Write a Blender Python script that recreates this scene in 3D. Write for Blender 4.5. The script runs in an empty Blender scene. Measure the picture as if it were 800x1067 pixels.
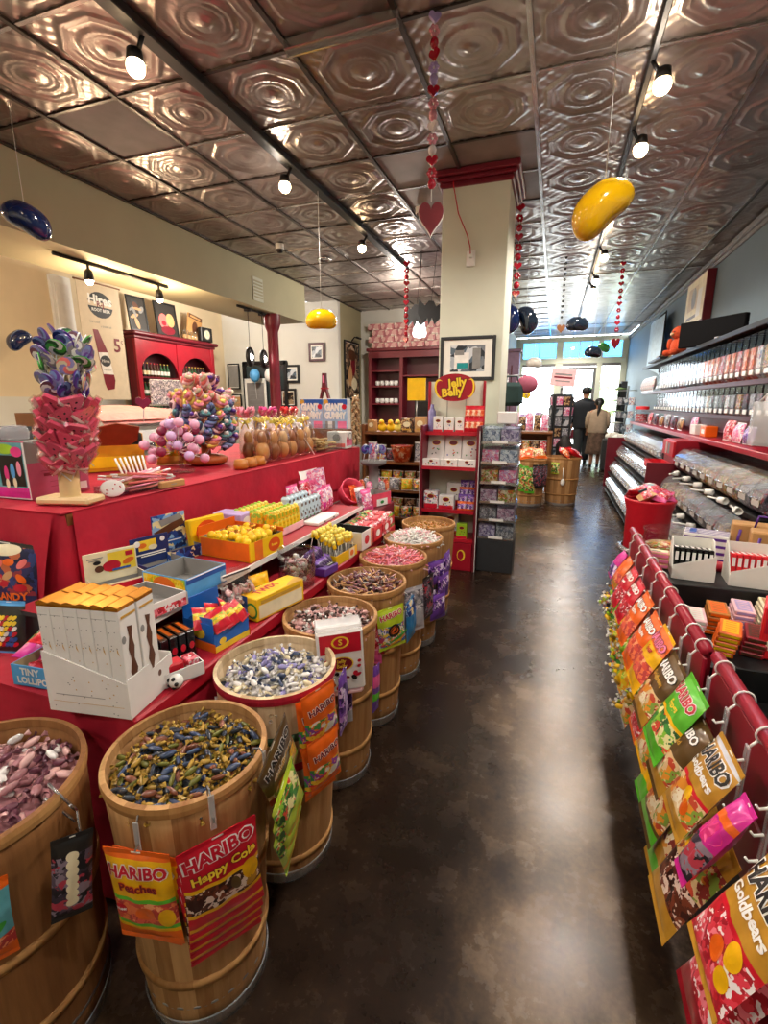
import bpy, math, random
import numpy as np
from mathutils import Matrix, Vector
R=random.Random(11)
PI=math.pi
COL=bpy.context.scene.collection
sin,cos=math.sin,math.cos
def lin(c): return c/12.92 if c<=.04045 else ((c+.055)/1.055)**2.4
def hx(h):
    h=h.lstrip('#'); return tuple(lin(int(h[i:i+2],16)/255) for i in (0,2,4))+(1,)
# ---------------------------------------------------------------- materials
MATS={}
def newmat(n):
    m=bpy.data.materials.new(n); m.use_nodes=True; nt=m.node_tree; nt.nodes.clear()
    o=nt.nodes.new('ShaderNodeOutputMaterial'); MATS[n]=m
    return m,nt,o
def N(nt,t,**k):
    n=nt.nodes.new(t)
    for a,b in k.items(): setattr(n,a,b)
    return n
def bsdf(nt,o,col=None,rough=.5,metal=0,spec=.5,trans=0,coat=0,alpha=1,ior=1.45):
    b=N(nt,'ShaderNodeBsdfPrincipled')
    if col: b.inputs['Base Color'].default_value=col
    b.inputs['Roughness'].default_value=rough; b.inputs['Metallic'].default_value=metal
    b.inputs['Specular IOR Level'].default_value=spec; b.inputs['Coat Weight'].default_value=coat
    b.inputs['Transmission Weight'].default_value=trans; b.inputs['Alpha'].default_value=alpha
    b.inputs['IOR'].default_value=ior
    nt.links.new(b.outputs[0],o.inputs[0]); return b
def coords(nt,scale=(1,1,1),kind='Object'):
    t=N(nt,'ShaderNodeTexCoord'); m=N(nt,'ShaderNodeMapping'); m.inputs['Scale'].default_value=scale
    nt.links.new(t.outputs[kind],m.inputs[0]); return m.outputs[0]
def noise(nt,v,scale,detail=3,rough=.55):
    n=N(nt,'ShaderNodeTexNoise'); n.inputs['Scale'].default_value=scale; n.inputs['Detail'].default_value=detail
    n.inputs['Roughness'].default_value=rough; nt.links.new(v,n.inputs['Vector']); return n
def ramp(nt,f,stops,interp='LINEAR'):
    r=N(nt,'ShaderNodeValToRGB'); e=r.color_ramp; e.interpolation=interp
    while len(e.elements)<len(stops): e.elements.new(.5)
    for el,(p,c) in zip(e.elements,stops): el.position=p; el.color=c
    nt.links.new(f,r.inputs[0]); return r.outputs[0]
def mul(c,k): return (c[0]*k,c[1]*k,c[2]*k,1)
def bump(nt,b,h,dist=.002,strength=.6):
    n=N(nt,'ShaderNodeBump'); n.inputs['Strength'].default_value=strength; n.inputs['Distance'].default_value=dist
    nt.links.new(h,n.inputs['Height']); nt.links.new(n.outputs[0],b.inputs['Normal'])
def mat(n,h,rough=.5,metal=0,var=.14,scale=14,spec=.5,coat=0,bmp=0):
    """plain surface with a little mottling"""
    if n in MATS: return n
    m,nt,o=newmat(n); c=hx(h); b=bsdf(nt,o,c,rough,metal,spec,coat=coat)
    v=coords(nt); nz=noise(nt,v,scale)
    nt.links.new(ramp(nt,nz.outputs[0],[(.3,mul(c,1-var)),(.7,mul(c,1+var*.6))]),b.inputs['Base Color'])
    if bmp: bump(nt,b,nz.outputs[0],bmp)
    return n
def foil(n,h,rough=.28):
    """crinkled printed plastic film"""
    m,nt,o=newmat(n); c=hx(h); b=bsdf(nt,o,c,rough,0,.6,coat=.3)
    v=coords(nt); nz=noise(nt,v,28,3); nz2=noise(nt,v,11,2)
    nt.links.new(ramp(nt,nz.outputs[0],[(.3,mul(c,.84)),(.7,mul(c,1.1))]),b.inputs['Base Color'])
    bump(nt,b,nz2.outputs[0],.012,.6); return n
def printed(n,cols,scale=40,rough=.4,weights=None):
    """busy printed artwork: patches of several inks"""
    m,nt,o=newmat(n); b=bsdf(nt,o,None,rough,0,.5)
    v=coords(nt); w=noise(nt,v,scale*.7,2); mx=N(nt,'ShaderNodeMixRGB'); mx.inputs[0].default_value=.06
    nt.links.new(v,mx.inputs[1]); nt.links.new(w.outputs[1],mx.inputs[2])
    vo=N(nt,'ShaderNodeTexVoronoi'); vo.inputs['Scale'].default_value=scale; nt.links.new(mx.outputs[0],vo.inputs['Vector'])
    s=N(nt,'ShaderNodeSeparateColor'); nt.links.new(vo.outputs['Color'],s.inputs[0])
    k=len(cols); st=[(i/k,hx(c)) for i,c in enumerate(cols)]
    nt.links.new(ramp(nt,s.outputs[0],st,'CONSTANT'),b.inputs['Base Color']); return n
def clear(n,h='#ffffff',gl=.12,rough=.06):
    """thin clear plastic or glass"""
    m,nt,o=newmat(n); t=N(nt,'ShaderNodeBsdfTransparent'); t.inputs[0].default_value=hx(h)
    g=N(nt,'ShaderNodeBsdfGlossy'); g.inputs['Roughness'].default_value=rough
    f=N(nt,'ShaderNodeLayerWeight'); f.inputs[0].default_value=.35
    r=N(nt,'ShaderNodeMapRange'); r.inputs['To Min'].default_value=gl*.6; r.inputs['To Max'].default_value=min(1,gl*4)
    nt.links.new(f.outputs['Facing'],r.inputs[0])
    x=N(nt,'ShaderNodeMixShader'); nt.links.new(r.outputs[0],x.inputs[0]); nt.links.new(t.outputs[0],x.inputs[1]); nt.links.new(g.outputs[0],x.inputs[2])
    nt.links.new(x.outputs[0],o.inputs[0]); return n
def hazy(n,h,a=.5,rough=.2):
    """frosted film: part diffuse, part see-through"""
    m,nt,o=newmat(n); t=N(nt,'ShaderNodeBsdfTransparent'); b=N(nt,'ShaderNodeBsdfPrincipled')
    b.inputs['Base Color'].default_value=hx(h); b.inputs['Roughness'].default_value=rough
    x=N(nt,'ShaderNodeMixShader'); x.inputs[0].default_value=a
    nt.links.new(t.outputs[0],x.inputs[1]); nt.links.new(b.outputs[0],x.inputs[2]); nt.links.new(x.outputs[0],o.inputs[0]); return n
def glow(n,h,s):
    m,nt,o=newmat(n); e=N(nt,'ShaderNodeEmission'); e.inputs[0].default_value=hx(h); e.inputs[1].default_value=s
    nt.links.new(e.outputs[0],o.inputs[0]); return n
# ---------------------------------------------------------------- mesh builder
TEXT={}
def textgeo(s,off=0.0):
    k=(s,off)
    if k not in TEXT:
        cu=bpy.data.curves.new('t','FONT'); cu.body=s; cu.align_x='CENTER'; cu.align_y='CENTER'; cu.resolution_u=2; cu.offset=off; cu.fill_mode='FRONT'
        o=bpy.data.objects.new('t',cu); COL.objects.link(o)
        me=bpy.data.meshes.new_from_object(o.evaluated_get(bpy.context.evaluated_depsgraph_get()))
        TEXT[k]=([v.co.copy() for v in me.vertices],[tuple(p.vertices) for p in me.polygons])
        bpy.data.objects.remove(o); bpy.data.curves.remove(cu); bpy.data.meshes.remove(me)
    return TEXT[k]
RX90=Matrix.Rotation(PI/2,4,'X')
def TR(x=0,y=0,z=0,rx=0,ry=0,rz=0,s=None):
    m=Matrix.Translation((x,y,z))@Matrix.Rotation(rz,4,'Z')@Matrix.Rotation(ry,4,'Y')@Matrix.Rotation(rx,4,'X')
    if s is not None: m=m@Matrix.Diagonal((s,s,s,1) if isinstance(s,(int,float)) else (*s,1))
    return m
def align(d):
    return Vector(d).to_track_quat('Z','Y').to_matrix().to_4x4()
FACE={'-y':Matrix(((1,0,0,0),(0,0,-1,0),(0,1,0,0),(0,0,0,1))),'+y':Matrix(((-1,0,0,0),(0,0,1,0),(0,1,0,0),(0,0,0,1))),
 '+x':Matrix(((0,0,1,0),(1,0,0,0),(0,1,0,0),(0,0,0,1))),'-x':Matrix(((0,0,-1,0),(-1,0,0,0),(0,1,0,0),(0,0,0,1))),
 '+z':Matrix.Identity(4),'-z':Matrix.Diagonal((1,-1,-1,1))}
class MB:
    def __init__(s): s.v=[]; s.f=[]; s.m=[]; s.sm=[]; s.T=Matrix.Identity(4); s.st=[]
    def push(s,M): s.st.append(s.T); s.T=s.T@M; return s
    def pop(s): s.T=s.st.pop()
    def add(s,vs,fs,m,smooth=False):
        b=len(s.v); T=s.T
        s.v+=[T@Vector(p) for p in vs]; s.f+=[tuple(b+i for i in f) for f in fs]
        s.m+=m if isinstance(m,list) else [m]*len(fs); s.sm+=[smooth]*len(fs); return s
    def box(s,x,y,z,sx,sy,sz,m,b=0,fm=None):
        """centre, size, chamfer, per-face materials"""
        hx_,hy,hz=sx/2,sy/2,sz/2; fm=fm or {}
        if not b:
            vs=[(x+i*hx_,y+j*hy,z+k*hz) for k in(-1,1) for j in(-1,1) for i in(-1,1)]
            fs=[(0,2,3,1),(4,5,7,6),(0,1,5,4),(2,6,7,3),(0,4,6,2),(1,3,7,5)]
            return s.add(vs,fs,[fm.get(k,m) for k in('-z','+z','-y','+y','-x','+x')])
        b=min(b,hx_*.9,hy*.9,hz*.9); vs=[]; ix={}
        for k in(-1,1):
            for j in(-1,1):
                for i in(-1,1):
                    for a in range(3):
                        d=[hx_-b,hy-b,hz-b]; d[a]+=b
                        ix[i,j,k,a]=len(vs); vs.append((x+i*d[0],y+j*d[1],z+k*d[2]))
        fs=[];ms=[]
        for a,(p,q) in enumerate(((1,2),(2,0),(0,1))):
            for sg in(-1,1):
                o=[(-1,-1),(1,-1),(1,1),(-1,1)]
                if sg<0:o=o[::-1]
                f=[]
                for u,w in o:
                    t=[0,0,0]; t[a]=sg; t[p]=u; t[q]=w; f.append(ix[t[0],t[1],t[2],a])
                fs.append(tuple(f)); ms.append(fm.get(('-' if sg<0 else '+')+'xyz'[a],m))
        for a,(p,q) in enumerate(((1,2),(2,0),(0,1))):
            for u in(-1,1):
                for w in(-1,1):
                    t0=[0,0,0];t1=[0,0,0]; t0[a]=-1;t1[a]=1
                    for t in(t0,t1): t[p]=u;t[q]=w
                    f=[ix[(*t0,p)],ix[(*t1,p)],ix[(*t1,q)],ix[(*t0,q)]]
                    if u*w>0: f=f[::-1]
                    fs.append(tuple(f)); ms.append(m)
        for k in(-1,1):
            for j in(-1,1):
                for i in(-1,1):
                    f=(ix[i,j,k,0],ix[i,j,k,1],ix[i,j,k,2]); fs.append(f if i*j*k>0 else f[::-1]); ms.append(m)
        return s.add(vs,fs,ms)
    def lathe(s,prof,m,n=24,smooth=True,cap0=False,cap1=False,fn=None,ms=None):
        vs=[];fs=[];mm=[]
        for (r,z) in prof:
            for i in range(n):
                a=2*PI*i/n; rr=r if fn is None else fn(r,a,z); vs.append((rr*cos(a),rr*sin(a),z))
        for k in range(len(prof)-1):
            for i in range(n):
                j=(i+1)%n; fs.append((k*n+i,k*n+j,(k+1)*n+j,(k+1)*n+i)); mm.append(ms[k] if ms else m)
        if cap0: fs.append(tuple(range(n))[::-1]); mm.append(m if not ms else ms[0])
        if cap1: fs.append(tuple((len(prof)-1)*n+i for i in range(n))); mm.append(m if not ms else ms[-1])
        return s.add(vs,fs,mm,smooth)
    def tube(s,path,r,m,n=6,closed=False,smooth=True,r2=None):
        P=[Vector(p) for p in path]; vs=[];fs=[]; L=len(P)
        prev=None
        for i,p in enumerate(P):
            if closed: d=P[(i+1)%L]-P[i-1]
            else: d=P[min(i+1,L-1)]-P[max(i-1,0)]
            d.normalize()
            if prev is None:
                a=Vector((0,0,1)) if abs(d.z)<.9 else Vector((1,0,0)); prev=d.cross(a).normalized()
            u=(prev-d*prev.dot(d)).normalized(); prev=u; w=d.cross(u)
            rr=r if r2 is None else r+(r2-r)*i/max(1,L-1)
            vs+=[p+(u*cos(2*PI*k/n)+w*sin(2*PI*k/n))*rr for k in range(n)]
        for i in range(L if closed else L-1):
            for k in range(n):
                a,b=i*n,((i+1)%L)*n; fs.append((a+k,a+(k+1)%n,b+(k+1)%n,b+k))
        if not closed: fs+=[tuple(range(n))[::-1],tuple((L-1)*n+k for k in range(n))]
        return s.add(vs,fs,m,smooth)
    def rod(s,a,b,r,m,n=8,r2=None): return s.tube([a,b],r,m,n,r2=r2)
    def grid(s,fn,nu,nv,m,smooth=True):
        vs=[fn(i/nu,j/nv) for j in range(nv+1) for i in range(nu+1)]; fs=[];mm=[]
        for j in range(nv):
            for i in range(nu):
                a=j*(nu+1)+i; fs.append((a,a+1,a+nu+2,a+nu+1)); mm.append(m((i+.5)/nu,(j+.5)/nv) if callable(m) else m)
        return s.add(vs,fs,mm,smooth)
    def ball(s,x,y,z,rx,ry=None,rz=None,m=None,nu=12,nv=8,fn=None):
        ry=ry or rx; rz=rz or rx; vs=[(x,y,z-rz)]; fs=[]
        for j in range(1,nv):
            t=PI*j/nv
            for i in range(nu):
                a=2*PI*i/nu; vs.append((x+rx*sin(t)*cos(a),y+ry*sin(t)*sin(a),z-rz*cos(t)))
        vs.append((x,y,z+rz)); L=len(vs)-1
        for i in range(nu):
            k=(i+1)%nu; fs.append((0,1+k,1+i)); fs.append((L,1+(nv-2)*nu+i,1+(nv-2)*nu+k))
            for j in range(nv-2): a=1+j*nu; fs.append((a+i,a+k,a+nu+k,a+nu+i))
        if fn: vs=[fn(Vector(p)) for p in vs]
        return s.add(vs,fs,m,True)
    def poly(s,pts,m): return s.add(pts,[tuple(range(len(pts)))],m)
    def prism(s,pts,d,m,axis='y',y0=0,fm=None):
        """outline in (a,b) pushed through depth d; axis y: a=x,b=z ; z: a=x,b=y ; x: a=y,b=z"""
        n=len(pts); g={'y':lambda a,b,t:(a,t,b),'z':lambda a,b,t:(a,b,t),'x':lambda a,b,t:(t,a,b)}[axis]
        vs=[g(a,b,y0) for a,b in pts]+[g(a,b,y0+d) for a,b in pts]
        fs=[tuple(range(n)),tuple(range(2*n-1,n-1,-1))]+[(i,n+i,n+(i+1)%n,(i+1)%n) for i in range(n)]
        return s.add(vs,fs,[fm or m,m]+[m]*n)
    def text(s,t,size,m,M=None,off=0.0,wmax=None,fn=None,sx=1):
        vs,fs=textgeo(t,off); w=max(v.x for v in vs)-min(v.x for v in vs) if vs else 1
        k=size; kx=size*sx
        if wmax and w*kx>wmax: kx=wmax/w
        P=[Vector((v.x*kx,v.y*k,0)) for v in vs]
        if M is not None: P=[M@p for p in P]
        if fn: P=[fn(p) for p in P]
        return s.add(P,fs,m)
    def ell(s,a,b,rx,ry,m,M,n=20,fn=None,rot=0):
        P=[];fs=[]
        for k in(.5,1):
            for i in range(n):
                t=2*PI*i/n; x,y=rx*k*cos(t),ry*k*sin(t); P.append(Vector((a+x*cos(rot)-y*sin(rot),b+x*sin(rot)+y*cos(rot),0)))
        P.append(Vector((a,b,0)))
        for i in range(n): j=(i+1)%n; fs+=[(2*n,i,j),(i,n+i,n+j,j)]
        P=[M@p for p in P]
        if fn: P=[fn(p) for p in P]
        return s.add(P,fs,m)
    def deco(s,face,cx,cy,cz,items,eps=.0008):
        """flat artwork on a face of a box; (cx,cy,cz) is the face centre"""
        F=Matrix.Translation((cx,cy,cz))@FACE[face]
        for q,it in enumerate(items):
            M=F@Matrix.Translation((0,0,eps*(1+.4*q)))
            if it[0]=='r':
                _,a,b,w,h,m=it[:6]; s.add([M@Vector((a+i*w/2,b+j*h/2,0)) for i,j in((-1,-1),(1,-1),(1,1),(-1,1))],[(0,1,2,3)],m)
            elif it[0]=='e': s.ell(it[1],it[2],it[3],it[4],it[5],M,rot=it[6] if len(it)>6 else 0)
            elif it[0]=='p': s.add([M@Vector((a,b,0)) for a,b in it[1]],[tuple(range(len(it[1])))],it[2])
            else:
                _,t,a,b,z,m=it[:6]; s.text(t,z,m,M@Matrix.Translation((a,b,0))@Matrix.Rotation(it[8] if len(it)>8 else 0,4,'Z'),off=it[6] if len(it)>6 else 0,wmax=it[7] if len(it)>7 else None)
        return s
    def tray(s,w,d,h,t,m,mi=None,hb=None,hf=None,ns=False):
        """open carton, base at z=0, front -y; hb / hf back and front heights"""
        mi=mi or m; hb=hb or h; hf=hf or h
        s.box(0,0,t/2,w,d,t,m,fm={'+z':mi})
        s.box(0,-d/2+t/2,hf/2,w,t,hf,m,fm={'+y':mi}); s.box(0,d/2-t/2,hb/2,w,t,hb,m,fm={'-y':mi})
        for k,f in((-1,'+x'),(1,'-x')):
            x=k*(w/2-t/2); a,b=-d/2+t,d/2-t
            vs=[(x+i*t/2,y,z) for i in(-1,1) for y,z in((a,0),(b,0),(b,h),(a,h))]
            s.add(vs,[(0,3,2,1),(4,5,6,7),(0,1,5,4),(1,2,6,5),(2,3,7,6),(3,0,4,7)],[mi if f=='-x' else m,mi if f=='+x' else m,m,m,m,m])
        return s
    def data(s,name):
        me=bpy.data.meshes.new(name); me.from_pydata([tuple(v) for v in s.v],[],s.f)
        names=[]
        for q in s.m:
            if q not in names: names.append(q)
        for q in names: me.materials.append(MATS[q])
        ix={q:i for i,q in enumerate(names)}
        me.polygons.foreach_set('material_index',[ix[q] for q in s.m]); me.polygons.foreach_set('use_smooth',s.sm); me.update()
        return me
# ---------------------------------------------------------------- objects
def link(name,data,parent=None,M=None):
    o=bpy.data.objects.new(name,data); COL.objects.link(o)
    if parent is not None: o.parent=parent
    if M is not None: o.matrix_local=M
    return o
def tag(o,label=None,cat=None,group=None,kind=None):
    if label: o['label']=label
    if cat: o['category']=cat
    if group: o['group']=group
    if kind: o['kind']=kind
    return o
def thing(mb,name,label,cat,M=None,group=None,kind=None):
    """one top-level thing (MB, mesh data, or None for an Empty)"""
    d=mb.data(name) if isinstance(mb,MB) else mb
    return tag(link(name,d,None,M),label,cat,group,kind)
def part(parent,name,mb,M=None,label=None,kind=None):
    d=mb.data(name) if isinstance(mb,MB) else mb
    return tag(link(name,d,parent,M),label,None,None,kind)
def struct(name,mb,M=None): return tag(link(name,mb.data(name),None,M),kind='structure')
def dup(o,M,label=None,group=None,parent=None):
    c=o.copy(); COL.objects.link(c)
    if parent is not None: c.parent=parent
    else: c.matrix_local=M
    if label: c['label']=label
    if group: c['group']=group
    for ch in o.children: dup(ch,None,parent=c)
    return c
# ---------------------------------------------------------------- palette
mat('cloth','#b3142f',.7,var=.2,scale=6,bmp=.02); mat('cream','#dcdecb',.7,var=.05,scale=3); mat('beam_paint','#bdb795',.7,var=.06,scale=2)
mat('plaster','#e2cfae',.8,var=.07,scale=2); mat('white_wall','#d9d6cc',.8,var=.05,scale=2); mat('olive_wall','#a49a78',.8,var=.06,scale=2)
mat('grey_wall','#717f86',.7,var=.06,scale=1.5); mat('maroon','#6d1424',.4,var=.12,scale=6); mat('maroon_dark','#4a1420',.45,var=.15,scale=6)
mat('red_paint','#a3182b',.35,var=.12,scale=8); mat('slat_red','#9c1b30',.35,var=.1,scale=8); mat('shelf_red','#b11a2c',.35,var=.1,scale=8)
mat('black','#121214',.45,var=.2); mat('matte_black','#0e0e10',.9,spec=.15); mat('black_gloss','#0c0d10',.2); mat('dark','#26221f',.6); mat('charcoal','#2e3033',.6); mat('white','#ecebe6',.45,var=.04); mat('white_card','#e6e3df',.5,var=.05)
mat('paper','#efece2',.7,var=.04); mat('steel','#9a9c9e',.3,.9,.08); mat('silver','#c9c9cb',.22,.9,.06); mat('brass','#b58a3c',.3,.9,.1)
mat('gold','#d08a2a',.25,.85,.06,scale=3); mat('gold_dark','#8a4f12',.3,.6,.2); mat('wood_light','#dcbf8c',.5,var=.1,scale=7); mat('wood_brown','#7a4a26',.5,var=.2,scale=8)
mat('cardboard','#b08a5c',.75,var=.08,scale=9); mat('grey_card','#8d8a86',.75,var=.08); mat('red','#c4182a',.4,var=.1); mat('red_bright','#e0242e',.35,var=.1); mat('dark_red','#7d1020',.45); mat('crimson','#8f0f20',.45)
mat('yellow','#f2c318',.35,var=.08); mat('yellow_pale','#f3e06a',.4); mat('orange','#ef6a17',.35,var=.1); mat('orange_deep','#d94e10',.4); mat('pink','#ee8fa6',.4); mat('pink_hot','#e23a86',.35); mat('pink_pale','#f4c3c8',.4)
mat('salmon','#e8746e',.4); mat('blue','#1f62b8',.35); mat('blue_sky','#5aa6e0',.35); mat('navy','#1c2f66',.35); mat('teal','#1f8f93',.4); mat('purple','#5b2f8e',.35); mat('purple_dark','#3a1e52',.35); mat('lilac','#b9a4d4',.4)
mat('green','#3fa23a',.4); mat('green_lime','#9fca30',.4); mat('green_dark','#20502c',.45); mat('brown','#4a2a18',.4); mat('brown_choc','#5a2f1c',.35); mat('tan','#c89a68',.5); mat('caramel','#b8742e',.3); mat('cream_card','#efe2bd',.5)
mat('plush_brown','#6a4a34',.95,var=.25,scale=60,bmp=.004); mat('plush_orange','#c8502c',.95,var=.25,scale=60,bmp=.004)
mat('skin','#b98466',.55); mat('hair','#17110f',.5); mat('coat','#20242b',.8); mat('vest','#b39b83',.85); mat('skirt','#6b5344',.85,var=.5,scale=22); mat('bag_leather','#6c1730',.4)
mat('pave','#c9c6c0',.85); mat('leaf','#9ab87a',.8,var=.3); mat('kraft','#b98a55',.7)
for n,h in dict(f_yellow='#f0b514',f_orange='#e8651a',f_red='#c9162c',f_brown='#5c4422',f_gold='#b8862c',f_green='#58b62e',f_lime='#b9d02f',f_blue='#2a86c6',f_purple='#6a3f9e',f_pink='#e85a9a',f_magenta='#cf2390',f_teal='#5fa6b0',f_black='#22201f',f_white='#e9e6e4',f_silver='#b5b6bd',f_darkred='#8c1020').items(): foil(n,h)
printed('pr_candy',['#d83a3a','#f1c232','#3f8f4a','#e7e0d8','#8e3fa0','#e67a2e'],55)
printed('pr_gummy',['#b8432a','#d98a2a','#7f9a3a','#d9b98a','#8a2f2a','#e8d8b8'],60); printed('pr_peach',['#d24a3a','#e87a4a','#b83a3a','#f0a070','#e06050'],60)
printed('pr_cola',['#3a1812','#5c2a1a','#e0c8b8','#2a100c','#7a3a24'],70); printed('pr_red',['#c2202e','#e8e0e0','#a01828','#e87a88','#d83a4a'],70)
printed('pr_pink',['#f0b4c8','#e86a9a','#f6e4ea','#d04a7a','#c8a0c8'],60); printed('pr_blue',['#1c3f8a','#2a6ab8','#e8d8a0','#8ab0d8','#16285a'],45)
printed('pr_brown',['#3a241c','#6a4030','#b08a60','#241512','#c8a878'],55); printed('pr_white',['#f2f0ee','#e6e4e4','#f0eef0','#d8d4d8','#c24a5a','#f4f2f0','#6a8ab8'],60)
printed('pr_purple',['#4a2a7a','#7a4ab0','#e0d0e8','#2f1a50','#b080c8'],60); printed('pr_green',['#3f8a3a','#8ac03a','#e8e0a0','#2a5a2a','#d84a3a'],60); printed('pr_yellow',['#f0c820','#e8e060','#f4a020','#d8b010','#9ac03a'],60)
printed('pr_dark',['#1c1a1e','#3a3440','#5a4a58','#8a7a88','#241e28','#b03a4a'],60); printed('pr_grey',['#8a8a90','#b8b6b8','#5a585e','#d8d6d8','#a09aa8','#6a7080'],70)
printed('pr_lolly',['#c23a5a','#3a6ab0','#e8c83a','#5aa05a','#e8e0e0','#7a4a9a','#e87a3a'],70); printed('pr_photo',['#5a6a78','#a8b0b8','#2a3038','#d0d4d8','#7a8088'],18); printed('pr_oldphoto',['#3a2c22','#6a5240','#a08868','#1c1512','#c8b090'],16)
printed('pr_beans',['#d83a2a','#f0d030','#3a8a3a','#f0f0e8','#6a2a6a','#e88a2a','#2a1a18','#f0a0b0'],110)
clear('acrylic','#f4f7f8',.08,.1); clear('glass','#f4f6f6',.12,.03); clear('cello','#fbf6f2',.1,.12); clear('glass_teal','#7cc0ea',.1,.03)
hazy('frost','#e4e6e8',.35); hazy('frost_base','#c4cace',.38,.2); hazy('tin_film','#f2dcd4',.3,.15); hazy('dust_film','#dfe0e4',.28,.3)
glow('bulb','#ffd9a8',35); glow('bulb_white','#fff0dc',30); glow('screen_blue','#3a3af0',1.2); glow('pendant','#f2fbff',5)
# stained concrete floor
def floor_mat():
    m,nt,o=newmat('concrete'); b=bsdf(nt,o,None,.3,0,.4); v=coords(nt)
    n1=noise(nt,v,.85,5,.6); n2=noise(nt,v,7,6,.65); n3=noise(nt,v,60,3,.6)
    a=N(nt,'ShaderNodeMixRGB'); a.inputs[0].default_value=.3; nt.links.new(n1.outputs[0],a.inputs[1]); nt.links.new(n2.outputs[0],a.inputs[2])
    a2=N(nt,'ShaderNodeMixRGB'); a2.inputs[0].default_value=.12; nt.links.new(a.outputs[0],a2.inputs[1]); nt.links.new(n3.outputs[0],a2.inputs[2])
    sp=N(nt,'ShaderNodeSeparateXYZ'); nt.links.new(v,sp.inputs[0]); mx=N(nt,'ShaderNodeMath',operation='MULTIPLY_ADD'); mx.inputs[1].default_value=.5; nt.links.new(n1.outputs[0],mx.inputs[0]); nt.links.new(sp.outputs[0],mx.inputs[2])
    wear=ramp(nt,mx.outputs[0],[(.0,hx('#000000')),(.28,hx('#ffffff')),(.5,hx('#ffffff')),(.62,hx('#000000'))]); wa=N(nt,'ShaderNodeMath',operation='MULTIPLY_ADD'); wa.inputs[1].default_value=.12; nt.links.new(wear,wa.inputs[0]); nt.links.new(a2.outputs[0],wa.inputs[2])
    c=ramp(nt,wa.outputs[0],[(.38,hx('#150e0a')),(.50,hx('#2a1e16')),(.585,hx('#4a3a2b')),(.70,hx('#7c6750'))]); nt.links.new(c,b.inputs['Base Color'])
    r=N(nt,'ShaderNodeMapRange'); r.inputs['To Min'].default_value=.19; r.inputs['To Max'].default_value=.34; nt.links.new(n2.outputs[0],r.inputs[0]); nt.links.new(r.outputs[0],b.inputs['Roughness'])
    bump(nt,b,n2.outputs[0],.003,.4)
floor_mat()
def tin_mat(n,h,rough,metal):
    m,nt,o=newmat(n); b=bsdf(nt,o,hx(h),rough,metal,.5); v=coords(nt); z=noise(nt,v,3,5); c=hx(h)
    nt.links.new(ramp(nt,z.outputs[0],[(.3,mul(c,.75)),(.7,mul(c,1.2))]),b.inputs['Base Color'])
tin_mat('tin','#a59b95',.30,.68); tin_mat('tin_plain','#8d8078',.55,.4); tin_mat('runner','#4a423d',.35,.6); tin_mat('runner_bright','#b9b4b0',.25,.8); tin_mat('panel_grey','#83807f',.7,.0)
def stave_mat(n,c1,c2,k=24):
    m,nt,o=newmat(n); b=bsdf(nt,o,None,.62,0,.3); t=N(nt,'ShaderNodeTexCoord'); s=N(nt,'ShaderNodeSeparateXYZ'); nt.links.new(t.outputs['Object'],s.inputs[0])
    a=N(nt,'ShaderNodeMath',operation='ARCTAN2'); nt.links.new(s.outputs[1],a.inputs[0]); nt.links.new(s.outputs[0],a.inputs[1])
    f=N(nt,'ShaderNodeMath',operation='MULTIPLY_ADD'); f.inputs[1].default_value=k/(2*PI); f.inputs[2].default_value=k; nt.links.new(a.outputs[0],f.inputs[0])
    fl=N(nt,'ShaderNodeMath',operation='FLOOR'); nt.links.new(f.outputs[0],fl.inputs[0]); w=N(nt,'ShaderNodeTexWhiteNoise',noise_dimensions='1D'); nt.links.new(fl.outputs[0],w.inputs['W'])
    v=coords(nt,(30,30,2.2)); g=noise(nt,v,2.4,4); x=N(nt,'ShaderNodeMixRGB'); x.inputs[0].default_value=.55; nt.links.new(w.outputs[0],x.inputs[1]); nt.links.new(g.outputs[0],x.inputs[2])
    nt.links.new(ramp(nt,x.outputs[0],[(.15,hx(c1)),(.85,hx(c2))]),b.inputs['Base Color']); bump(nt,b,g.outputs[0],.002,.5)
stave_mat('stave','#84572f','#cc9f6a'); stave_mat('stave_pale','#a98a64','#ecd6b0'); stave_mat('stave_dark','#6e4526','#a47344'); stave_mat('hoop','#946738','#c4945c',6); stave_mat('hoop_red','#8a1626','#b8203a',6); stave_mat('hoop_green','#2c4a34','#4a6a48',6)
mat('bark','#8a5a34',.8)
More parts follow.
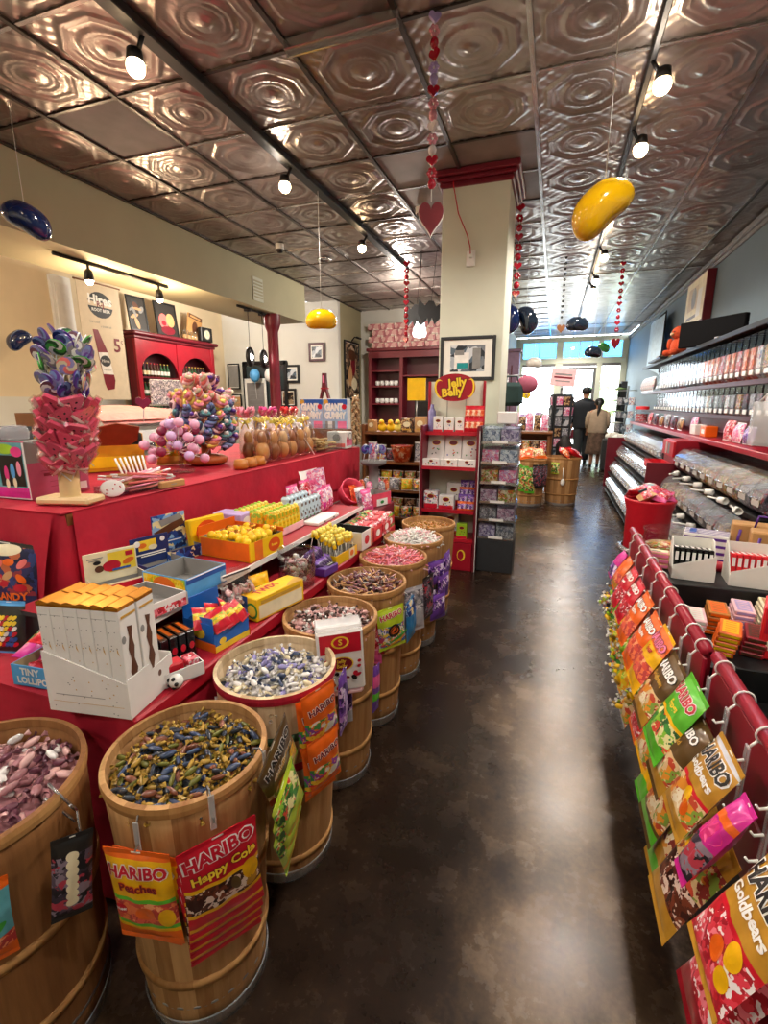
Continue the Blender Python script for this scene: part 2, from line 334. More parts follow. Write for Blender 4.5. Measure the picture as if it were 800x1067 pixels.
# ---------------------------------------------------------------- the room
CZ=3.27; XL,XR,YN,YF=-6.5,1.83,-2.2,15.5
m=MB(); m.box((XL+XR)/2,(YN+YF)/2,-.05,XR-XL,YF-YN,.1,'concrete'); struct('floor',m)
m=MB(); m.box(0,YF+10.2,-.12,60,20,.2,'pave'); struct('ground_street',m)
def ceiling():
    P=.61; x0=-.255-7*P; nx=11; y0=2.70-8*P; ny=26
    V=[];F=[];Mi=[];base=0
    for i in range(nx):
        for j in range(ny):
            cx,cy=x0+(i+.5)*P,y0+(j+.5)*P
            if cx-P/2>XR or cx+P/2<-4.5: continue
            if cy>15.6: continue
            plain=(abs(cx+2.99)<.1 and abs(cy-3.0)<.1); blank=(-1.2<cx<-.2 and 4.0<cy<4.9) or (abs(cx+.56)<.1 and 3.3<cy<4)  and False
            n=4 if plain or blank else (46 if cy<5.2 else 30 if cy<8 else 16)
            t=np.linspace(-.5,.5,n+1); u,v=np.meshgrid(t,t); r=np.hypot(u,v); a=np.arctan2(v,u)
            o8=np.maximum(np.maximum(abs(u),abs(v)),(abs(u)+abs(v))/1.36)
            G=lambda x,c,w: np.exp(-((x-c)/w)**2)
            o8=np.maximum(np.maximum(abs(u),abs(v)),(abs(u)+abs(v))/1.40)
            B=lambda x,c,w: np.clip(1.6-abs(x-c)/w,0,1)
            h=.011*B(o8,.375,.016)+.007*B(o8,.325,.010)
            h+=.010*B(r,.225,.022)*(.72+.28*np.sign(np.cos(30*a)))+.008*B(r,.165,.010)
            h+=.011*np.clip(1-r/.135,0,1)**.4*(.45+.55*np.cos(8*a)**2)*(r<.135)+.006*B(r,.03,.02)
            d=np.hypot(abs(u)-.5,abs(v)-.5); h+=.008*B(d,.0,.05)+.006*B(d,.105,.012)+.006*B((abs(u)+abs(v))/1.0,.80,.014)
            e=np.minimum(np.hypot(abs(u)-.5,v*.6),np.hypot(u*.6,abs(v)-.5)); h+=.006*B(e,.055,.010)+.006*B(e,.0,.02)
            h+=.0022*np.sin(37*u+6*np.sin(17*v))*np.sin(35*v+5*np.sin(13*u))*(o8<.30)*(r>.25)+.0022*np.sin(40*u)*np.sin(44*v)*(o8>.40)
            if plain or blank: h=h*0+.001
            vs=np.stack([cx+u*P,cy+v*P,CZ-h],-1).reshape(-1,3); V.append(vs)
            k=np.arange(n*n); b=base+(k//n)*(n+1)+k%n
            F.append(np.stack([b,b+n+1,b+n+2,b+1],-1)); Mi.append(np.full(n*n,1 if plain else 2 if blank else 0)); base+=len(vs)
    V=np.concatenate(V); F=np.concatenate(F); Mi=np.concatenate(Mi)
    me=bpy.data.meshes.new('ceiling'); me.vertices.add(len(V)); me.vertices.foreach_set('co',V.ravel().astype(np.float32))
    me.loops.add(F.size); me.loops.foreach_set('vertex_index',F.ravel().astype(np.int32)); me.polygons.add(len(F)); me.polygons.foreach_set('loop_start',np.arange(0,F.size,4,dtype=np.int32))
    me.polygons.foreach_set('material_index',Mi.astype(np.int32)); me.polygons.foreach_set('use_smooth',np.ones(len(F),bool))
    for q in('tin','panel_grey','tin_plain'): me.materials.append(MATS[q])
    me.update(calc_edges=True); o=link('ceiling',me); o['kind']='structure'
ceiling()
m=MB(); m.box((XL+XR)/2,(YN+YF)/2,CZ+.09,XR-XL,YF-YN,.1,'tin_plain'); struct('ceiling_slab',m)
m=MB()
for k in range(-6,5):
    x=-.255+.61*k
    if x<XR-.1 and x>-4: m.box(x,6.65,CZ-.008,.026,17.6,.02,'runner',fm={'-z':'runner_bright'} if k in(0,2) else {})
for k in range(-8,22):
    y=2.70+.61*k
    if y<15.4:
        m.box(-2.1,y,CZ-.006,3.7,.022,.014,'runner_bright' if k%2 else 'runner')
        if k in(1,9,17): m.box(.8,y,CZ-.006,2.05,.024,.014,'runner_bright')
struct('trim_1',m)
m=MB(); m.box(XR+.05,(YN+YF)/2,CZ/2,.1,YF-YN,CZ,'grey_wall'); struct('wall_right',m)
m=MB(); m.box(XR-.025,(YN+YF)/2,CZ-.05,.05,YF-YN,.07,'panel_grey',.012); m.box(XR-.012,(YN+YF)/2,CZ-.11,.024,YF-YN,.05,'panel_grey',.006); struct('trim_2',m)
m=MB(); m.box(XL-.05,(YN+8.6)/2,CZ/2,.1,8.6-YN,CZ,'plaster'); m.box(XL+.01,3.2,.75,.03,5.6,1.5,'white_wall'); struct('wall_left',m)
m=MB(); m.box(-4.35,(YN+7.4)/2,(CZ+2.7)/2,.8,7.4-YN,CZ-2.7,'beam_paint'); struct('wall_beam',m)
m=MB(); m.box((XL-3.92)/2,8.65,CZ/2,-3.92-XL,.1,CZ,'white_wall'); m.box(-3.975,9.27,CZ/2,.1,1.12,CZ,'olive_wall'); m.box(-2.6,9.8,CZ/2,2.8,.1,CZ,'white_wall'); m.box(-1.25,12.7,CZ/2,.1,5.8,CZ,'cream'); struct('wall_back',m)
m=MB(); m.box((XL+XR)/2,YN-.05,CZ/2,XR-XL,.1,CZ,'cream'); struct('wall_near',m)
m=MB(); m.box(-2.6,9.72,.06,2.6,.03,.12,'maroon'); struct('baseboard_back',m)
# the column
m=MB(); m.box(-.735,4.64,CZ/2,.55,.55,CZ,'cream',.006); m.box(-.735,4.64,.42,.57,.57,.84,'maroon',.004)
struct('column',m)
m=MB()
for z,h,e in((3.245,.05,.075),(3.205,.035,.05),(3.17,.04,.025)): m.box(-.735,4.64,z,.55+2*e,.55+2*e,h,'maroon',.01)
struct('trim_3',m)
# the glass front: piers, transom, door
m=MB()
for x,w in((-1.1,.2),(.02,.2),(1.12,.14),(1.75,.16)): m.box(x,YF,CZ/2,w,.16,CZ,'cream',.01)
m.box(.3,YF,2.62,3.0,.18,.16,'cream',.01); m.box(.3,YF,CZ-.06,3.0,.18,.14,'cream',.01); m.box(-.5,YF,.3,.95,.14,.6,'cream',.01); m.box(.3,YF-.02,2.5,3.0,.1,.07,'panel_grey'); m.box(1.45,YF,.3,.5,.14,.6,'cream',.01)
struct('wall_front',m)
m=MB()
for a,b in((-1.0,-.08),(.12,1.05),(1.19,1.67)): m.box((a+b)/2,YF,2.93,b-a,.01,.46,'glass_teal')
for x in(-.55,.56,.9): m.box(x,YF,2.93,.035,.04,.46,'white')
struct('window_1',m)
m=MB()
for a,b in((-1.0,-.08),(1.19,1.67)): m.box((a+b)/2,YF,1.55,b-a,.01,1.9,'glass')
struct('window_2',m)
d=MB(); d.box(.16,YF-.02,1.22,.08,.05,2.44,'steel'); d.box(1.01,YF-.02,1.22,.08,.05,2.44,'steel'); d.box(.585,YF-.02,2.4,.77,.05,.08,'steel'); d.box(.585,YF-.02,.12,.77,.05,.2,'steel'); d.box(.585,YF-.02,1.25,.77,.012,2.2,'glass')
do=struct('door_1',d); h=MB(); h.tube([(.95,YF-.06,.9),(.95,YF-.1,.95),(.95,YF-.1,1.25),(.95,YF-.06,1.3)],.012,'black'); part(do,'door_handle',h)
# outside
def bush(x,y,z,r,label):
    b=MB()
    for k in range(90):
        a,t=R.uniform(0,2*PI),R.uniform(.05,PI-.3); rr=r*R.uniform(.75,1.05); p=(rr*sin(t)*cos(a),rr*sin(t)*sin(a),rr*cos(t)*.9)
        b.push(TR(*p,R.uniform(0,3),R.uniform(0,3),R.uniform(0,3),s=r*.2)); b.add([(-1,0,0),(0,-.5,.1),(1,0,0),(0,.5,.1)],[(0,1,2,3)],'leaf'); b.pop()
    b.ball(0,0,0,r*.8,m='leaf',nu=10,nv=7); t=thing(b,'street_tree',label,'tree',TR(x,y,z)); tr=MB(); tr.rod((0,0,-z),(0,0,-r*.6),.08,'bark'); part(t,'trunk',tr)
bush(1.75,21,1.5,.75,'pale green tree outside the right front window')
# ---------------------------------------------------------------- barrels of candy
def wrapped(body,tw,L=.017,r=.007,flat=.75):
    b=MB()
    b.push(Matrix.Rotation(PI/2,4,'Y')@Matrix.Diagonal((flat,1,1,1)))
    b.lathe([(r*.35,-L),(r,-L*.6),(r*1.08,0),(r,L*.6),(r*.35,L)],body,7)
    for s in(-1,1):
        vs=[(0,0,s*L*.95)]+[(r*1.25*cos(a),r*1.25*sin(a)*.6,s*(L*1.7+.002*(k%2))) for k,a in enumerate(np.linspace(-1.5,4.4,7))]
        b.add([Vector(v) for v in vs],[(0,k,k+1) if s>0 else (0,k+1,k) for k in range(1,7)],tw)
    b.pop(); return b
def chunk(body,L=.02,r=.009):
    b=MB(); b.push(Matrix.Rotation(PI/2,4,'Y')); b.lathe([(r*.3,-L),(r,-L*.7),(r*.92,0),(r,L*.7),(r*.3,L)],body,8,cap0=True,cap1=True); b.pop(); return b
def stick_pop(body,stick='white'):
    b=MB(); b.rod((-.035,0,0),(.01,0,0),.0018,stick,5); b.ball(.02,0,0,.011,.011,.009,body,8,6); return b
def straw(body):
    b=MB(); b.rod((-.035,0,0),(.035,0,0),.0035,body,6); b.ball(.035,0,0,.004,m=body,nu=6,nv=4); b.ball(-.035,0,0,.004,m=body,nu=6,nv=4); return b
def heap_pose(cx,cy,z,rad,dome,k,n,tilt=.5):
    """k-th of n spots on a rough mound (sunflower spacing with jitter)"""
    rr=rad*math.sqrt((k+.5)/n)*R.uniform(.94,1.04); a=k*2.39996+R.uniform(-.25,.25); rr=min(rr,rad)
    x,y=rr*cos(a),rr*sin(a); h=dome*(1-(rr/rad)**2)+R.uniform(0,.014)
    return TR(cx+x,cy+y,z+h,R.uniform(-PI,PI),R.uniform(-tilt,tilt),R.uniform(-PI,PI))
def barrel(name,label,x,y,H,rt,rb,style='stave',rim='hoop',mid='hoop',low='hoop',group=None,z0=0,base=True,rz=0):
    NS=24
    def fn(r,a,z): return r*(1-.010*abs(cos(NS*a/2))**8)
    R_=lambda t: rb+(rt-rb)*t**.85
    b=MB(); t=.006
    prof=[(R_(k/10),H*k/10) for k in range(11)]+[(rt-t,H),(rt-t-.004,H-.06),(rt-t-.02,H-.13)]
    b.lathe(prof,style,NS*4,fn=fn,cap0=True)
    o=thing(b,name,label,'basket',TR(x,y,z0,rz=rz),group)
    r=MB(); hh=.024; r.lathe([(rt-.001,H-hh),(rt+.003,H-hh),(rt+.0045,H-hh/2),(rt+.003,H),(rt-.008,H+.001),(rt-.010,H-.02),(rt-.007,H-.02)],rim,64,smooth=False,ms=[rim,rim,rim,style,style,style]); part(o,'rim_hoop',r)
    for zz,mm in((.56,mid),(.24,low)):
        if mm:
            q=R_(zz); h=MB(); h.lathe([(q-.002,H*zz-.011),(q+.005,H*zz-.010),(q+.006,H*zz+.010),(q-.002,H*zz+.011)],mm,64); part(o,'hoop',h)
    if base:
        h=MB(); h.lathe([(rb+.003,.0),(rb+.006,.003),(rb+.008,.038),(rb+.009,.041),(rb+.006,.042)],'frost_base',48,cap0=True); part(o,'plastic_base',h,label='clear plastic saucer under the barrel')
        wi=MB(); wi.lathe([(rb+.002+.0,.075),(rb+.0055,.075),(rb+.0055,.081),(rb+.002,.081)],'steel',48); part(o,'wire_band',wi)
    return o
BX=-.735
barrel('candy_barrel','wide brown wooden barrel of pinkish taffy at the left picture edge',-1.105,.505,.645,.215,.195,'stave_dark')
barrel('candy_barrel','slim wooden barrel of gold and black wrapped candy, nearest the aisle',BX-.005,.745,.65,.174,.140)
barrel('candy_barrel','lower wooden barrel under the basket with the red rim',BX,1.12,.34,.165,.142,mid=None)
barrel('bushel_basket','pale bushel basket with red rim and green middle band on a barrel',BX,1.115,.315,.176,.158,'stave_pale','hoop_red','hoop_green','hoop_red',z0=.341,base=False)
LB=[('wooden barrel of chocolate and white toffees behind the large beanbag-shaped candy box',1.492),('wooden barrel of brown and tan stick candies, fourth along the aisle',1.868),('wooden barrel heaped with pink candy straws',2.244),('wooden barrel heaped with white candy straws',2.62),('wooden barrel half hidden behind the white candy, farthest of the row',2.996)]
LB[0]=('wooden barrel of chocolate and white toffees behind the large jelly bean box',1.492)
for l,y in LB: barrel('candy_barrel',l,BX,y,.65,.173,.137)
# --- the candies themselves: the largest in view one by one, the rest of each heap as one
def heap(bname,x,y,z,rad,dome,protos,n,sub,name,where,group):
    """protos: (MB, short look)"""
    me=[(p.data(name),l) for p,l in protos]
    u=MB(); u.lathe([(rad*1.02,-.03),(rad*1.02,-.012),(rad*.75,dome*.45-.012),(rad*.4,dome*.85-.012),(.001,dome-.012)],protos[0][0].m[0],28)
    for k in range(sub):
        P=heap_pose(0,0,-.010,rad,dome,k,sub); q=R.choice(protos)[0]; u.push(P); u.add(q.v,q.f,list(q.m),True); u.pop()
    thing(u,bname,'lower layer of '+group+' filling '+where,'candy',TR(x,y,z),kind='stuff')
    for k in range(n):
        d,l=R.choice(me)
        o=link(name,d,None,heap_pose(x,y,z+.004,rad,dome,k,n)); tag(o,l+' in the heap in '+where,'candy',l+' in '+where)
foil('w_gold','#b08d3c',.25); foil('w_dark','#2a2f38',.25); foil('w_olive','#6a6a2a',.25); foil('w_rust','#7a4630',.25); foil('w_navy','#33405c',.25); foil('w_white','#e6e3e0',.25); foil('w_lav','#8a84b8',.25); foil('w_cream','#d9cba8',.25); foil('w_mauve','#a8747a',.3); foil('w_plum','#6a3a4a',.3); foil('w_choc','#3f241c',.3); foil('w_pinkish','#e2b4b0',.3)
P1=[(wrapped('w_dark','w_gold',.015,.0065),'black wrapped candy with gold twists'),(wrapped('w_olive','w_gold',.014,.0062),'olive wrapped candy with gold twists'),(wrapped('w_navy','w_gold',.017),'blue-black wrapped candy with gold twists'),(wrapped('w_rust','w_gold',.014),'rust wrapped candy with gold twists'),(wrapped('w_gold','w_gold',.012,.006),'small gold wrapped candy')]
heap('wrapped_candy_heap',BX-.005,.745,.605,.160,.035,P1,125,220,'wrapped_candy','the slim front barrel','gold and black wrapped candy')
P2=[(wrapped('w_white','w_white',.014,.0075),'white wrapped candy'),(wrapped('w_lav','w_white',.014,.0075),'lavender wrapped candy'),(wrapped('w_cream','w_cream',.014,.0075),'cream wrapped candy'),(wrapped('w_navy','w_white',.013,.007),'dark blue wrapped candy')]
heap('wrapped_candy_heap',BX,1.115,.60,.162,.045,P2,100,190,'wrapped_candy','the red-rimmed basket','white and lavender wrapped candy')
P0=[(wrapped('w_mauve','w_mauve',.02,.0095),'mauve taffy piece'),(wrapped('w_plum','w_plum',.019,.009),'plum taffy piece'),(wrapped('w_white','w_pinkish',.017,.009),'white taffy piece'),(wrapped('w_pinkish','w_mauve',.019,.009),'pale pink taffy piece')]
heap('taffy_heap',-1.105,.505,.60,.192,.03,P0,34,110,'taffy_piece','the wide barrel at the left edge','taffy')
P3=[(wrapped('w_choc','w_pinkish',.013,.008),'dark toffee with pale twists'),(wrapped('w_pinkish','w_pinkish',.013,.008),'pale pink toffee'),(wrapped('w_white','w_choc',.012,.007),'white toffee with dark twists')]
heap('toffee_heap',BX,1.49,.605,.158,.035,P3,45,200,'toffee','the barrel behind the jelly bean box','chocolate and white toffees')
def pile(name,label,x,y,z,rad,dome,protos,n,tilt=.5):
    u=MB(); u.lathe([(rad*1.02,-.03),(rad*1.02,-.012),(rad*.7,dome*.5-.014),(.001,dome-.012)],protos[0].m[-1],24)
    for k in range(n):
        q=R.choice(protos); u.push(heap_pose(0,0,-.006,rad,dome,k,n,tilt)); u.add(q.v,q.f,list(q.m),True); u.pop()
    return thing(u,name,label,'candy',TR(x,y,z),kind='stuff')
pile('stick_candy_heap','brown and tan stick candies heaped in the fourth barrel',BX,1.868,.61,.158,.05,[stick_pop('w_choc','tan'),stick_pop('w_rust','pink_pale'),straw('tan'),straw('w_mauve'),stick_pop('w_plum')],240,.6)
pile('pink_straw_heap','pink candy straws heaped in the fifth barrel',BX,2.244,.61,.158,.06,[straw('pink'),straw('salmon'),straw('pink_pale')],260)
pile('white_straw_heap','white candy straws heaped in the sixth barrel',BX,2.62,.62,.158,.06,[straw('white'),straw('pink_pale'),straw('paper'),stick_pop('white')],240)
pile('toffee_heap','tan toffees heaped in the farthest barrel of the row',BX,2.996,.60,.158,.03,[wrapped('caramel','tan'),wrapped('tan','w_gold')],120)
# ---------------------------------------------------------------- bags of gummies
def bag(name,label,M,w,h,t,base,bands=(),texts=(),blobs=(),group=None,cat='bag',sag=.0,back=None,seal=None,data=None):
    """pillow bag hanging from its top edge, front to -y.  bands: (v0,v1,mat) ; texts: (str,u,v,size,mat,outline mat or None,rot)"""
    if data is None:
        def th(u,v):
            e=max(0.0,1-abs(u)**3.2); f=sin(PI*min(1,max(0,(v-.05)/.9))); 
            return t/2*(e**.75)*(max(0,f)**.55)*(1+.10*sin(9*u+5*v)+.06*sin(17*v-6*u))
        def pos(x,z,off=0.0):
            u=2*x/w; v=-z/h; return Vector((x*(1-.05*sin(PI*min(1,max(0,v)))),-th(max(-1,min(1,u)),v)-off+sag*v*v,z))
        b=MB()
        def mf(u,v):
            for a,c,mm in bands:
                if a<=v<c: return mm
            return base
        b.grid(lambda u,v: pos((u-.5)*w,-(.045+.91*v)*h),14,22,lambda u,v: mf(u,.045+.91*v))
        b.grid(lambda u,v:(lambda p:(p[0],-p[1]+2*sag*v*v if False else -(p[1]-sag*(.045+.91*v)**2)+sag*(.045+.91*v)**2,p[2]))(pos((.5-u)*w,-(.045+.91*v)*h)),8,12,back or base)
        F=RX90
        for k,(s,u,v,z,m,ol,rot) in enumerate(texts):
            Mx=TR(u*w/2,-v*h,0)@Matrix.Rotation(rot,4,'Z')
            if ol: b.text(s,z,ol,Mx,off=.085,wmax=w*.95,fn=lambda p:pos(p.x,p.y,.0012))
            b.text(s,z,m,Mx,off=.035,wmax=w*.9,fn=lambda p:pos(p.x,p.y,.0018))
        for (u,v,rx,ry,m,rot) in blobs: b.ell(u*w/2,-v*h,rx,ry,m,Matrix.Identity(4),n=18,rot=rot,fn=lambda p:pos(p.x,p.y,.0008))
        data=(b.data(name),None)
        s1=MB()
        for k in range(10):
            x0,x1=-w/2+w*k/10,-w/2+w*(k+1)/10
            s1.add([(x0,0,-.055*h),(x1,0,-.055*h),(x1,0,-.004*h),(x0+.5*(x1-x0),0,0),(x0,0,-.004*h)],[(0,1,2,3,4)],seal or base)
        s1.box(0,0,-.03*h,w*.98,.0016,.05*h,seal or base); s1.box(0,-.001,-.022*h,w*.14,.0012,.012*h,'paper')
        s2=MB(); s2.box(0,sag*.95,-.972*h,w*.98,.0016,.05*h,seal or base)
        for k in range(10):
            x0,x1=-w/2+w*k/10,-w/2+w*(k+1)/10; y=sag
            s2.add([(x0,y,-.965*h),(x1,y,-.965*h),(x1,y,-.995*h),(x0+.5*(x1-x0),y,-h),(x0,y,-.995*h)],[(4,3,2,1,0)],seal or base)
        data=(data[0],s1.data('top_seal'),s2.data('bottom_seal'))
    o=thing(data[0],name,label,cat,M,group); part(o,'top_seal',data[1]); part(o,'bottom_seal',data[2])
    BAGD[name]=data; return o
BAGD={}
mat('ink_red','#c0142c',.4); mat('ink_white','#f2efea',.4); mat('ink_black','#1b1716',.4); mat('ink_yellow','#f6d23a',.4); mat('ink_gold','#c99a3a',.35); mat('ink_orange','#e8721e',.4); mat('ink_blue','#2a57a8',.4); mat('ink_green','#2f8a3e',.4); mat('ink_maroon','#7a1226',.4); mat('ink_pink','#e77aa0',.4); mat('ink_brown','#5a3420',.4); mat('ink_grey','#8b8a88',.5)
def onb(cx,cy,r,deg,z,tilt=0,roll=0):
    a=math.radians(deg); return TR(cx+r*cos(a),cy+r*sin(a),z,0,0,a+PI/2)@TR(0,0,0,tilt,roll,0)
def hook(label,M):
    b=MB(); b.tube([(0,.022,.0),(0,.02,.022),(0,.004,.026),(0,-.004,.012),(0,-.004,-.03),(0,-.016,-.036)],.002,'steel',6); b.box(0,-.005,-.02,.012,.003,.08,'frost',.001); return thing(b,'hanging_hook',label,'hook',M)
B1=(BX-.005,.745)
# the front barrel's three fans of bags
def peaches(label,M,data=None):
    return bag('gummy_bag',label,M,.142,.235,.03,'f_yellow',[(0,.07,'f_orange'),(.47,.50,'f_green'),(.50,.76,'pr_peach'),(.76,.79,'f_green'),(.79,.83,'f_yellow'),(.83,1,'f_orange')],
      [('HARIBO',0,.20,.036,'ink_red','ink_white',.03),('Peaches',.0,.345,.026,'ink_maroon','ink_orange',.03),('New',-.68,.60,.013,'ink_white',None,.2)],
      [(-.68,.60,.014,.013,'ink_red',0),(.1,.62,.022,.018,'f_orange',.3),(.72,.66,.016,.024,'f_yellow',0)],seal='f_orange')
peaches('orange and yellow Peaches gummy bag hanging on the front barrel',onb(*B1,0.198,-79,.578,.04,-.02)).name
BG=bpy.data.objects['gummy_bag']
dup(BG,onb(*B1,0.172,-80,.545,.02,.06),'yellow gummy bag mostly hidden behind the front Peaches bag')
def cola(label,M): return bag('cola_gummy_bag',label,M,.155,.235,.028,'f_red',[(.42,.46,'f_yellow'),(.46,.72,'pr_cola'),(.72,.75,'f_yellow'),(.75,.86,'f_red'),(.86,.895,'f_yellow')],
      [('HARIBO',-.02,.15,.040,'ink_red','ink_white',.06),('Happy Cola',.05,.31,.028,'ink_yellow','ink_maroon',.06)],[(.72,.5,.018,.028,'f_yellow',.2),(.72,.64,.014,.012,'f_gold',0),(.28,.56,.010,.018,'f_brown',.2)],sag=.0)
for k,l in enumerate(('frontmost red Happy Cola bag on the front barrel','second red Happy Cola bag, its lower end below the front one','third red cola bag peeping out below the second','rearmost red cola bag, lowest of its hook on the front barrel')):
    M=onb(*B1,0.222-.012*k,-36,.600-.038*k,.07,-.05)
    if k==0: c0=cola(l,M)
    else: dup(c0,M,l)
def goldbag(name,label,M,tex='f_brown',win='pr_gummy',txt='ink_white',w=.15,h=.235,low='f_green'):
    return bag(name,label,M,w,h,.03,tex,[(.5,.8,win),(.8,1,low)],[('HARIBO',0,.17,.034,'ink_black',txt,0),('Goldbears',0,.33,.022,'ink_gold',txt,0)],[(.6,.5,.018,.02,'f_yellow',.2)])
g=goldbag('gold_gummy_bag','brown gummy bag turned edge on at the right of the front barrel',onb(*B1,0.217,4,.70,.12,-.5))
for k,l in enumerate(('lime-ended gummy bag right under the brown one on the front barrel','second lime-ended gummy bag, below the first one beside the brown bag','lowest lime-ended gummy bag right of the front barrel')):
    bag('gold_gummy_bag',l,onb(*B1,.226-.006*k,9+2*k,.585-.05*k,.02,-.42),.13,.20,.03,'f_lime',[(.1,.45,'pr_green'),(.7,.78,'f_yellow'),(.86,1,'f_green')])
bag('trinket_bag','slim dark bag of candy beads hanging between the two nearest barrels',TR(-.812,.512,.615,rz=.95)@TR(0,0,0,.03,.12,0),.07,.19,.02,'f_black',[(.2,.9,'pr_dark')],[],[(0,.5+.09*k,.011,.011,'cream_card',0) for k in range(-3,4)])
bag('trinket_bag','dark blue toy candy bag low behind the Peaches bag',onb(*B1,0.154,-100,.43,.03,.1),.10,.15,.02,'f_black',[(.3,1,'pr_dark')],[],[(.2,.8,.014,.03,'blue_sky',0)])
hook('frosted hook on the barrel rim above the Peaches bag',onb(*B1,0.184,-79,.612)); hook('frosted hook on the barrel rim above the red cola bags',onb(*B1,0.194,-36,.652)); hook('frosted hook above the brown bag on the front barrel',onb(*B1,0.192,4,.66))
# wire rack arms seen between the two near barrels
m=MB()
for a,b in(((0,0,.0),(-.04,-.02,.07)),((0,0,0),(.03,-.03,.05)),((-.01,0,-.03),(-.06,-.02,.03)),((0,0,.0),(0,0,-.14)),((-.01,0,-.05),(.05,-.02,-.03))): m.rod(a,b,.003,'silver',6)
thing(m,'wire_hanger','bent silver wire hanger between the two nearest barrels','hanger',TR(-.87,.565,.60))
# left edge barrel's bags
e1=bag('gummy_bag','teal and orange gummy bag cut by the left picture edge, lower one',onb(-1.105,.505,.228,-33,.585,.05,.03),.125,.185,.03,'f_teal',[(0,.12,'f_orange'),(.68,.85,'pr_peach'),(.85,1,'f_orange')],[('HARIBO',0,.2,.026,'ink_maroon',None,0),('Peaches',0,.36,.024,'ink_maroon','ink_white',0)],[(.55,.55,.02,.01,'green',.4),(-.1,.73,.04,.03,'salmon',0)],seal='f_orange')
dup(e1,onb(-1.105,.505,.236,-52,.665,.05),'teal and orange gummy bag at the left picture edge, upper one')
# second basket
B2=(BX,1.115); om=[(.0,.5,'f_orange'),(.5,.85,'pr_candy')]
o1=bag('gummy_bag','bright orange gummy bag, top one on the red-rimmed basket',onb(*B2,0.211,-27,.672,.05,-.12),.112,.18,.03,'f_orange',om,[('HARIBO',.05,.3,.026,'ink_maroon','ink_white',.1)],[],seal='f_orange')
dup(o1,onb(*B2,0.211,-24,.525,.05,-.1),'lower orange gummy bag hanging under the top orange one'); dup(o1,onb(*B2,0.192,-28,.645,.02,-.05),'orange gummy bag behind the top one, red-rimmed basket')
dup(o1,onb(*B2,0.193,-25,.50,.02,-.05),'orange gummy bag at the back of the lower orange pair')
p1=bag('candy_rope_bag','narrow purple candy bag right of the orange bags',onb(*B2,0.215,2,.665,.05,-.12),.06,.21,.02,'f_purple',[(.15,.9,'pr_purple')],[],[(0,.5,.008,.05,'lilac',.1)])
dup(p1,onb(*B2,0.201,12,.64,.02,-.1),'second narrow purple candy bag behind the first')
B3=(BX,1.492)
b=MB(); b.box(0,0,-.115,.135,.06,.2,'white_card',.006); b.deco('-y',0,-.03,-.115,[('r',0,.062,.12,.062,'ink_red'),('e',0,.066,.026,.02,'ink_yellow'),('e',0,.066,.020,.015,'ink_red'),('t','S',0,.066,.026,'ink_yellow',.03),('e',0,-.005,.036,.024,'ink_yellow'),('e',0,-.005,.032,.021,'ink_maroon'),('t','Jelly',.0,.004,.016,'ink_yellow',.02),('t','Belly',0,-.012,.016,'ink_yellow',.02)]
  +[('e',R.uniform(-.055,.055),R.uniform(-.09,-.035),R.uniform(.006,.011),R.uniform(.004,.008),R.choice(['ink_red','ink_black','ink_maroon','ink_grey','ink_orange']),R.uniform(0,3)) for k in range(17)]+[('e',sx*R.uniform(.042,.058),R.uniform(-.03,.02),.006,.005,R.choice(['ink_red','ink_black','ink_grey']),.5) for sx in(-1,1) for k in range(2)])
b.deco('+x',.0675,0,-.115,[('r',0,.062,.05,.06,'ink_red')]+[('e',R.uniform(-.02,.02),R.uniform(-.09,.02),.007,.005,R.choice(['ink_red','ink_black','ink_orange']),.4) for k in range(8)])
jb=thing(b,'jelly_bean_box','large white jelly bean box with red top hanging on a barrel','box',TR(-.615,1.30,.725,rz=.55)@TR(0,0,0,.06,-.05,0,s=1.12)); h=MB(); h.box(0,0,-.006,.135,.05,.02,'frost',.004); part(jb,'hang_flap',h); h=MB(); h.box(0,-.001,-.225,.125,.05,.022,'pink_pale',.008); part(jb,'box_foot',h)
s1=bag('candy_rope_bag','slim pink and purple candy pack under the jelly bean box',onb(*B3,0.199,-10,.50,.03),.045,.19,.02,'f_purple',[(.2,.45,'f_pink'),(.6,.75,'f_green')],[],[]) 
bag('candy_rope_bag','slim lilac candy pack left below the jelly bean box',onb(*B3,0.194,-50,.49,.03),.05,.17,.02,'f_silver',[(.3,.7,'pr_purple')])
B4=(BX,1.868)
g1=bag('gummy_bag','lime green gummy bag on the fourth barrel',onb(*B4,0.207,-42,.60,.03,-.1),.13,.19,.03,'f_lime',[(.42,.92,'pr_lolly')],[('HARIBO',0,.18,.03,'ink_red','ink_white',.1)],[(.1,.55,.03,.03,'ink_black',0),(.1,.55,.02,.02,'f_orange',0),(.5,.75,.05,.006,'green',.3),(.3,.85,.05,.006,'f_yellow',.3)])
bag('gummy_bag','red striped gummy bag behind the lime green one',onb(*B4,0.194,-60,.59,.03,.08),.12,.2,.03,'f_darkred',[(.1,.9,'pr_red')])
bag('gummy_bag','pink lollipop bag low on the fourth barrel',onb(*B4,0.184,-64,.50,.03,.02),.10,.16,.03,'f_pink',[(.1,.7,'pr_pink')])
bl=bag('gummy_bag','shiny blue candy bag right of the lime green one',onb(*B4,0.211,-8,.60,.03,-.15),.09,.2,.035,'f_blue',[(0,.35,'pr_blue')]); dup(bl,onb(*B4,0.199,2,.585,.02,-.1),'second blue candy bag behind the shiny one')
B5=(BX,2.244)
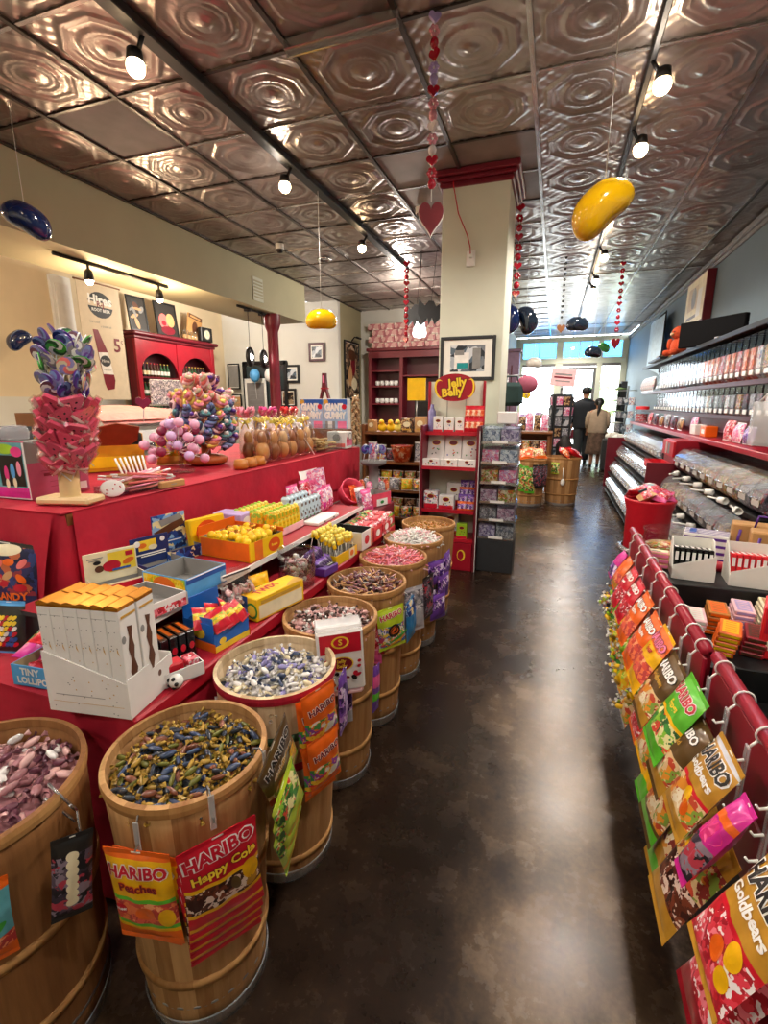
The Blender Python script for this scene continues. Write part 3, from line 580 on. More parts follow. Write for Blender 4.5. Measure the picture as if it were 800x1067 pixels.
sv=bag('gummy_bag','silver candy bag hanging on the fifth barrel',onb(*B5,0.207,-42,.55,.03,-.06),.11,.24,.03,'f_silver',[(.1,.5,'pr_grey')]); dup(sv,onb(*B5,0.194,-52,.53,.02,.05),'silver candy bag behind the front silver one'); bag('gummy_bag','dark candy bag right of the silver ones',onb(*B5,0.209,-15,.585,.03,-.06),.11,.24,.03,'f_black',[(.1,.9,'pr_dark')])
B6=(BX,2.62)
pu=bag('gummy_bag','purple candy bag on the sixth barrel, nearest one',onb(*B6,0.207,-35,.56,.03,-.06),.12,.16,.035,'f_purple',[(.15,.6,'pr_purple')])
for k,l in enumerate(('purple candy bag on the sixth barrel, at its right','purple candy bag low on the sixth barrel','purple candy bag lowest on the sixth barrel, beside the red stand')): dup(pu,onb(*B6,0.209+.006*k,-5-14*k,.585-.11*k,.03,-.05),l)
dk=bag('gummy_bag','dark striped candy bag low between fifth and sixth barrel',onb(*B6,0.201,-48,.42,.03),.12,.16,.03,'f_black',[(.2,.8,'pr_purple')])
printed('pr_navy',['#1c2450','#2a2a5a','#141a3a','#8a2a3a','#2c3a70','#b8603a'],35); mat('ink_navy','#1c2552',.4)
# ---------------------------------------------------------------- stepped display under red cloth
def A(x,y,z,deg=90,rx=0,ry=0): return TR(x,y,z,rx,ry,math.radians(deg))
SH=.655
def bench(label,x0,x1,y0,y1):
    m=MB(); m.box((x0+x1)/2,(y0+y1)/2,SH-.025,x1-x0-.03,y1-y0-.03,.036,'wood_brown'); o=thing(m,'display_bench',label,'bench')
    for x in(x0+.06,x1-.06):
        for y in(y0+.06,y1-.06): q=MB(); q.box(x,y,(SH-.043)/2,.05,.05,SH-.043,'wood_brown'); part(o,'leg',q)
bench('low wooden bench under the red cloth behind the barrels',-1.555,-.94,.78,2.83); bench('short wooden bench under red cloth before the near end of the table',-2.35,-1.57,.78,1.09)
def drape(path,z0,z1,amp,freq,n=None):
    """cloth falling from the edge path (closed or open list of xy); folds deepen downwards"""
    P=[Vector((*p,0)) for p in path]; L=[0]
    for a,b in zip(P,P[1:]): L.append(L[-1]+(b-a).length)
    def fn(u,v):
        t=u*L[-1]; k=0
        while k<len(P)-2 and L[k+1]<t: k+=1
        d=(P[k+1]-P[k]); p=P[k]+d*((t-L[k])/max(1e-6,d.length)); nn=Vector((d.y,-d.x,0)).normalized()
        w=amp*(v**.8)*(sin(freq*t)+.5*sin(2.3*freq*t+1)+.4*sin(.37*freq*t))+.010*min(1,v*6)
        return p+nn*w+Vector((0,0,z0+(z1-z0)*v))
    return fn,max(20,int(L[-1]/.035))
def cloth(name,label,x0,x1,y0,y1,zt,zb,amp,freq,sides,th=.004):
    m=MB(); m.box((x0+x1)/2,(y0+y1)/2,zt,x1-x0+.008,y1-y0+.008,th,'cloth')
    pts=[(x0,y0),(x1-.02,y0),(x1-.006,y0+.006),(x1,y0+.02),(x1,y1-.02),(x1-.006,y1-.006),(x1-.02,y1),(x0,y1)]
    fn,n=drape(pts,zt,zb,amp,freq); m.grid(fn,n,14,'cloth'); return m
m=cloth('c','',-1.558,-.938,.775,2.835,SH-.002,.03,.005,34,1)
o=thing(m,'bench_cloth','red cloth over the low bench behind the barrels','tablecloth')
q=MB(); q.box(-.926,1.805,SH-.022,.018,2.07,.05,'shelf_red',.006); part(o,'front_lip',q)
m=cloth('c','',-2.355,-1.568,.775,1.095,SH-.002,.03,.005,34,1); thing(m,'bench_cloth','red cloth over the short bench at the left edge, under the dark blue bag','tablecloth')
# the riser
ZR=.795
m=MB(); m.box(-1.3175,1.80,ZR-.008,.465,1.76,.014,'charcoal',fm={'+z':'red_paint'}); o=thing(m,'riser_shelf','dark low riser shelf standing on the red bench','shelf')
for y in(.95,1.62,2.2,2.66): q=MB(); q.box(-1.335,y,(SH+ZR-.015)/2+.001,.44,.016,ZR-.018-SH,'charcoal'); part(o,'support',q)
q=MB(); q.box(-1.083,1.80,ZR-.008,.006,1.76,.022,'white_card'); part(o,'price_strip',q,label='white shelf strip')
# upper table
TZ=1.05
m=MB(); m.box(-2.17,2.50,TZ-.03,1.18,2.68,.04,'wood_brown'); o=thing(m,'folding_table','long table under the red cloth at the left','table')
for x,y in((-2.7,1.2),(-1.63,1.2),(-2.7,3.78),(-1.63,3.78)): q=MB(); q.rod((x,y,0 if y<1.19 or x<-2.33 or y>2.84 else .0),(x,y,TZ-.05),.018,'steel',8); part(o,'leg',q)
m=cloth('t','',-2.78,-1.585,1.145,3.86,TZ-.004,.662,.012,19,1)
def flap(u,v):   # the turned-back corner fold at the near end
    a=Vector((-1.60,1.138,TZ-.002)); return Vector((-1.60-.30*u-.05*v,1.125-.03*v-.012*sin(5*u+2*v),TZ-.003-(.30+.12*sin(PI*u))*v*(1-.25*u)+.02*sin(9*u)*v))
m.grid(flap,16,12,'cloth')
def flap2(u,v): return Vector((-1.90-.6*u,1.13-.02*v-.02*v*sin(11*u),TZ-.003-.24*v+.015*sin(8*u)*v))
m.grid(flap2,20,10,'cloth')
o=thing(m,'tablecloth','bright red cloth draped over the long upper table','tablecloth')
q=MB(); q.grid(lambda u,v: Vector((-1.57+.006,1.17+2.66*u,TZ-.004-.28*v))+Vector((.012*v*(sin(16*u)+.6*sin(41*u)),0,0)),70,8,'cloth'); part(o,'front_fall',q)
# --- the white gift boxes with gold lids, in their shipper
M0=TR(-1.055,.835,SH+.004,rz=math.radians(9))
m=MB(); m.push(TR(0,.0,0)); 
W=.226
m.prism([(-W/2,0),(W/2,0),(W/2,.095),(-W/2,.165)],.003,'white_card','y',-.088); m.box(0,0,.002,W,.17,.004,'cardboard'); m.box(0,.086,.045,W,.003,.09,'white_card')
m.prism([(-.088,0),(.086,0),(.086,.085),(.0,.085),(.0,.105),(-.088,.105)],.003,'white_card','x',W/2); m.prism([(-.088,0),(.086,0),(.086,.09),(-.088,.165)],.003,'white_card','x',-W/2-.003)
F=[('r',0,-.05,.2,.0012,'ink_gold'),('t','chocolate wand',0,-.035,.014,'ink_grey') if False else ('r',-.02,-.03,.14,.002,'ink_grey')]+[('e',R.uniform(-.1,.1),R.uniform(-.07,.03),.0018,.0018,R.choice(['ink_gold','ink_grey'])) for k in range(24)]
m.deco('-y',0,-.088,.08,F); m.pop()
thing(m,'shipper_tray','white cut-down shipping tray holding the gold-lidded boxes','box',M0)
def wandbox():
    b=MB(); w,d,h=.0365,.060,.287
    b.box(0,0,h/2,w,d,h,'white_card',.0015); b.box(0,0,h-.004,w*1.01,d*1.01,.010,'gold',.001,fm={'+z':'gold'}); b.prism([(-w/2,0),(w/2,0),(w/2,.002),(-w*.2,.008),(-w/2,.003)],d,'gold','y',-d/2) if False else b.push(TR(0,0,h)).prism([(-w/2,0),(w/2,0),(w/2,.001),(-w*.15,.007),(-w/2,.002)],d,'gold','y',-d/2).pop()
    b.deco('+x',w/2,0,h/2,[('p',[(x,y) for x,y in((-.006,-.11),(.0,-.13),(.007,-.10),(.004,-.06),(.014,-.03),(.006,.0),(.011,.03),(.005,.06),(.010,.085),(-.008,.09),(-.004,.06),(-.011,.03),(-.004,.0),(-.012,-.03),(-.003,-.06))],'ink_brown'),('e',-.022,.06,.007,.010,'ink_grey'),('e',.022,-.09,.010,.012,'ink_gold'),('e',.022,-.09,.007,.009,'ink_brown'),('r',0,.118,.05,.006,'ink_gold')])
    b.deco('-y',0,-d/2,h/2,[('p',[(.004,.03),(.010,.02),(.004,.045)],'ink_gold')]+[('e',R.uniform(-.014,.014),R.uniform(-.02,.13),.0016,.0016,R.choice(['ink_gold','ink_grey'])) for k in range(9)]+[('r',0,.115,.03,.0012,'ink_grey')])
    return b
wd=wandbox().data('gift_box'); 
for r in(0,1):
    for k in range(6):
        l='tall slim white gift box with gold lid, '+('front' if r==0 else 'back')+' row, '+('first','second','third','fourth','fifth','sixth')[k]+' from the left'
        thing(wd,'gift_box',l,'box',M0@TR(-.094+.0376*k+(.002 if r else 0),-.054+.064*r,.004),'white gift boxes with gold lids')
# --- blue lollipop carton and its packets at the left edge
Mt=TR(-1.285,.845,SH+.004,rz=.10)
m=MB(); m.tray(.165,.12,.062,.003,'blue_sky','olive_wall',hb=.10); m.deco('-y',0,-.06,.03,[('t','TINY',-.02,.014,.028,'ink_white',.04),('t','LOLLIPOPS',-.0,-.012,.027,'ink_white',.04,.15),('r',.06,.024,.022,.012,'ink_white')])
m.deco('+x',.0825,0,.03,[('r',0,0,.09,.04,'ink_blue'),('r',.0,.0,.06,.03,'ink_grey')]); thing(m,'lollipop_carton','blue open carton of tiny lollipops beside the white boxes','box',Mt)
for k in range(5):
    b=MB(); b.box(0,0,0,.06,.045,.012,'pr_red',.004); thing(b,'candy_packet',('pink and white candy packet lying on top in the blue carton','second candy packet down in the blue carton','third candy packet down in the blue carton','candy packet at the left in the blue carton','candy packet at the back of the blue carton')[k],'packet',Mt@TR((.04,.03,.042,-.045,-.02)[k],(-.01,.0,.01,.0,.035)[k],.074-.016*k if k<3 else .03,.1*k,.1,.4*k))
bag('candy_pouch','red and pink candy pouch lying behind the blue carton',TR(-1.30,.985,.80,-1.25,.1,.2),.17,.15,.05,'f_red',[(.3,.7,'pr_pink')],[],[(.4,.6,.03,.016,'ink_white',0)])
bag('candy_pouch','pink and blue candy pouch under the red one, left edge',TR(-1.40,1.0,.735,-1.3,.1,.3),.17,.16,.05,'f_magenta',[(.2,.7,'pr_candy')])
bag('necktie_bag','dark blue printed candy bag leaning on the red cloth, left edge',TR(-1.80,1.085,.945,-.12,.10,.18),.28,.29,.05,'f_black',[(.0,.62,'pr_navy'),(.62,1,'ink_navy')],[('CANDY',.35,.66,.038,'ink_orange',None,.12),('NECKTIE',.25,.80,.036,'ink_orange',None,.12)],[(.1,.1,.06,.02,'cream_card',.1)]+[(R.uniform(-.7,.7),R.uniform(.2,.55),.022,.013,R.choice(['ink_red','salmon','orange','tan']),R.uniform(-1,1)) for k in range(14)])
b=bag('stripe_pouch','blue edged pouch with striped candy sticks, left edge',TR(-1.56,.92,.82,-.15,.0,.25),.11,.17,.03,'blue_sky',[(.1,.95,'f_black')],[],[(-.5+.25*k,.3+.10*j,.011,.006,R.choice(['ink_white','ink_blue','ink_red','ink_yellow']),.6) for k in range(5) for j in range(6)])
# --- cartons on the riser
def carton(name,label,M,w,d,h,hb,m,mi='grey_card',front=(),head=(),hf=None,group=None,side=()):
    b=MB(); b.tray(w,d,h,.003,m,mi,hf=hf); b.deco('-y',0,-d/2,(hf or h)/2,front); b.deco('+x',w/2,0,h/2,side); b.deco('-x',-w/2,0,h/2,side)
    o=thing(b,name,label,'box',M,group)
    if hb: q=MB(); q.box(0,d/2-.003,hb/2+h*.3,w,.004,hb-h*.4,m,.001); q.deco('-y',0,d/2-.005,h+(hb-h)/2,head); part(o,'header_card',q)
    return o
b=carton('display_carton','cream carton with scalloped yellow and red header against the cloth',A(-1.37,1.155,ZR,68),.17,.11,.045,.125,'cream_card','grey_card',[('r',0,0,.17,.035,'ink_red')],[('r',.035,.0,.09,.07,'ink_yellow'),('e',.0,-.012,.030,.020,'ink_red'),('e',-.04,-.015,.014,.012,'ink_brown'),('e',-.045,.008,.012,.007,'ink_black'),('e',.055,-.005,.02,.010,'ink_orange',.3),('r',.06,.022,.025,.016,'ink_red'),('r',-.05,.025,.05,.003,'ink_grey'),('r',-.05,.018,.04,.003,'ink_grey'),('r',.03,-.027,.06,.008,'ink_blue')])
q=MB(); q.prism([(.03,.0),(.10,.0),(.10,.05),(.06,.05),(.03,.02)],.004,'cream_card','y',.055); q.push(TR(0,0,.12)); q.pop()
carton('display_carton','navy carton with yellow square on its raised header',A(-1.38,1.345,ZR,74),.15,.11,.045,.125,'navy','grey_card',[('t','WAFERS' if False else ' ',0,0,.01,'ink_white')],[('r',-.01,.012,.07,.04,'ink_yellow'),('e',-.03,.012,.016,.010,'ink_orange'),('e',.01,.0,.018,.010,'cream_card'),('e',-.05,.022,.012,.012,'ink_white'),('r',0,-.022,.12,.005,'ink_white'),('r',0.01,-.030,.10,.004,'ink_white'),('e',.05,.025,.010,.010,'ink_white')])
carton('display_carton','dark blue carton with tilted brown bar on its header',A(-1.43,1.50,ZR,76),.15,.10,.05,.175,'pr_blue','grey_card',[],[('p',[(-.07,.0),(.06,.045),(.072,.015),(-.058,-.03)],'ink_brown'),('p',[(-.045,.045),(.05,.062),(.065,.04),(-.035,.018)],'ink_grey'),('e',-.065,-.035,.012,.012,'ink_gold'),('r',0,-.048,.13,.02,'ink_blue'),('r',.01,-.046,.08,.004,'ink_white')])
def orange_badge(s=1): return [('e',0,0,.052*s,.040*s,'ink_orange',.2),('e',0,0,.045*s,.033*s,'ink_red',.2),('e',0,0,.043*s,.031*s,'ink_orange',.2)]
b=MB(); b.box(0,0,.07,.185,.035,.14,'yellow',.006); b.deco('-y',0,-.0175,.07,[('e',-.01,.01,.058,.046,'orange_deep',.15),('t',"Reese's",-.01,.022,.022,'ink_yellow',.02,None,.1) ,('t','PIECES',-.01,.0,.017,'ink_yellow',.03,None,.1),('e',.055,-.002,.016,.028,'ink_brown',-.2)])
thing(b,'candy_box','yellow box with orange oval badge standing against the cloth','box',A(-1.40,1.655,ZR+.001,78,-.12))
tr=carton('display_carton','yellow and orange carton full of foil balls on the riser',A(-1.225,1.655,ZR,84),.215,.27,.08,None,'yellow','grey_card',[('r',-.055,0,.05,.08,'ink_orange'),('e',.045,.0,.040,.030,'orange_deep'),('t','Reese',.045,.0,.017,'ink_yellow',.03)],side=[('r',0,0,.26,.075,'ink_orange')])
q=MB(); q.push(TR(.1095,0,.080)); q.prism([(-.135,0),(.135,0),(.135,.018),(-.135,.018)],.004,'orange','x'); q.pop(); q.box(0,.137,.095,.22,.004,.05,'orange'); part(tr,'orange_flap',q)
for k in range(34):
    i,j=k%6,k//6; l='yellow foil ball in the orange carton on the riser'
    b=MB(); b.ball(0,0,0,.0185,m=('yellow' if R.random()<.75 else 'gold') ,nu=10,nv=7)
    thing(b,'foil_ball','yellow foil ball in the orange carton on the riser','candy',A(-1.225,1.655,ZR,84)@TR(-.085+.034*i+R.uniform(-.003,.003),-.10+.037*j,.078+R.uniform(-.004,.016)),'foil balls in the orange carton')
bc=carton('display_carton','emptied blue carton with grey inside and white front flap',A(-1.175,1.255,ZR,85),.18,.20,.068,None,'blue_sky','grey_card',[('r',0,.022,.18,.016,'ink_blue')],side=[('r',0,0,.19,.062,'pr_yellow'),('e',0,0,.05,.03,'ink_orange')]); q=MB(); q.push(TR(0,-.102,.066,.95)); q.box(0,.0,-.022,.17,.003,.045,'white_card'); q.pop(); part(bc,'front_flap',q)
carton('display_carton','low white tray with lid edge, nearly empty, behind the white boxes',A(-1.165,1.065,ZR,82),.155,.19,.045,None,'white_card','grey_card',[('r',0,-.008,.15,.024,'pr_red')],side=[('r',0,0,.2,.04,'white_card'),('r',0,0,.1,.002,'ink_grey')])
# yellow chicks boxes, spotted pouches, pink packs farther along the riser
b=MB(); b.box(0,0,.055,.10,.16,.11,'lilac',.004); b.deco('+x',.05,0,.055,[('e',0,0,.02,.02,'ink_white'),('t','P',0,0,.03,'ink_maroon',.03)]); b.deco('-y',0,-.08,.055,[('e',0,.02,.03,.02,'ink_white'),('r',0,-.03,.08,.02,'ink_pink')]); thing(b,'candy_box','lilac box at the near end of the yellow packets','box',A(-1.44,1.885,ZR,90))
ct=carton('display_carton','pale carton holding two rows of yellow candy packets',A(-1.34,2.02,ZR,90),.23,.30,.035,None,'pink_pale','grey_card')
for j in range(3):
    for k in range(7):
        b=MB(); b.box(0,0,.055,.028,.075,.105,'pr_yellow',.008); b.ball(0,-.02,.108,.012,.012,.010,'yellow_pale',8,5); b.ball(0,.02,.105,.012,.012,.012,'green_lime',8,5)
        thing(b,'candy_packet','yellow candy packet standing in the pale carton on the riser','packet',A(-1.34,2.02,ZR+.004,90)@TR(-.099+.033*k,-.10+.088*j,0,rx=-.08),'yellow packets in the pale carton')
spot=[]
for j in range(2):
    for k in range(6):
        b=MB(); b.box(0,0,.06,.036,.05,.12,'white_card' if j else 'blue_pale',.012) if False else b.box(0,0,.06,.036,.05,.12,'milk',.012) if 'milk' in MATS else b.box(0,0,.06,.036,.05,.12,mat('milk','#cfe3ee',.4),.012)
        b.deco('-y',0,-.025,.06,[('e',0,.035,.009,.009,'ink_brown'),('e',-.006,-.02,.007,.011,'ink_brown',.4),('e',.009,.0,.005,.008,'ink_black',.2),('e',.006,-.042,.008,.005,'ink_green')]); b.deco('+z',0,0,.12,[('e',0,0,.009,.012,'ink_brown')])
        thing(b,'spotted_pouch','pale blue pouch with dark cow spots on the riser','pouch',A(-1.26-.075*j,2.205+.041*k,ZR,90)@TR(0,0,.012*j),'cow spotted pouches')
b=MB(); b.box(0,0,.008,.26,.10,.016,'white_card',.002); b.deco('-y',0,-.05,.008,[('e',-.05,0,.008,.005,'ink_black'),('e',.06,0,.009,.005,'ink_black')]); thing(b,'display_carton','white spotted base tray in front of the cow pouches','box',A(-1.165,2.28,ZR,90))
for k,(y,x,l,pm,h) in enumerate([(2.50,-1.27,'pink and white candy bag, nearest of the pink group','pr_pink',.15),(2.60,-1.29,'pink and white candy bag, second of the pink group','pr_pink',.15),(2.56,-1.42,'red candy bag behind the pink ones on the riser','pr_red',.18),(2.43,-1.43,'pink candy bag against the cloth behind the spotted pouches','pr_pink',.17)]):
    bag('candy_bag',l,A(x,y,ZR+h-.012,88,-.12),.12,h,.05,'f_pink',[(.08,.92,pm)],[],[(.2,.45,.02,.016,'ink_white',0),(-.3,.7,.016,.02,'f_magenta',0)])
# --- on the bench in front of the riser
for k in range(4):
    b=MB(); b.box(0,0,.045,.024,.10,.09,'black_gloss',.002,fm={'+z':'brown'}); b.deco('-y',0,-.05,.045,[('e',0,0,.008,.012,'ink_red')]); b.deco('+z',0,0,.09,[('r',0,0,.012,.07,'ink_orange')]); b.deco('+x',.012,0,.045,[('r',0,-.025,.09,.02,'ink_grey'),('e',.015,.0,.026,.018,'ink_orange'),('e',.015,.0,.020,.012,'ink_maroon')])
    thing(b,'chocolate_box','slim black chocolate box with orange stripe, '+('nearest','second','third','last')[k]+' of four under the riser','box',A(-1.005,1.035,SH+.002,70)@TR(-.055+.027*k,.045,0),'black chocolate boxes')
b=MB(); b.tray(.11,.07,.04,.003,'white_card','grey_card'); b.box(-.02,0,.035,.05,.045,.04,'red',.004); b.box(.03,.0,.03,.035,.045,.045,'pr_red',.004); thing(b,'display_carton','small white tray of red packs in front of the black boxes','box',A(-.955,.965,SH+.002,64))
b=MB(); b.ball(0,0,.02,.02,m='white',nu=12,nv=8); 
for a in range(5): b.ball(.013*cos(a*1.26),-.012,.02+.013*sin(a*1.26),.006,.007,.006,'black',6,5)
thing(b,'candy_ball','black and white ball at the shelf edge beside the white boxes','ball',TR(-.925,.915,SH+.002))
bb=carton('display_carton','blue carton torn open over red snack packs',A(-1.0,1.185,SH+.002,80),.145,.14,.09,.14,'blue','grey_card',[('e',-.04,.0,.014,.011,'ink_yellow'),('e',.05,-.02,.02,.012,'ink_green'),('r',0,-.02,.145,.02,'ink_yellow')],[],hf=.06,side=[('e',0,.01,.03,.02,'ink_yellow'),('r',0,-.03,.15,.03,'ink_orange')])
q=MB(); q.add([(-.073,-.07,.06),(-.073,-.07,.115),(-.062,.04,.10),(-.073,.07,.07)],[(0,1,2,3)],'blue'); part(bb,'torn_flap',q)
for k in range(6): bag('snack_pack','red snack pack in the torn blue carton',A(-1.0,1.185,SH,80)@TR(-.04+.04*(k%3),-.03+.05*(k//3),.125,-.7,.2*(k-2),.4*(k%3-1)),.06,.075,.02,'f_red',[(.3,.6,'pr_yellow')],group='red snack packs in the torn carton')
# clear bag of pink wrapped candies
b=MB(); b.grid(lambda u,v: Vector(((u-.5)*.15*(1-.2*v),-.045*sin(PI*u)*(1-.75*v)-.003,.19*v)),12,10,'cello'); b.grid(lambda u,v: Vector(((.5-u)*.15*(1-.2*v),.045*sin(PI*u)*(1-.75*v)+.003,.19*v)),12,10,'cello'); b.box(0,-.002,.165,.125,.012,.02,'white',.004); b.box(0,-.009,.17,.12,.004,.004,'charcoal')
t=thing(b,'clear_candy_bag','clear zip bag of pink wrapped candies at the shelf edge','bag',A(-1.02,1.345,SH+.003,76,-.12))
pw=[wrapped('pink_pale','w_white',.012,.008),wrapped('w_pinkish','w_white',.012,.009)]; q=MB()
for k in range(95):
    z=R.uniform(.01,.115); x=R.uniform(-.062,.062); y=R.uniform(-.035,.03)*(1-z*3); p=R.choice(pw); q.push(TR(x,y,z,R.uniform(0,3),R.uniform(0,3),R.uniform(0,3))); q.add(p.v,p.f,list(p.m),True); q.pop()
part(t,'wrapped_candies',q,label='pink wrapped candies inside',kind='stuff')
bag('candy_bag','small yellow and green candy bag between clear bag and glass jar',A(-1.05,1.50,SH+.115,70,-.3),.09,.11,.03,'f_yellow',[(.4,.9,'pr_green')])
b=MB(); b.box(0,0,.045,.245,.088,.088,'yellow',.003); b.deco('+z',0,0,.089,[('t','TWIX',-.03,.005,.045,'ink_red',.05,None,.12),('p',[(.03,-.044),(.122,-.044),(.122,.0),(.06,-.02)],'ink_gold')]); b.deco('-y',0,-.044,.045,[('r',-.0,-.01,.22,.05,'cream_card'),('r',.0,.025,.2,.012,'ink_gold')]); b.deco('-x',-.1225,0,.045,[('e',.02,-.005,.03,.03,'ink_green'),('r',-.02,0,.04,.088,'ink_blue'),('e',.02,-.005,.022,.022,'ink_yellow')])
thing(b,'chocolate_bar_box','yellow box lying at the red shelf edge beside the glass jar','box',A(-.955,1.455,SH+.002,76))
# jar of lollipops
b=MB(); b.lathe([(.078,0),(.088,.006),(.090,.06),(.090,.15),(.086,.168),(.088,.178),(.092,.182)],'glass',32,cap0=True); b.lathe([(.092,.182),(.088,.181),(.084,.168),(.087,.15),(.087,.05)],'glass',32); t=thing(b,'glass_jar','round glass jar half full of striped candies on the bench','jar',TR(-.990,1.70,SH+.002,s=.88))
for k in range(46):
    p=[stick_pop('w_plum','ink_white'),stick_pop('w_white','ink_white'),wrapped('pink_pale','w_white',.013,.009),wrapped('w_pinkish','w_plum',.013,.009)][k%4].data('jar_candy')
    thing(p,'jar_candy','pink and plum candy in the round glass jar','candy',TR(-.990,1.70,SH)@heap_pose(0,0,.025+.065*(k>15)-.02*(k>32),.05,.02,k%23,23,.7),'candies in the glass jar')
# purple packs, yellow lollies, end cartons
for k in range(8): bag('candy_pack','small shiny purple candy pack in front of the riser',A(-1.02+.05*(k%2),1.84+.035*(k//2),SH+.10-.03*(k%2),75+8*(k%3),-.5,.1*(k-3)),.055,.085,.03,'f_purple',[(.2,.8,'purple_dark')],group='purple candy packs beside the jar')
b=MB(); b.box(0,0,.02,.11,.06,.04,'purple',.004); b.deco('+z',0,0,.04,[('r',.02,0,.06,.045,'ink_black'),('r',.02,.008,.04,.006,'ink_white'),('r',.02,-.008,.04,.006,'ink_white')]); thing(b,'display_carton','small purple carton with black and white stripes at the shelf edge','box',A(-.935,1.87,SH+.002,82))
yc=carton('display_carton','low carton of bright yellow lollipops in front of the riser',A(-1.0,2.08,SH+.002,86),.22,.16,.05,None,'yellow','grey_card',[('r',.05,0,.06,.05,'cream_card'),('e',.05,0,.02,.015,'ink_orange')])
yp=MB(); yp.rod((0,0,-.085),(0,0,0),.002,'white',5); yp.box(0,0,.004,.024,.016,.03,'yellow',.007); yp.ball(0,0,.02,.013,.011,.012,'yellow_pale',9,6); yd=yp.data('yellow_lollipop')
for k in range(36): thing(yd,'yellow_lollipop','yellow lollipop crowded upright in the low yellow carton','lollipop',A(-1.0,2.08,SH+.002,86)@TR(-.09+.036*(k%6)+R.uniform(-.006,.006),-.06+.024*(k//6)+R.uniform(-.004,.004),.088+.008*(k//6)+R.uniform(-.004,.01),R.uniform(-.25,.2),R.uniform(-.2,.2)),'yellow lollipops in the low carton')
carton('display_carton','white and tan carton with orange edge, dark inside',A(-1.0,2.305,SH+.002,88),.14,.20,.10,None,'white_card','dark',[('r',.055,0,.02,.1,'ink_orange'),('e',-.01,.0,.03,.025,'ink_red')],side=[('r',0,0,.19,.09,'cream_card')])
for k,(y,x,pm,l) in enumerate([(2.47,-1.0,'red_bright','long red carton of packets, nearest of the red ones'),(2.62,-1.0,'pr_red','red and yellow printed carton second from the shelf end'),(2.755,-1.02,'pr_green','green and red printed carton at the far end of the bench')]):
    t=carton('display_carton',l,A(x,y,SH+.002,89),.13,.2,.085,None,pm,'grey_card',[('r',0,0,.13,.05,'ink_red'),('e',0,.0,.03,.02,'ink_white')],side=[('r',0,0,.2,.05,'ink_red')])
    for j in range(4):
        b=MB(); b.box(0,0,.045,.11,.036,.085,('pr_red','red','pr_red','pr_green')[j],.004); thing(b,'candy_packet',('red packet at the front of the ','red packet second in the ','printed packet third in the ','green packet at the back of the ')[j]+('near','middle','far')[k]+' red bench carton','packet',A(x,y,SH+.006,89)@TR(0,-.072+.045*j,0))
# clutter beyond the far end of the riser, standing on the bench and table end
b=MB(); b.grid(lambda u,v: Vector(((u-.5)*.18,-.02-.05*sin(PI*u)-.04*v,.20*v)),10,6,'pr_pink'); b.grid(lambda u,v: Vector(((.5-u)*.18,.05*sin(PI*u)+.0,.22*v)),10,6,'white'); thing(b,'candy_pouch','pink and white open pouch leaning at the far end of the table front','pouch',A(-1.40,2.70,ZR+.003,78,-.35))
# ---------------------------------------------------------------- on the upper table
# wooden lollipop tree: melon slices below, swirl pops above
TX,TY=-1.70,1.275
m=MB(); m.box(0,0,.014,.21,.105,.028,'wood_light',.008); t=thing(m,'lollipop_tree','pale wooden lollipop tree stand at the near corner of the table','stand',TR(TX,TY,TZ+.002,rz=.25))
q=MB(); q.push(TR(0,0,.02,0,.055,0)); q.lathe([(.034,.0),(.034,.16),(.03,.38),(.022,.58)],'wood_light',20,cap1=True); q.pop(); part(t,'trunk',q)
mat('steel_blue','#6f86b8',.3); mat('soft_orange','#e0906a',.3); mat('soft_teal','#5f9aa0',.3)
def melon():
    b=MB(); b.rod((0,0,-.085),(0,0,-.02),.0022,'white',5); h=b
    h.prism([(-.036,-.03),(.036,-.03),(.040,-.022),(.006,.040),(-.006,.040),(-.040,-.022)],.014,'melon','y',-.007)
    h.prism([(-.041,-.024),(-.037,-.034),(.037,-.034),(.041,-.024)],.017,'rind','y',-.0085)
    for s in(-1,1):
        for x,z in((-.014,-.012),(.014,-.010),(0,.008),(-.005,-.02),(.02,-.02)): h.ell(x,z*s*1.0 if False else z,.0035,.005,'black',Matrix.Translation((0,s*.0078,0))@(RX90 if s<0 else Matrix(((1,0,0,0),(0,0,1,0),(0,1,0,0),(0,0,0,1)))),n=8)
    h.prism([(-.044,-.036),(.044,-.036),(.046,-.026),(.008,.047),(-.008,.047),(-.046,-.026)],.022,'cello','y',-.011)
    return b
mat('melon','#ea5a80',.3,var=.12); mat('rind','#f0d8d8',.4)
mat('rind_green','#7fae5a',.4)
def swirl(c1,c2,c3):
    b=MB(); b.rod((0,0,-.09),(0,0,-.03),.0025,'white',5)
    vs=[];fs=[];ms=[]; n=24; rr=[0.0,.011,.021,.030,.036]
    for s in(-1,1):
        base=len(vs)
        for k,r in enumerate(rr):
            for i in range(n): a=2*PI*i/n+.55*k; vs.append((r*cos(a),s*(.0065-.004*(r/.036)**2),r*sin(a)))
        for k in range(len(rr)-1):
            for i in range(n):
                f=(base+k*n+i,base+k*n+(i+1)%n,base+(k+1)*n+(i+1)%n,base+(k+1)*n+i); fs.append(f if s<0 else f[::-1]); ms.append((c1,c2,c3)[(i//4)%3])
    b.add(vs,fs,ms,True); q=(len(rr)-1)*n; b.add([vs[q+i] for i in range(n)]+[vs[len(rr)*n+q+i] for i in range(n)],[(i,n+i,n+(i+1)%n,(i+1)%n) for i in range(n)],c2,True)
    b.lathe([(.043,-.0),(.030,.013),(.002,.014)],'cello',10) if False else None
    return b
md=melon().data('melon_lollipop')
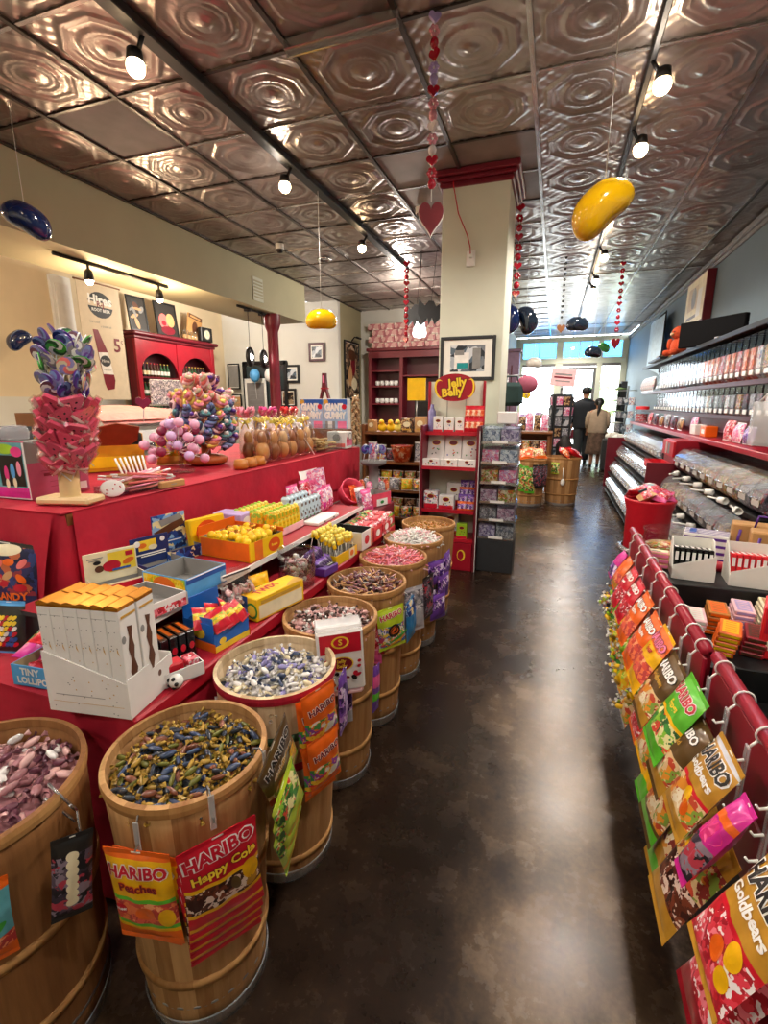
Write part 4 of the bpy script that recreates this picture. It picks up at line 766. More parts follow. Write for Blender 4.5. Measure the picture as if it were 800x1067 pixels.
def spike(name,d,a,el,rad,z,label,group,roll=0,L=.085):
    """a pop whose stick starts inside the trunk, head at distance rad from the axis"""
    dirv=Vector((cos(a)*cos(el),sin(a)*cos(el),sin(el))); p=Vector((TX,TY,z))+Vector((cos(a),sin(a),0))*rad
    M=Matrix.Translation(p)@align(dirv)@Matrix.Rotation(roll,4,'Z'); return thing(d,name,label,'lollipop',M,group)
rows=[(1.205,.070,7),(1.247,.080,8),(1.289,.084,9),(1.331,.086,9),(1.373,.086,9),(1.415,.090,8)]
LX=lambda z:(.11*(z-1.08)*.944,.11*(z-1.08)*.33)
for r,(z,rad,n) in enumerate(rows):
    rad*=.9
    for k in range(n):
        a=2*PI*(k+.5*(r%2))/n+R.uniform(-.12,.12)
        M=Matrix.Translation((TX+LX(z)[0]+rad*cos(a),TY+LX(z)[1]+rad*sin(a),z+R.uniform(-.012,.012)))@Matrix.Rotation(a+PI/2,4,'Z')@Matrix.Rotation(R.uniform(.40,.75),4,'X')@Matrix.Rotation(R.uniform(-.8,.8),4,'Y')@Matrix.Diagonal((.96,1.15,.96,1))
        thing(md,'melon_lollipop','red watermelon slice lollipop in clear wrap on the wooden lollipop tree','lollipop',M,'watermelon lollipops on the tree')
sw=[(swirl(*c),l) for c,l in((('w_plum','white','w_lav'),'plum and white'),(('steel_blue','w_lav','purple'),'blue and purple'),(('salmon','w_cream','w_lav'),'salmon, cream and lavender'),(('w_lav','ink_grey','white'),'pale lavender'),(('green_dark','green','white'),'dark green and white'),(('navy','purple','steel_blue'),'dark blue and purple'))]
sw=[(d.data('swirl_lollipop'),l) for d,l in sw]
for r,(z,rad,n) in enumerate([(1.465,.068,9),(1.505,.078,10),(1.548,.084,10),(1.59,.088,10),(1.628,.076,8),(1.65,.035,4)]):
    for k in range(n):
        a=2*PI*(k+.5*(r%2))/n+R.uniform(-.15,.15); d,l=sw[(k*5+r*2+R.randint(0,1))%6 if r<4 else R.choice((4,5,0,4))]
        rad_=rad*.86; M=Matrix.Translation((TX+LX(z)[0]+rad_*cos(a),TY+LX(z)[1]+rad_*sin(a),z+R.uniform(-.014,.014)))@Matrix.Rotation(a+PI/2,4,'Z')@Matrix.Rotation(R.uniform(.25,.8),4,'X')@Matrix.Rotation(R.uniform(-.6,.6),4,'Y')@Matrix.Rotation(R.uniform(-.9,.9),4,'Z')@Matrix.Diagonal((.86,.86,.86,1))
        thing(d,'swirl_lollipop',l+' swirl lollipop in the upper half of the wooden tree','lollipop',M,l+' swirl lollipops on the tree')
# pink printed box behind the tree
m=MB(); w,d,h=.30,.26,.225
m.tray(w,d,.14,.003,'pink_dull' if 'pink_dull' in MATS else mat('pink_dull','#b8506e',.5),'grey_card',hf=.225,hb=.2)
m.push(TR(w/2-.0015,0,0)); m.prism([(-.13,.14),(.13,.14),(.13,.215),(.06,.20),(.02,.215),(-.03,.20),(-.08,.21),(-.13,.222)],.003,'grey_card','x'); m.pop()
m.deco('+x',w/2+.0015,0,.07,[('r',-.02,.035,.12,.002,'ink_maroon'),('r',-.02,.02,.10,.012,'ink_maroon'),('r',.02,-.01,.14,.0015,'ink_maroon'),('r',.0,-.03,.1,.0015,'ink_maroon'),('r',.09,-.045,.05,.03,'ink_white')])
m.deco('-y',0,-d/2,.11,[('r',0,.0,.30,.22,'ink_white'),('r',0,.01,.28,.2,'f_teal'),('r',.07,.0,.13,.12,'ink_black'),('r',.0,-.085,.29,.04,'f_magenta'),('e',.04,-.01,.012,.03,'pink_hot'),('e',.075,.0,.012,.03,'blue_sky'),('e',.11,.01,.012,.03,'pink'),('e',.04,-.05,.010,.02,'cream_card'),('e',.08,-.045,.010,.02,'cream_card'),('e',.05,.085,.05,.02,'green_lime'),('e',.11,.075,.03,.02,'pink_hot')])
thing(m,'display_carton','dull pink open box with bright printed end at the left edge of the table','box',TR(-2.045,1.385,TZ+.003,rz=.04))
m=MB(); m.lathe([(.001,0),(.045,.004),(.05,.03),(.04,.055),(.001,.06)],'dust_film',16); thing(m,'candy_tub','frosted round tub on the pink box at the left edge','tub',TR(-1.985,1.30,TZ+.228))
# clear tray of pink candy sticks
Mx=A(-1.69,1.60,TZ+.003,84)
m=MB(); m.tray(.34,.15,.03,.004,'acrylic','acrylic'); t=thing(m,'stick_tray','clear tray of pink candy sticks on the table edge','tray',Mx)
for k in range(44):
    b=MB(); c=('salmon','pink_pale','pink','tan')[k%4]; b.rod((-.10,0,0),(.085,0,0),.0055,c,7); b.rod((.085,0,0),(.115,0,0),.0045,'white',6)
    flip=PI if k%5<2 else 0; thing(b,'candy_stick','pink candy stick lying in the clear tray on the table','candy',Mx@TR(R.uniform(-.05,.03),-.055+.0122*(k%10),.013+.0135*(k//10),0,R.uniform(-.05,.05)+(.12 if k>28 else 0)*(1 if flip else -1),(PI if k%2 else 0)+R.uniform(-.12,.12)),'candy sticks in the clear tray')
for k in range(7): 
    b=MB(); b.rod((0,0,0),(0,0,.11),.0045,'paper',6); thing(b,'candy_stick','white paper-wrapped stick leaning up at the back of the tray','candy',Mx@TR(-.03+.018*k,.055,.03,-.35,.15*(k-3)*.3,0),'upright white sticks in the tray')
m=MB(); m.box(0,-.02,.021,.13,.022,.03,'kraft',.004); m.deco('-y',0,-.031,.021,[('r',0,0,.03,.004,'ink_grey')]); thing(m,'candy_packet','tan stick packet along the front of the clear tray','packet',Mx@TR(.06,-.098,.0))
m=MB(); m.ball(0,0,0,.045,.006,.035,'white_card',16,8); [m.ball(R.uniform(-.03,.03),-.006,R.uniform(-.02,.02),.003,.001,.003,'ink_red',5,4) for k in range(7)]; thing(m,'speckled_oval','white oval speckled lollipop leaning beside the wooden tree base','lollipop',A(-1.635,1.405,TZ+.04,60,-.3))
# yellow carton with brown flap
m=MB(); m.tray(.30,.22,.20,.004,'mustard' if 'mustard' in MATS else mat('mustard','#d99a12',.5),'dark',hf=.14,hb=.22); m.box(0,-.112,.05,.3,.004,.06,'yellow',.001); t=thing(m,'display_carton','big yellow carton with brown torn flap in the middle of the table','box',A(-2.36,2.06,TZ+.003,52))
q=MB(); q.push(TR(.0,-.115,.145,.75,0,0)); q.prism([(-.11,-.02),(.06,-.03),(.12,.03),(.13,.13),(.02,.16),(-.08,.13),(-.12,.06)],.005,'rust_card' if 'rust_card' in MATS else mat('rust_card','#96502c',.7),'y'); q.pop(); part(t,'torn_flap',q,label='brown torn flap')
bag('candy_bag','crumpled pale yellow bag right of the yellow carton',A(-2.20,2.33,TZ+.19,50),.17,.19,.09,'yellow_pale',[(.2,.7,'pr_yellow')])
# ball pops in a clear stand
m=MB(); m.lathe([(.07,0),(.07,.012),(.015,.02),(.012,.10),(.03,.12),(.05,.135),(.052,.14)],'acrylic',24,cap0=True); t=thing(m,'pop_stand','clear pedestal stand holding pink ball lollipops','stand',TR(-1.90,2.08,TZ+.003))
mat('pop_pink','#efb4d2',.18,coat=.5); mat('pop_violet','#d6b4e2',.18,coat=.5); mat('pop_dark','#8a2a4a',.18,coat=.5)
for k in range(30):
    a=k*2.39996; el=1.4-1.75*k/30; L=.095+.03*(k%3); o=Vector((-1.90,2.06,TZ+.12)); dv=Vector((cos(a)*cos(el),sin(a)*cos(el),sin(el))); c=('pop_pink','pop_pink','pop_violet','pop_dark')[k%4]
    b=MB(); b.rod((0,0,-L*.75),(0,0,0),.0022,'white',5); b.ball(0,0,.008,.027,m=c,nu=10,nv=7); b.lathe([(.013,-.010),(.006,-.02),(.014,-.034)],'cello',8)
    n={'pop_pink':'pink','pop_violet':'violet','pop_dark':'dark red'}[c]; thing(b,'ball_lollipop',n+' ball lollipop in the clear pedestal stand','lollipop',Matrix.Translation(o+dv*L*R.uniform(.85,1.12))@align(dv),n+' ball lollipops in the clear stand')
m=MB(); m.rod((0,0,-.10),(0,0,0),.003,'white',6); m.prism([(0,-.03),(.035,.0),(.034,.022),(.018,.03),(0,.018),(-.018,.03),(-.034,.022),(-.035,0)],.016,'pop_dark','y',-.008); thing(m,'heart_lollipop','tall dark red heart lollipop above the pink ball pops','lollipop',TR(-2.06,2.02,TZ+.37,.1,.05,.8))
# braided-pop tree
CX,CY=-2.01,2.42
m=MB(); m.lathe([(.09,0),(.12,.012),(.125,.04),(.10,.055),(.03,.06),(.022,.36)],'terracotta' if 'terracotta' in MATS else mat('terracotta','#a8501e',.5),28,cap0=True,cap1=True); thing(m,'lollipop_stand','brown round stand under the mound of braided lollipops','stand',TR(CX,CY,TZ+.003))
def braid(cs):
    b=MB(); b.rod((0,0,-.07),(0,0,-.02),.0025,'white',5)
    for s,c in zip((0,2.1,4.2),cs):
        b.tube([(.0125*cos(s+t*7.5)*(1-abs(t-.5)*.9),.011*sin(s+t*7.5),-.034+.068*t) for t in np.linspace(0,1,11)],.0092,c,6)
    return b
bs=[(braid(c).data('braided_lollipop'),l) for c,l in((('w_navy','steel_blue','w_lav'),'blue grey'),(('pink','soft_orange','yellow_pale'),'pink and orange'),(('soft_teal','w_navy','w_white'),'teal and navy'),(('w_plum','pink_pale','purple'),'plum and pink'),(('w_cream','salmon','pink_pale'),'salmon and cream'))]
for k in range(105):
    f=k/105; z=TZ+.13+.36*f; rad=.185*(1-.22*f)*R.uniform(.82,1.02) if k<88 else .09*R.random(); z=z if k<88 else TZ+.47+R.uniform(0,.03); a=k*2.39996
    d,l=bs[(1,4,3,1,4)[k%5] if f>.62 else (0,2,3,0,2,1)[k%6]]
    M=Matrix.Translation((CX+rad*cos(a),CY+rad*sin(a),z))@Matrix.Rotation(a,4,'Z')@Matrix.Rotation(R.uniform(.5,1.1) if k<88 else R.uniform(0,.6),4,'Y')@Matrix.Rotation(R.uniform(-.9,.9),4,'X')@Matrix.Diagonal((1.3,1.3,1.25,1))
    thing(d,'braided_lollipop',l+' braided lollipop in the tall mound on the table','lollipop',M,l+' braided lollipops')
# dipped treats in tied clear bags
mat('treat_a','#cf9a5c',.3); mat('treat_b','#a06a40',.3); mat('treat_c','#e2c090',.35)
def treat(k):
    b=MB(); tw=R.uniform(-.02,.02)
    b.ball(0,0,.055,.036,.034,.05,('treat_a','treat_b','treat_a')[k%3],12,9); b.ball(.006,0,.12,.026,.024,.04,('treat_b','treat_a','treat_c')[k%3],10,7); return b
def clearbag():
    b=MB(); b.lathe([(.038,.001),(.047,.012),(.049,.07),(.043,.13),(.026,.185),(.011,.205),(.016,.225),(.034,.255)],'cello',14,fn=lambda r,a,z:r*(1+.06*sin(5*a+40*z)),cap0=True); return b
def ribbon():
    b=MB(); b.lathe([(.013,.198),(.015,.206),(.013,.214)],'yellow_pale',10)
    for s in(-1,1):
        b.tube([(0,-.012,.206),(s*.022,-.016,.222),(s*.034,-.016,.212),(s*.02,-.014,.200),(0,-.012,.206)],.0045,'yellow_pale',5); b.tube([(0,-.013,.205),(s*.014,-.02,.19),(s*.022,-.022,.17)],.004,'yellow',5)
    return b
cb,rb_=clearbag().data('clear_wrap'),ribbon().data('ribbon')
names=['first','second','third','fourth','fifth','sixth','seventh']
for r in range(2):
    for k in range(6):
        x,y=-1.71-.125*r,2.58+.118*k+.03*r
        t=thing(cb,'dipped_treat','brown dipped treat in a clear bag tied with yellow ribbon, '+names[k]+' along the '+('front' if r==0 else 'back')+' row','treat',TR(x,y,TZ+.003,rz=R.uniform(0,3),s=R.uniform(1.16,1.28)),'ribbon-tied treats on the table'); part(t,'dipped_body',treat(k+r)); o=part(t,'ribbon',rb_); o.rotation_euler.z=R.uniform(0,6)
m=MB(); m.rod((0,0,0),(-.16,-.02,.26),.0035,'white',6); thing(m,'long_stick','long white stick leaning against the tied treats','stick',TR(-1.63,3.12,TZ+.004))
m=MB(); m.box(0,0,.006,.15,.70,.012,'acrylic',.003); m.box(.075,0,.016,.003,.70,.03,'acrylic'); 
for k in range(3):
    b=MB(); b.lathe([(.04,0),(.042,.02),(.036,.05),(.02,.055)],'caramel',14,cap0=True,cap1=True); thing(b,'brown_candy_disc','round brown candy puck before the braided mound, '+names[k]+' from the near end','candy',TR(-1.675,2.30+.09*k,TZ+.003))
# cookie bin, lace box, giant gummy boxes
m=MB(); m.prism([(-.13,0),(.13,0),(.13,.10),(.05,.20),(-.13,.20)],.30,'acrylic','y',-.15); t=thing(m,'cookie_bin','slant-lidded clear bin of olive-gold cookies on the table','bin',TR(-1.745,3.42,TZ+.003)); 
for k in range(30):
    b=MB(); b.lathe([(.03,0),(.033,.006),(.03,.013)],'cookie' if 'cookie' in MATS else mat('cookie','#b3945c',.7),12,cap0=True,cap1=True); thing(b,'cookie','olive-gold cookie stacked in the slant-lidded clear bin','cookie',TR(-1.745-.085+.075*(k%3),3.42-.11+.073*((k//3)%4),TZ+.018+.036*(k//12),R.uniform(-.25,.25),R.uniform(-.25,.25),0),'cookies in the clear bin')
m=MB(); m.box(0,0,.07,.17,.13,.14,'white_card',.006); m.lathe([(.045,0),(.05,.03),(.03,.05),(.001,.055)],'white',18) if False else None
m.deco('+x',.085,0,.07,[('r',0,-.02,.12,.05,'ink_pink'),('e',.02,.03,.034,.03,'ink_grey'),('e',.02,.03,.026,.022,'ink_white'),('e',-.03,.0,.02,.03,'ink_red')]); m.deco('-y',0,-.065,.07,[('e',.0,.02,.035,.03,'ink_grey'),('r',0,-.04,.15,.03,'salmon')]); thing(m,'candy_box','white and pink gift box at the far end of the table','box',TR(-1.67,3.655,TZ+.003))
m=MB(); m.box(0,0,.075,.46,.10,.15,'wood_brown',.004); thing(m,'wooden_crate','brown plinth under the two giant gummy boxes','crate',TR(-1.965,3.755,TZ+.003) if False else TR(-1.862,3.785,TZ+.003))
for k,l in enumerate(('left one of two white and blue giant gummy boxes','right one of two white and blue giant gummy boxes')):
    b=MB(); b.box(0,0,.125,.222,.07,.25,'white_card',.003); b.deco('-y',0,-.035,.125,[('r',0,.085,.22,.075,'ink_blue'),('e',-.085,.09,.022,.022,'ink_gold'),('t','GIANT',-.01,.058,.072,'ink_white',.05,.18),('t','GUMMY',-.005,-.012,.072,'ink_white',.05,.2),('e',.075,.06,.026,.02,'ink_red'),('r',.0,-.085,.2,.07,'ink_grey'),('r',-.05,-.085,.05,.07,'ink_white'),('r',.065,-.085,.06,.06,'ink_pink')]) if False else b.deco('-y',0,-.035,.125,[('r',0,.0,.218,.246,'sky_card' if 'sky_card' in MATS else mat('sky_card','#9fb8d8',.5)),('r',0,.10,.218,.045,'ink_blue'),('e',-.085,.10,.022,.022,'ink_gold'),('t','GIANT',-.015,.055,.078,'ink_white',.07,.17),('t','GUMMY',-.005,-.015,.078,'ink_white',.07,.2),('e',.082,.06,.022,.022,'ink_red'),('r',-.05,-.09,.09,.06,'ink_grey'),('r',-.05,-.09,.04,.06,'ink_white'),('r',.06,-.09,.08,.06,'ink_pink')])
    thing(b,'gummy_box',l,'box',TR(-1.975+.226*k,3.785,TZ+.155))
m=MB(); m.prism([(-.045,0),(-.03,0),(-.012,.06),(.012,.06),(.03,0),(.045,0),(.022,.08),(.014,.17),(.014,.21),(-.014,.21),(-.014,.17),(-.022,.08)],.04,'maroon','y',-.02); m.box(0,0,.085,.055,.05,.012,'red_paint'); m.deco('-y',0,-.02,.16,[('r',0,0,.018,.06,'ink_pink')]); thing(m,'tower_ornament','small red lattice tower ornament on top of the giant gummy boxes','ornament',TR(-1.86,3.785,TZ+.407))
def rosette(name,label,x,y,z,c,s=1):
    b=MB()
    for k in range(12):
        a=k*PI/6; b.tube([(0,0,0),(.05*cos(a),.05*sin(a),.02+.02*(k%3)),(.055*cos(a+.3),.055*sin(a+.3),.045+.015*(k%2)),(.01*cos(a),.01*sin(a),.035)],.010,c,5)
    thing(b,name,label,'bow',TR(x,y,z,s=s))
# small gift tub carrying the bows
for k,(x,y,c,l,h) in enumerate([(-2.12,3.30,'pink_hot','pink','hot pink'),(-2.06,3.52,'red_bright','red','red'),(-2.20,3.12,'pink','rosy','pale pink')]):
    m=MB(); m.lathe([(.05,0),(.06,.02),(.055,.25),(.052,.255)],'white_card',16,cap0=True,cap1=True); thing(m,'gift_tub','white gift tub under the '+h+' ribbon bow behind the treats','tub',TR(x,y,TZ+.003)); rosette('ribbon_bow',h+' ribbon bow on a white tub behind the treats',x,y,TZ+.26,c,1.25)
printed('pr_lilacmix',['#b8a8d0','#e0d8ea','#8a78a8','#d8c8e0','#6a5a88'],60); printed('pr_mauvemix',['#a87a98','#d8c0d0','#7a5a78','#e8dce4','#c89ab0'],60); printed('pr_bluegrey',['#8a9ab8','#d0d8e4','#5a6a88','#b8c4d8','#e8ecf2'],60)
# ---------------------------------------------------------------- cafe side behind the table
m=MB(); m.box(0,0,0,.67,.012,1.54,'poster'if 'poster' in MATS else mat('poster','#d9c8ae',.7,var=.05),.002)
M=TR(-6.05,5.37,2.24,rz=PI/2)
m.deco('-y',0,-.006,0,[('e',.0,.50,.20,.17,'f_black' if False else 'charcoal'),('r',0,.505,.40,.06,'poster'),('t','Hires',.0,.56,.17,'ink_white',.04),('t','R-J',.0,.505,.10,'ink_maroon',.03),('t','ROOT BEER',0,.43,.055,'ink_white',.02),('t','ice cold',-.12,.27,.05,'ink_grey'),('t','a bottle of',.05,.22,.04,'ink_grey'),
  ('p',[(-.17,.17),(-.09,.17),(.03,-.12),(.10,-.50),(.07,-.62),(-.05,-.64),(-.08,-.55),(-.13,-.15)],'ink_maroon'),('p',[(-.125,-.13),(.03,-.12),(.085,-.42),(-.09,-.42)],'ink_white'),('e',-.025,-.24,.085,.075,'charcoal'),('t','Hires',-.025,-.24,.06,'ink_white'),('t','root beer',-.01,-.36,.035,'ink_grey'),('t','5',.20,-.02,.26,'ink_maroon',.02),('t','c',.285,.05,.10,'ink_maroon')])
t=thing(m,'hanging_poster','tall tan root beer poster with a maroon bottle beside the red hutch','poster',M); q=MB(); q.rod((-.36,0,.775),(.36,0,.775),.012,'wood_brown'); part(t,'top_rail',q)
# red hutch with two arches
HX=-6.15; Y0,Y1=5.98,7.80; ZB,ZT=.0,2.42
m=MB(); W=Y1-Y0; Mh=TR(HX,(Y0+Y1)/2,0,rz=PI/2)   # local front -y
m.box(0,.165,ZT/2,W,.01,ZT,'maroon_dark'); 
for x in(-W/2+.02,W/2-.02): m.box(x,.08,ZT/2,.04,.18,ZT,'maroon')
m.box(0,.08,.45,W,.2,.9,'maroon'); m.box(0,.07,ZT,W+.06,.24,.05,'maroon',.012); m.box(0,.05,ZT+.05,W+.14,.30,.06,'maroon',.02)
BW=(W-.12)/2
for s in(-1,1):
    cx=s*(BW/2+.02); r=BW/2-.02
    n=16; arc=[(cx+r*cos(PI*k/n),1.82+r*.95*sin(PI*k/n)) for k in range(n+1)]
    for k in range(n): (a,b),(c,d)=arc[k],arc[k+1]; m.add([(a,-.015,b),(c,-.015,d),(c,-.015,ZT),(a,-.015,ZT)],[(0,1,2,3)],'red_paint'); m.add([(a,-.015,b),(c,-.015,d),(c,.03,d),(a,.03,b)],[(0,1,2,3)],'maroon')
for x in(-W/2+.04,0,W/2-.04): m.box(x,-.005,1.66,.085,.05,1.55,'red_paint',.004)
t=thing(m,'wall_hutch','red hutch with two arched bays of bottles against the left wall','cabinet',Mh)
for k,z in enumerate((1.22,1.52,1.82)): q=MB(); q.box(0,.07,z,W-.08,.19,.025,'maroon'); part(t,'shelf',q)
for s in(-1,1): q=MB(); q.box(s*W/4,-.025,.45,W/2-.06,.02,.74,'red_paint',.006); q.ball(s*.06,-.045,.5,.012,m='brass',nu=8,nv=6); part(t,'door',q)
bd=[]
for c,l in(('brown','brown'),('green_dark','green'),('dark','dark')):
    b=MB(); b.lathe([(.026,0),(.028,.01),(.028,.10),(.012,.145),(.010,.19)],c,10,cap0=True); b.lathe([(.0285,.03),(.0285,.085)],'white' if c!='dark' else 'cream_card',10); b.lathe([(.0115,.18),(.0115,.195)],'ink_red' if c=='brown' else 'ink_gold',8,cap1=True); bd.append((b.data('glass_bottle'),l))
for k,z in enumerate((1.234,1.534,1.834)):
    for s in(-1,1):
        for j in range(10):
            x=s*(BW/2+.02)-.33+.073*j
            if k==2 and abs(x-s*(BW/2+.02))>.3: continue
            d,l=bd[(j//3+k+(s>0))%3]; nm=('bottom','middle','top')[k]+' shelf of the '+('near' if s<0 else 'far')+' hutch bay'
            thing(d,'glass_bottle',l+' bottle with pale label, '+nm,'bottle',Mh@TR(x,.07,z,s=1.12),l+' bottles, '+nm)
def picture(name,label,M,w,h,fr,art,fw=.03,d=.025,mt=None,cat='picture',lean=0):
    b=MB()
    for x,z,sx,sz in((-w/2+fw/2,0,fw,h),(w/2-fw/2,0,fw,h),(0,h/2-fw/2,w-2*fw,fw),(0,-h/2+fw/2,w-2*fw,fw)): b.box(x,0,z,sx,d,sz,fr,.004)
    t=thing(b,name,label,cat,M@Matrix.Rotation(lean,4,'X')); q=MB(); q.box(0,.003,0,w-2*fw+.004,d*.5,h-2*fw+.004,mt or 'paper'); e=w*.13 if mt or True else 0
    q.deco('-y',0,.003-d*.25,0,art); part(t,'art_panel',q); return t
ZH=2.50
def arts(w,h,c,n=9,pal=('ink_grey','charcoal','ink_brown','tan','cream_card')): return [('r',0,0,w,h,c)]+[('e',R.uniform(-.35,.35)*w,R.uniform(-.35,.35)*h,R.uniform(.06,.16)*w,R.uniform(.06,.2)*h,R.choice(pal),R.uniform(0,3)) for k in range(n)]
picture('framed_picture','dark narrow picture standing on the hutch next to the poster',Mh@TR(-.72,.06,ZH+.27),.36,.52,'black',arts(.3,.46,'dark'),lean=-.1)
picture('framed_picture','large dark portrait of two rosy faces standing on the hutch',Mh@TR(-.12,.06,ZH+.27),.48,.54,'black',[('r',0,0,.42,.48,'dark'),('e',-.07,-.03,.10,.12,'salmon'),('e',.08,.0,.09,.11,'tan'),('e',-.07,-.06,.05,.04,'ink_red'),('e',.0,-.17,.15,.07,'ink_maroon')],lean=-.1)
m=MB(); m.box(0,0,.16,.36,.03,.40,'kraft',.004); m.deco('-y',0,-.015,.16,[('r',0,.16,.34,.07,'ink_brown'),('r',.0,.16,.26,.03,'tan'),('e',0,-.02,.07,.11,'ink_brown')]); thing(m,'wooden_sign','tan wooden sign tilted on the far end of the hutch','sign',Mh@TR(.55,.09,ZH+.10,0,.18,0))
m=MB(); m.box(0,0,.12,.30,.08,.24,'black',.01); m.deco('-y',0,-.04,.12,[('e',0,0,.085,.085,'ink_grey'),('e',0,0,.07,.07,'cream_card'),('r',.0,.02,.008,.05,'ink_black'),('r',.018,.0,.04,.006,'ink_black')]); thing(m,'mantel_clock','black box clock with pale dial on the hutch, at its far end','clock',Mh@TR(.70,-.04,ZH-.0+.012))
for k in range(4):
    b=MB(); b.lathe([(.04,0),(.045,.02),(.045,.09),(.03,.11),(.034,.125)],'glass',14,cap0=True); b.lathe([(.041,.002),(.041,.06),(.001,.06)],'tan',12); b.ball(0,0,.13,.012,m='silver',nu=8,nv=5); thing(b,'glass_jar','small glass jar on the hutch, '+names[k]+' right of the portrait','jar',Mh@TR(.17+.09*k,-.03,ZH-.0+.012))
# plate-like pans and bags heaped below the hutch arches
for k in range(5): bag('snack_bag','clear grey snack bag heaped before the hutch, '+names[k]+' from the poster',TR(-5.75+.03*(k%2),5.95+.26*k,1.30+.06*(k%2),-.5,.2*(k-2),PI/2),.26,.22,.12,'f_silver',[(.1,.9,'pr_grey')])
# counters
m=MB(); m.box(-5.65,6.35,.52,.5,1.6,1.04,'white_wall',.01); m.box(-5.62,6.35,1.055,.6,1.66,.03,'grey_card',.006); thing(m,'serving_counter','white counter in front of the red hutch','counter')
m=MB(); m.box(-4.25,4.15,.6,.62,1.5,1.2,'white_wall',.01); m.box(-4.25,4.15,1.23,.7,1.6,.06,'white_card',.01); t=thing(m,'serving_counter','white serving counter behind the yellow carton','counter')
m=MB(); m.grid(lambda u,v: Vector((-4.63+.78*u,3.33+1.64*v,1.30+.10*sin(PI*v)*(1-.6*u)+.012*sin(14*v)*u-(.10*max(0,u-.85)/.15))),14,30,'pink_cloth' if 'pink_cloth' in MATS else mat('pink_cloth','#f0a49c',.8,bmp=.003)); 
m.grid(lambda u,v: Vector((-4.63+.78*u,3.33+1.64*v,1.262)),2,4,'pink_cloth'); thing(m,'counter_cloth','salmon pink cloth heaped over the serving counter','cloth')
m=MB(); m.box(-3.87,3.75,1.09,.03,.9,.13,'white_card',.004); m.box(-3.86,3.75,1.0,.02,.9,.05,'charcoal'); thing(m,'counter_sign_rail','white price rail along the serving counter front','rail')
m=MB(); m.box(-4.35,2.55,.55,1.0,1.3,1.1,'white_wall',.01); m.box(-4.35,2.55,1.12,1.06,1.36,.04,'grey_card',.01); thing(m,'serving_counter','grey-topped counter at the left picture edge behind the pink box','counter')
for k,(x,y,c,l,sz) in enumerate([(-4.05,2.86,'wood_brown','brown wooden box on the grey counter behind the lollipop tree',(.25,.2,.2)),(-4.0,2.5,'charcoal','dark flat box on the grey counter at the left edge',(.3,.3,.10)),(-3.98,2.27,'dark','low black box on the grey counter, left edge',(.2,.15,.12)),(-4.0,2.70,'pr_candy','small box of colourful sweets on the grey counter',(.16,.1,.09))]):
    m=MB(); m.tray(*sz,.006,c,'dark'); m.box(0,0,sz[2]*.6,sz[0]*.8,sz[1]*.8,sz[2]*.5,'pr_candy' if k!=1 else 'pr_dark',.02); thing(m,'counter_box',l,'box',TR(x,y,1.142,rz=.2*k))
m=MB(); m.lathe([(.06,0),(.05,.05),(.0,.20)],'yellow',14,cap0=True); thing(m,'yellow_cone','yellow cone on the grey counter behind the lollipop tree','cone',TR(-3.9,2.99,1.142))
for k in range(4):
    m=MB(); m.lathe([(.05,0),(.075,.09),(.072,.09),(.048,.006)],'panel_grey',16,cap0=True); thing(m,'grey_bowl','grey bowl on the counter at the left edge, '+names[k]+' from the near end','bowl',TR(-3.9-.02*k,2.02+.06*k,1.142+.10*k if False else 1.142+.03*k))
m=MB(); m.box(0,0,.15,.42,.03,.30,'pr_grey',.01); m.box(0,.0,.01,.44,.08,.02,'silver'); thing(m,'mesh_rack','grey mesh rack standing under the poster','rack',TR(-5.2,4.95,1.265,rz=PI/2) if False else TR(-4.35,4.66,1.39,rz=1.2))
# white pier and back wall furniture
m=MB(); m.box(XL+.02,5.15,1.55,.05,.30,3.1,'white',.006); m.box(XL+.05,5.15,1.55,.02,.2,2.9,'white_card'); struct('door_2',m)
m=MB(); fx=[-6.0,-5.05]; 
for x in fx: m.box(x,8.57,1.1,.07,.06,2.24,'black')
m.box(-5.525,8.57,2.2,1.0,.06,.07,'black'); m.box(-5.525,8.58,1.05,.9,.03,.06,'black'); struct('door_3',m); do=bpy.data.objects['door_3']; q=MB(); q.box(-5.525,8.585,1.1,.88,.02,2.1,'dark_glass' if 'dark_glass' in MATS else mat('dark_glass','#3a4446',.12)); part(do,'door_pane',q)
for k,(x,z,w,h,c,l) in enumerate([(-6.22,1.95,.28,.5,'grey_card','grey framed notice left of the dark door, upper'),(-6.22,1.25,.30,.7,'tan','tan framed notice left of the dark door, lower'),(-5.72,1.35,.50,1.1,'panel_grey','tall pale printed panel in front of the dark door')]):
    picture('wall_notice',l,TR(x,8.50,z),w,h,'black' if k<2 else 'white',[('r',0,0,w*.8,h*.85,c)]+[('r',-.0,h*(.3-.09*j),w*.6,h*.012,'ink_grey') for j in range(7)],fw=.025,cat='notice')
picture('framed_picture','upper small framed photo on the white back wall',TR(-4.36,8.57,2.37),.34,.34,'maroon_dark',[('r',0,0,.2,.2,'pr_photo')],fw=.045); picture('framed_picture','middle small framed photo on the white back wall, left of the upper one',TR(-4.92,8.57,1.98),.34,.34,'black',[('r',0,0,.2,.2,'pr_photo')],fw=.045)
picture('framed_picture','lowest framed photo on the white back wall beside the red post',TR(-5.25,8.57,1.52) if False else TR(-5.02,8.57,1.52),.36,.36,'black',[('r',0,0,.24,.24,'pr_oldphoto')],fw=.045)
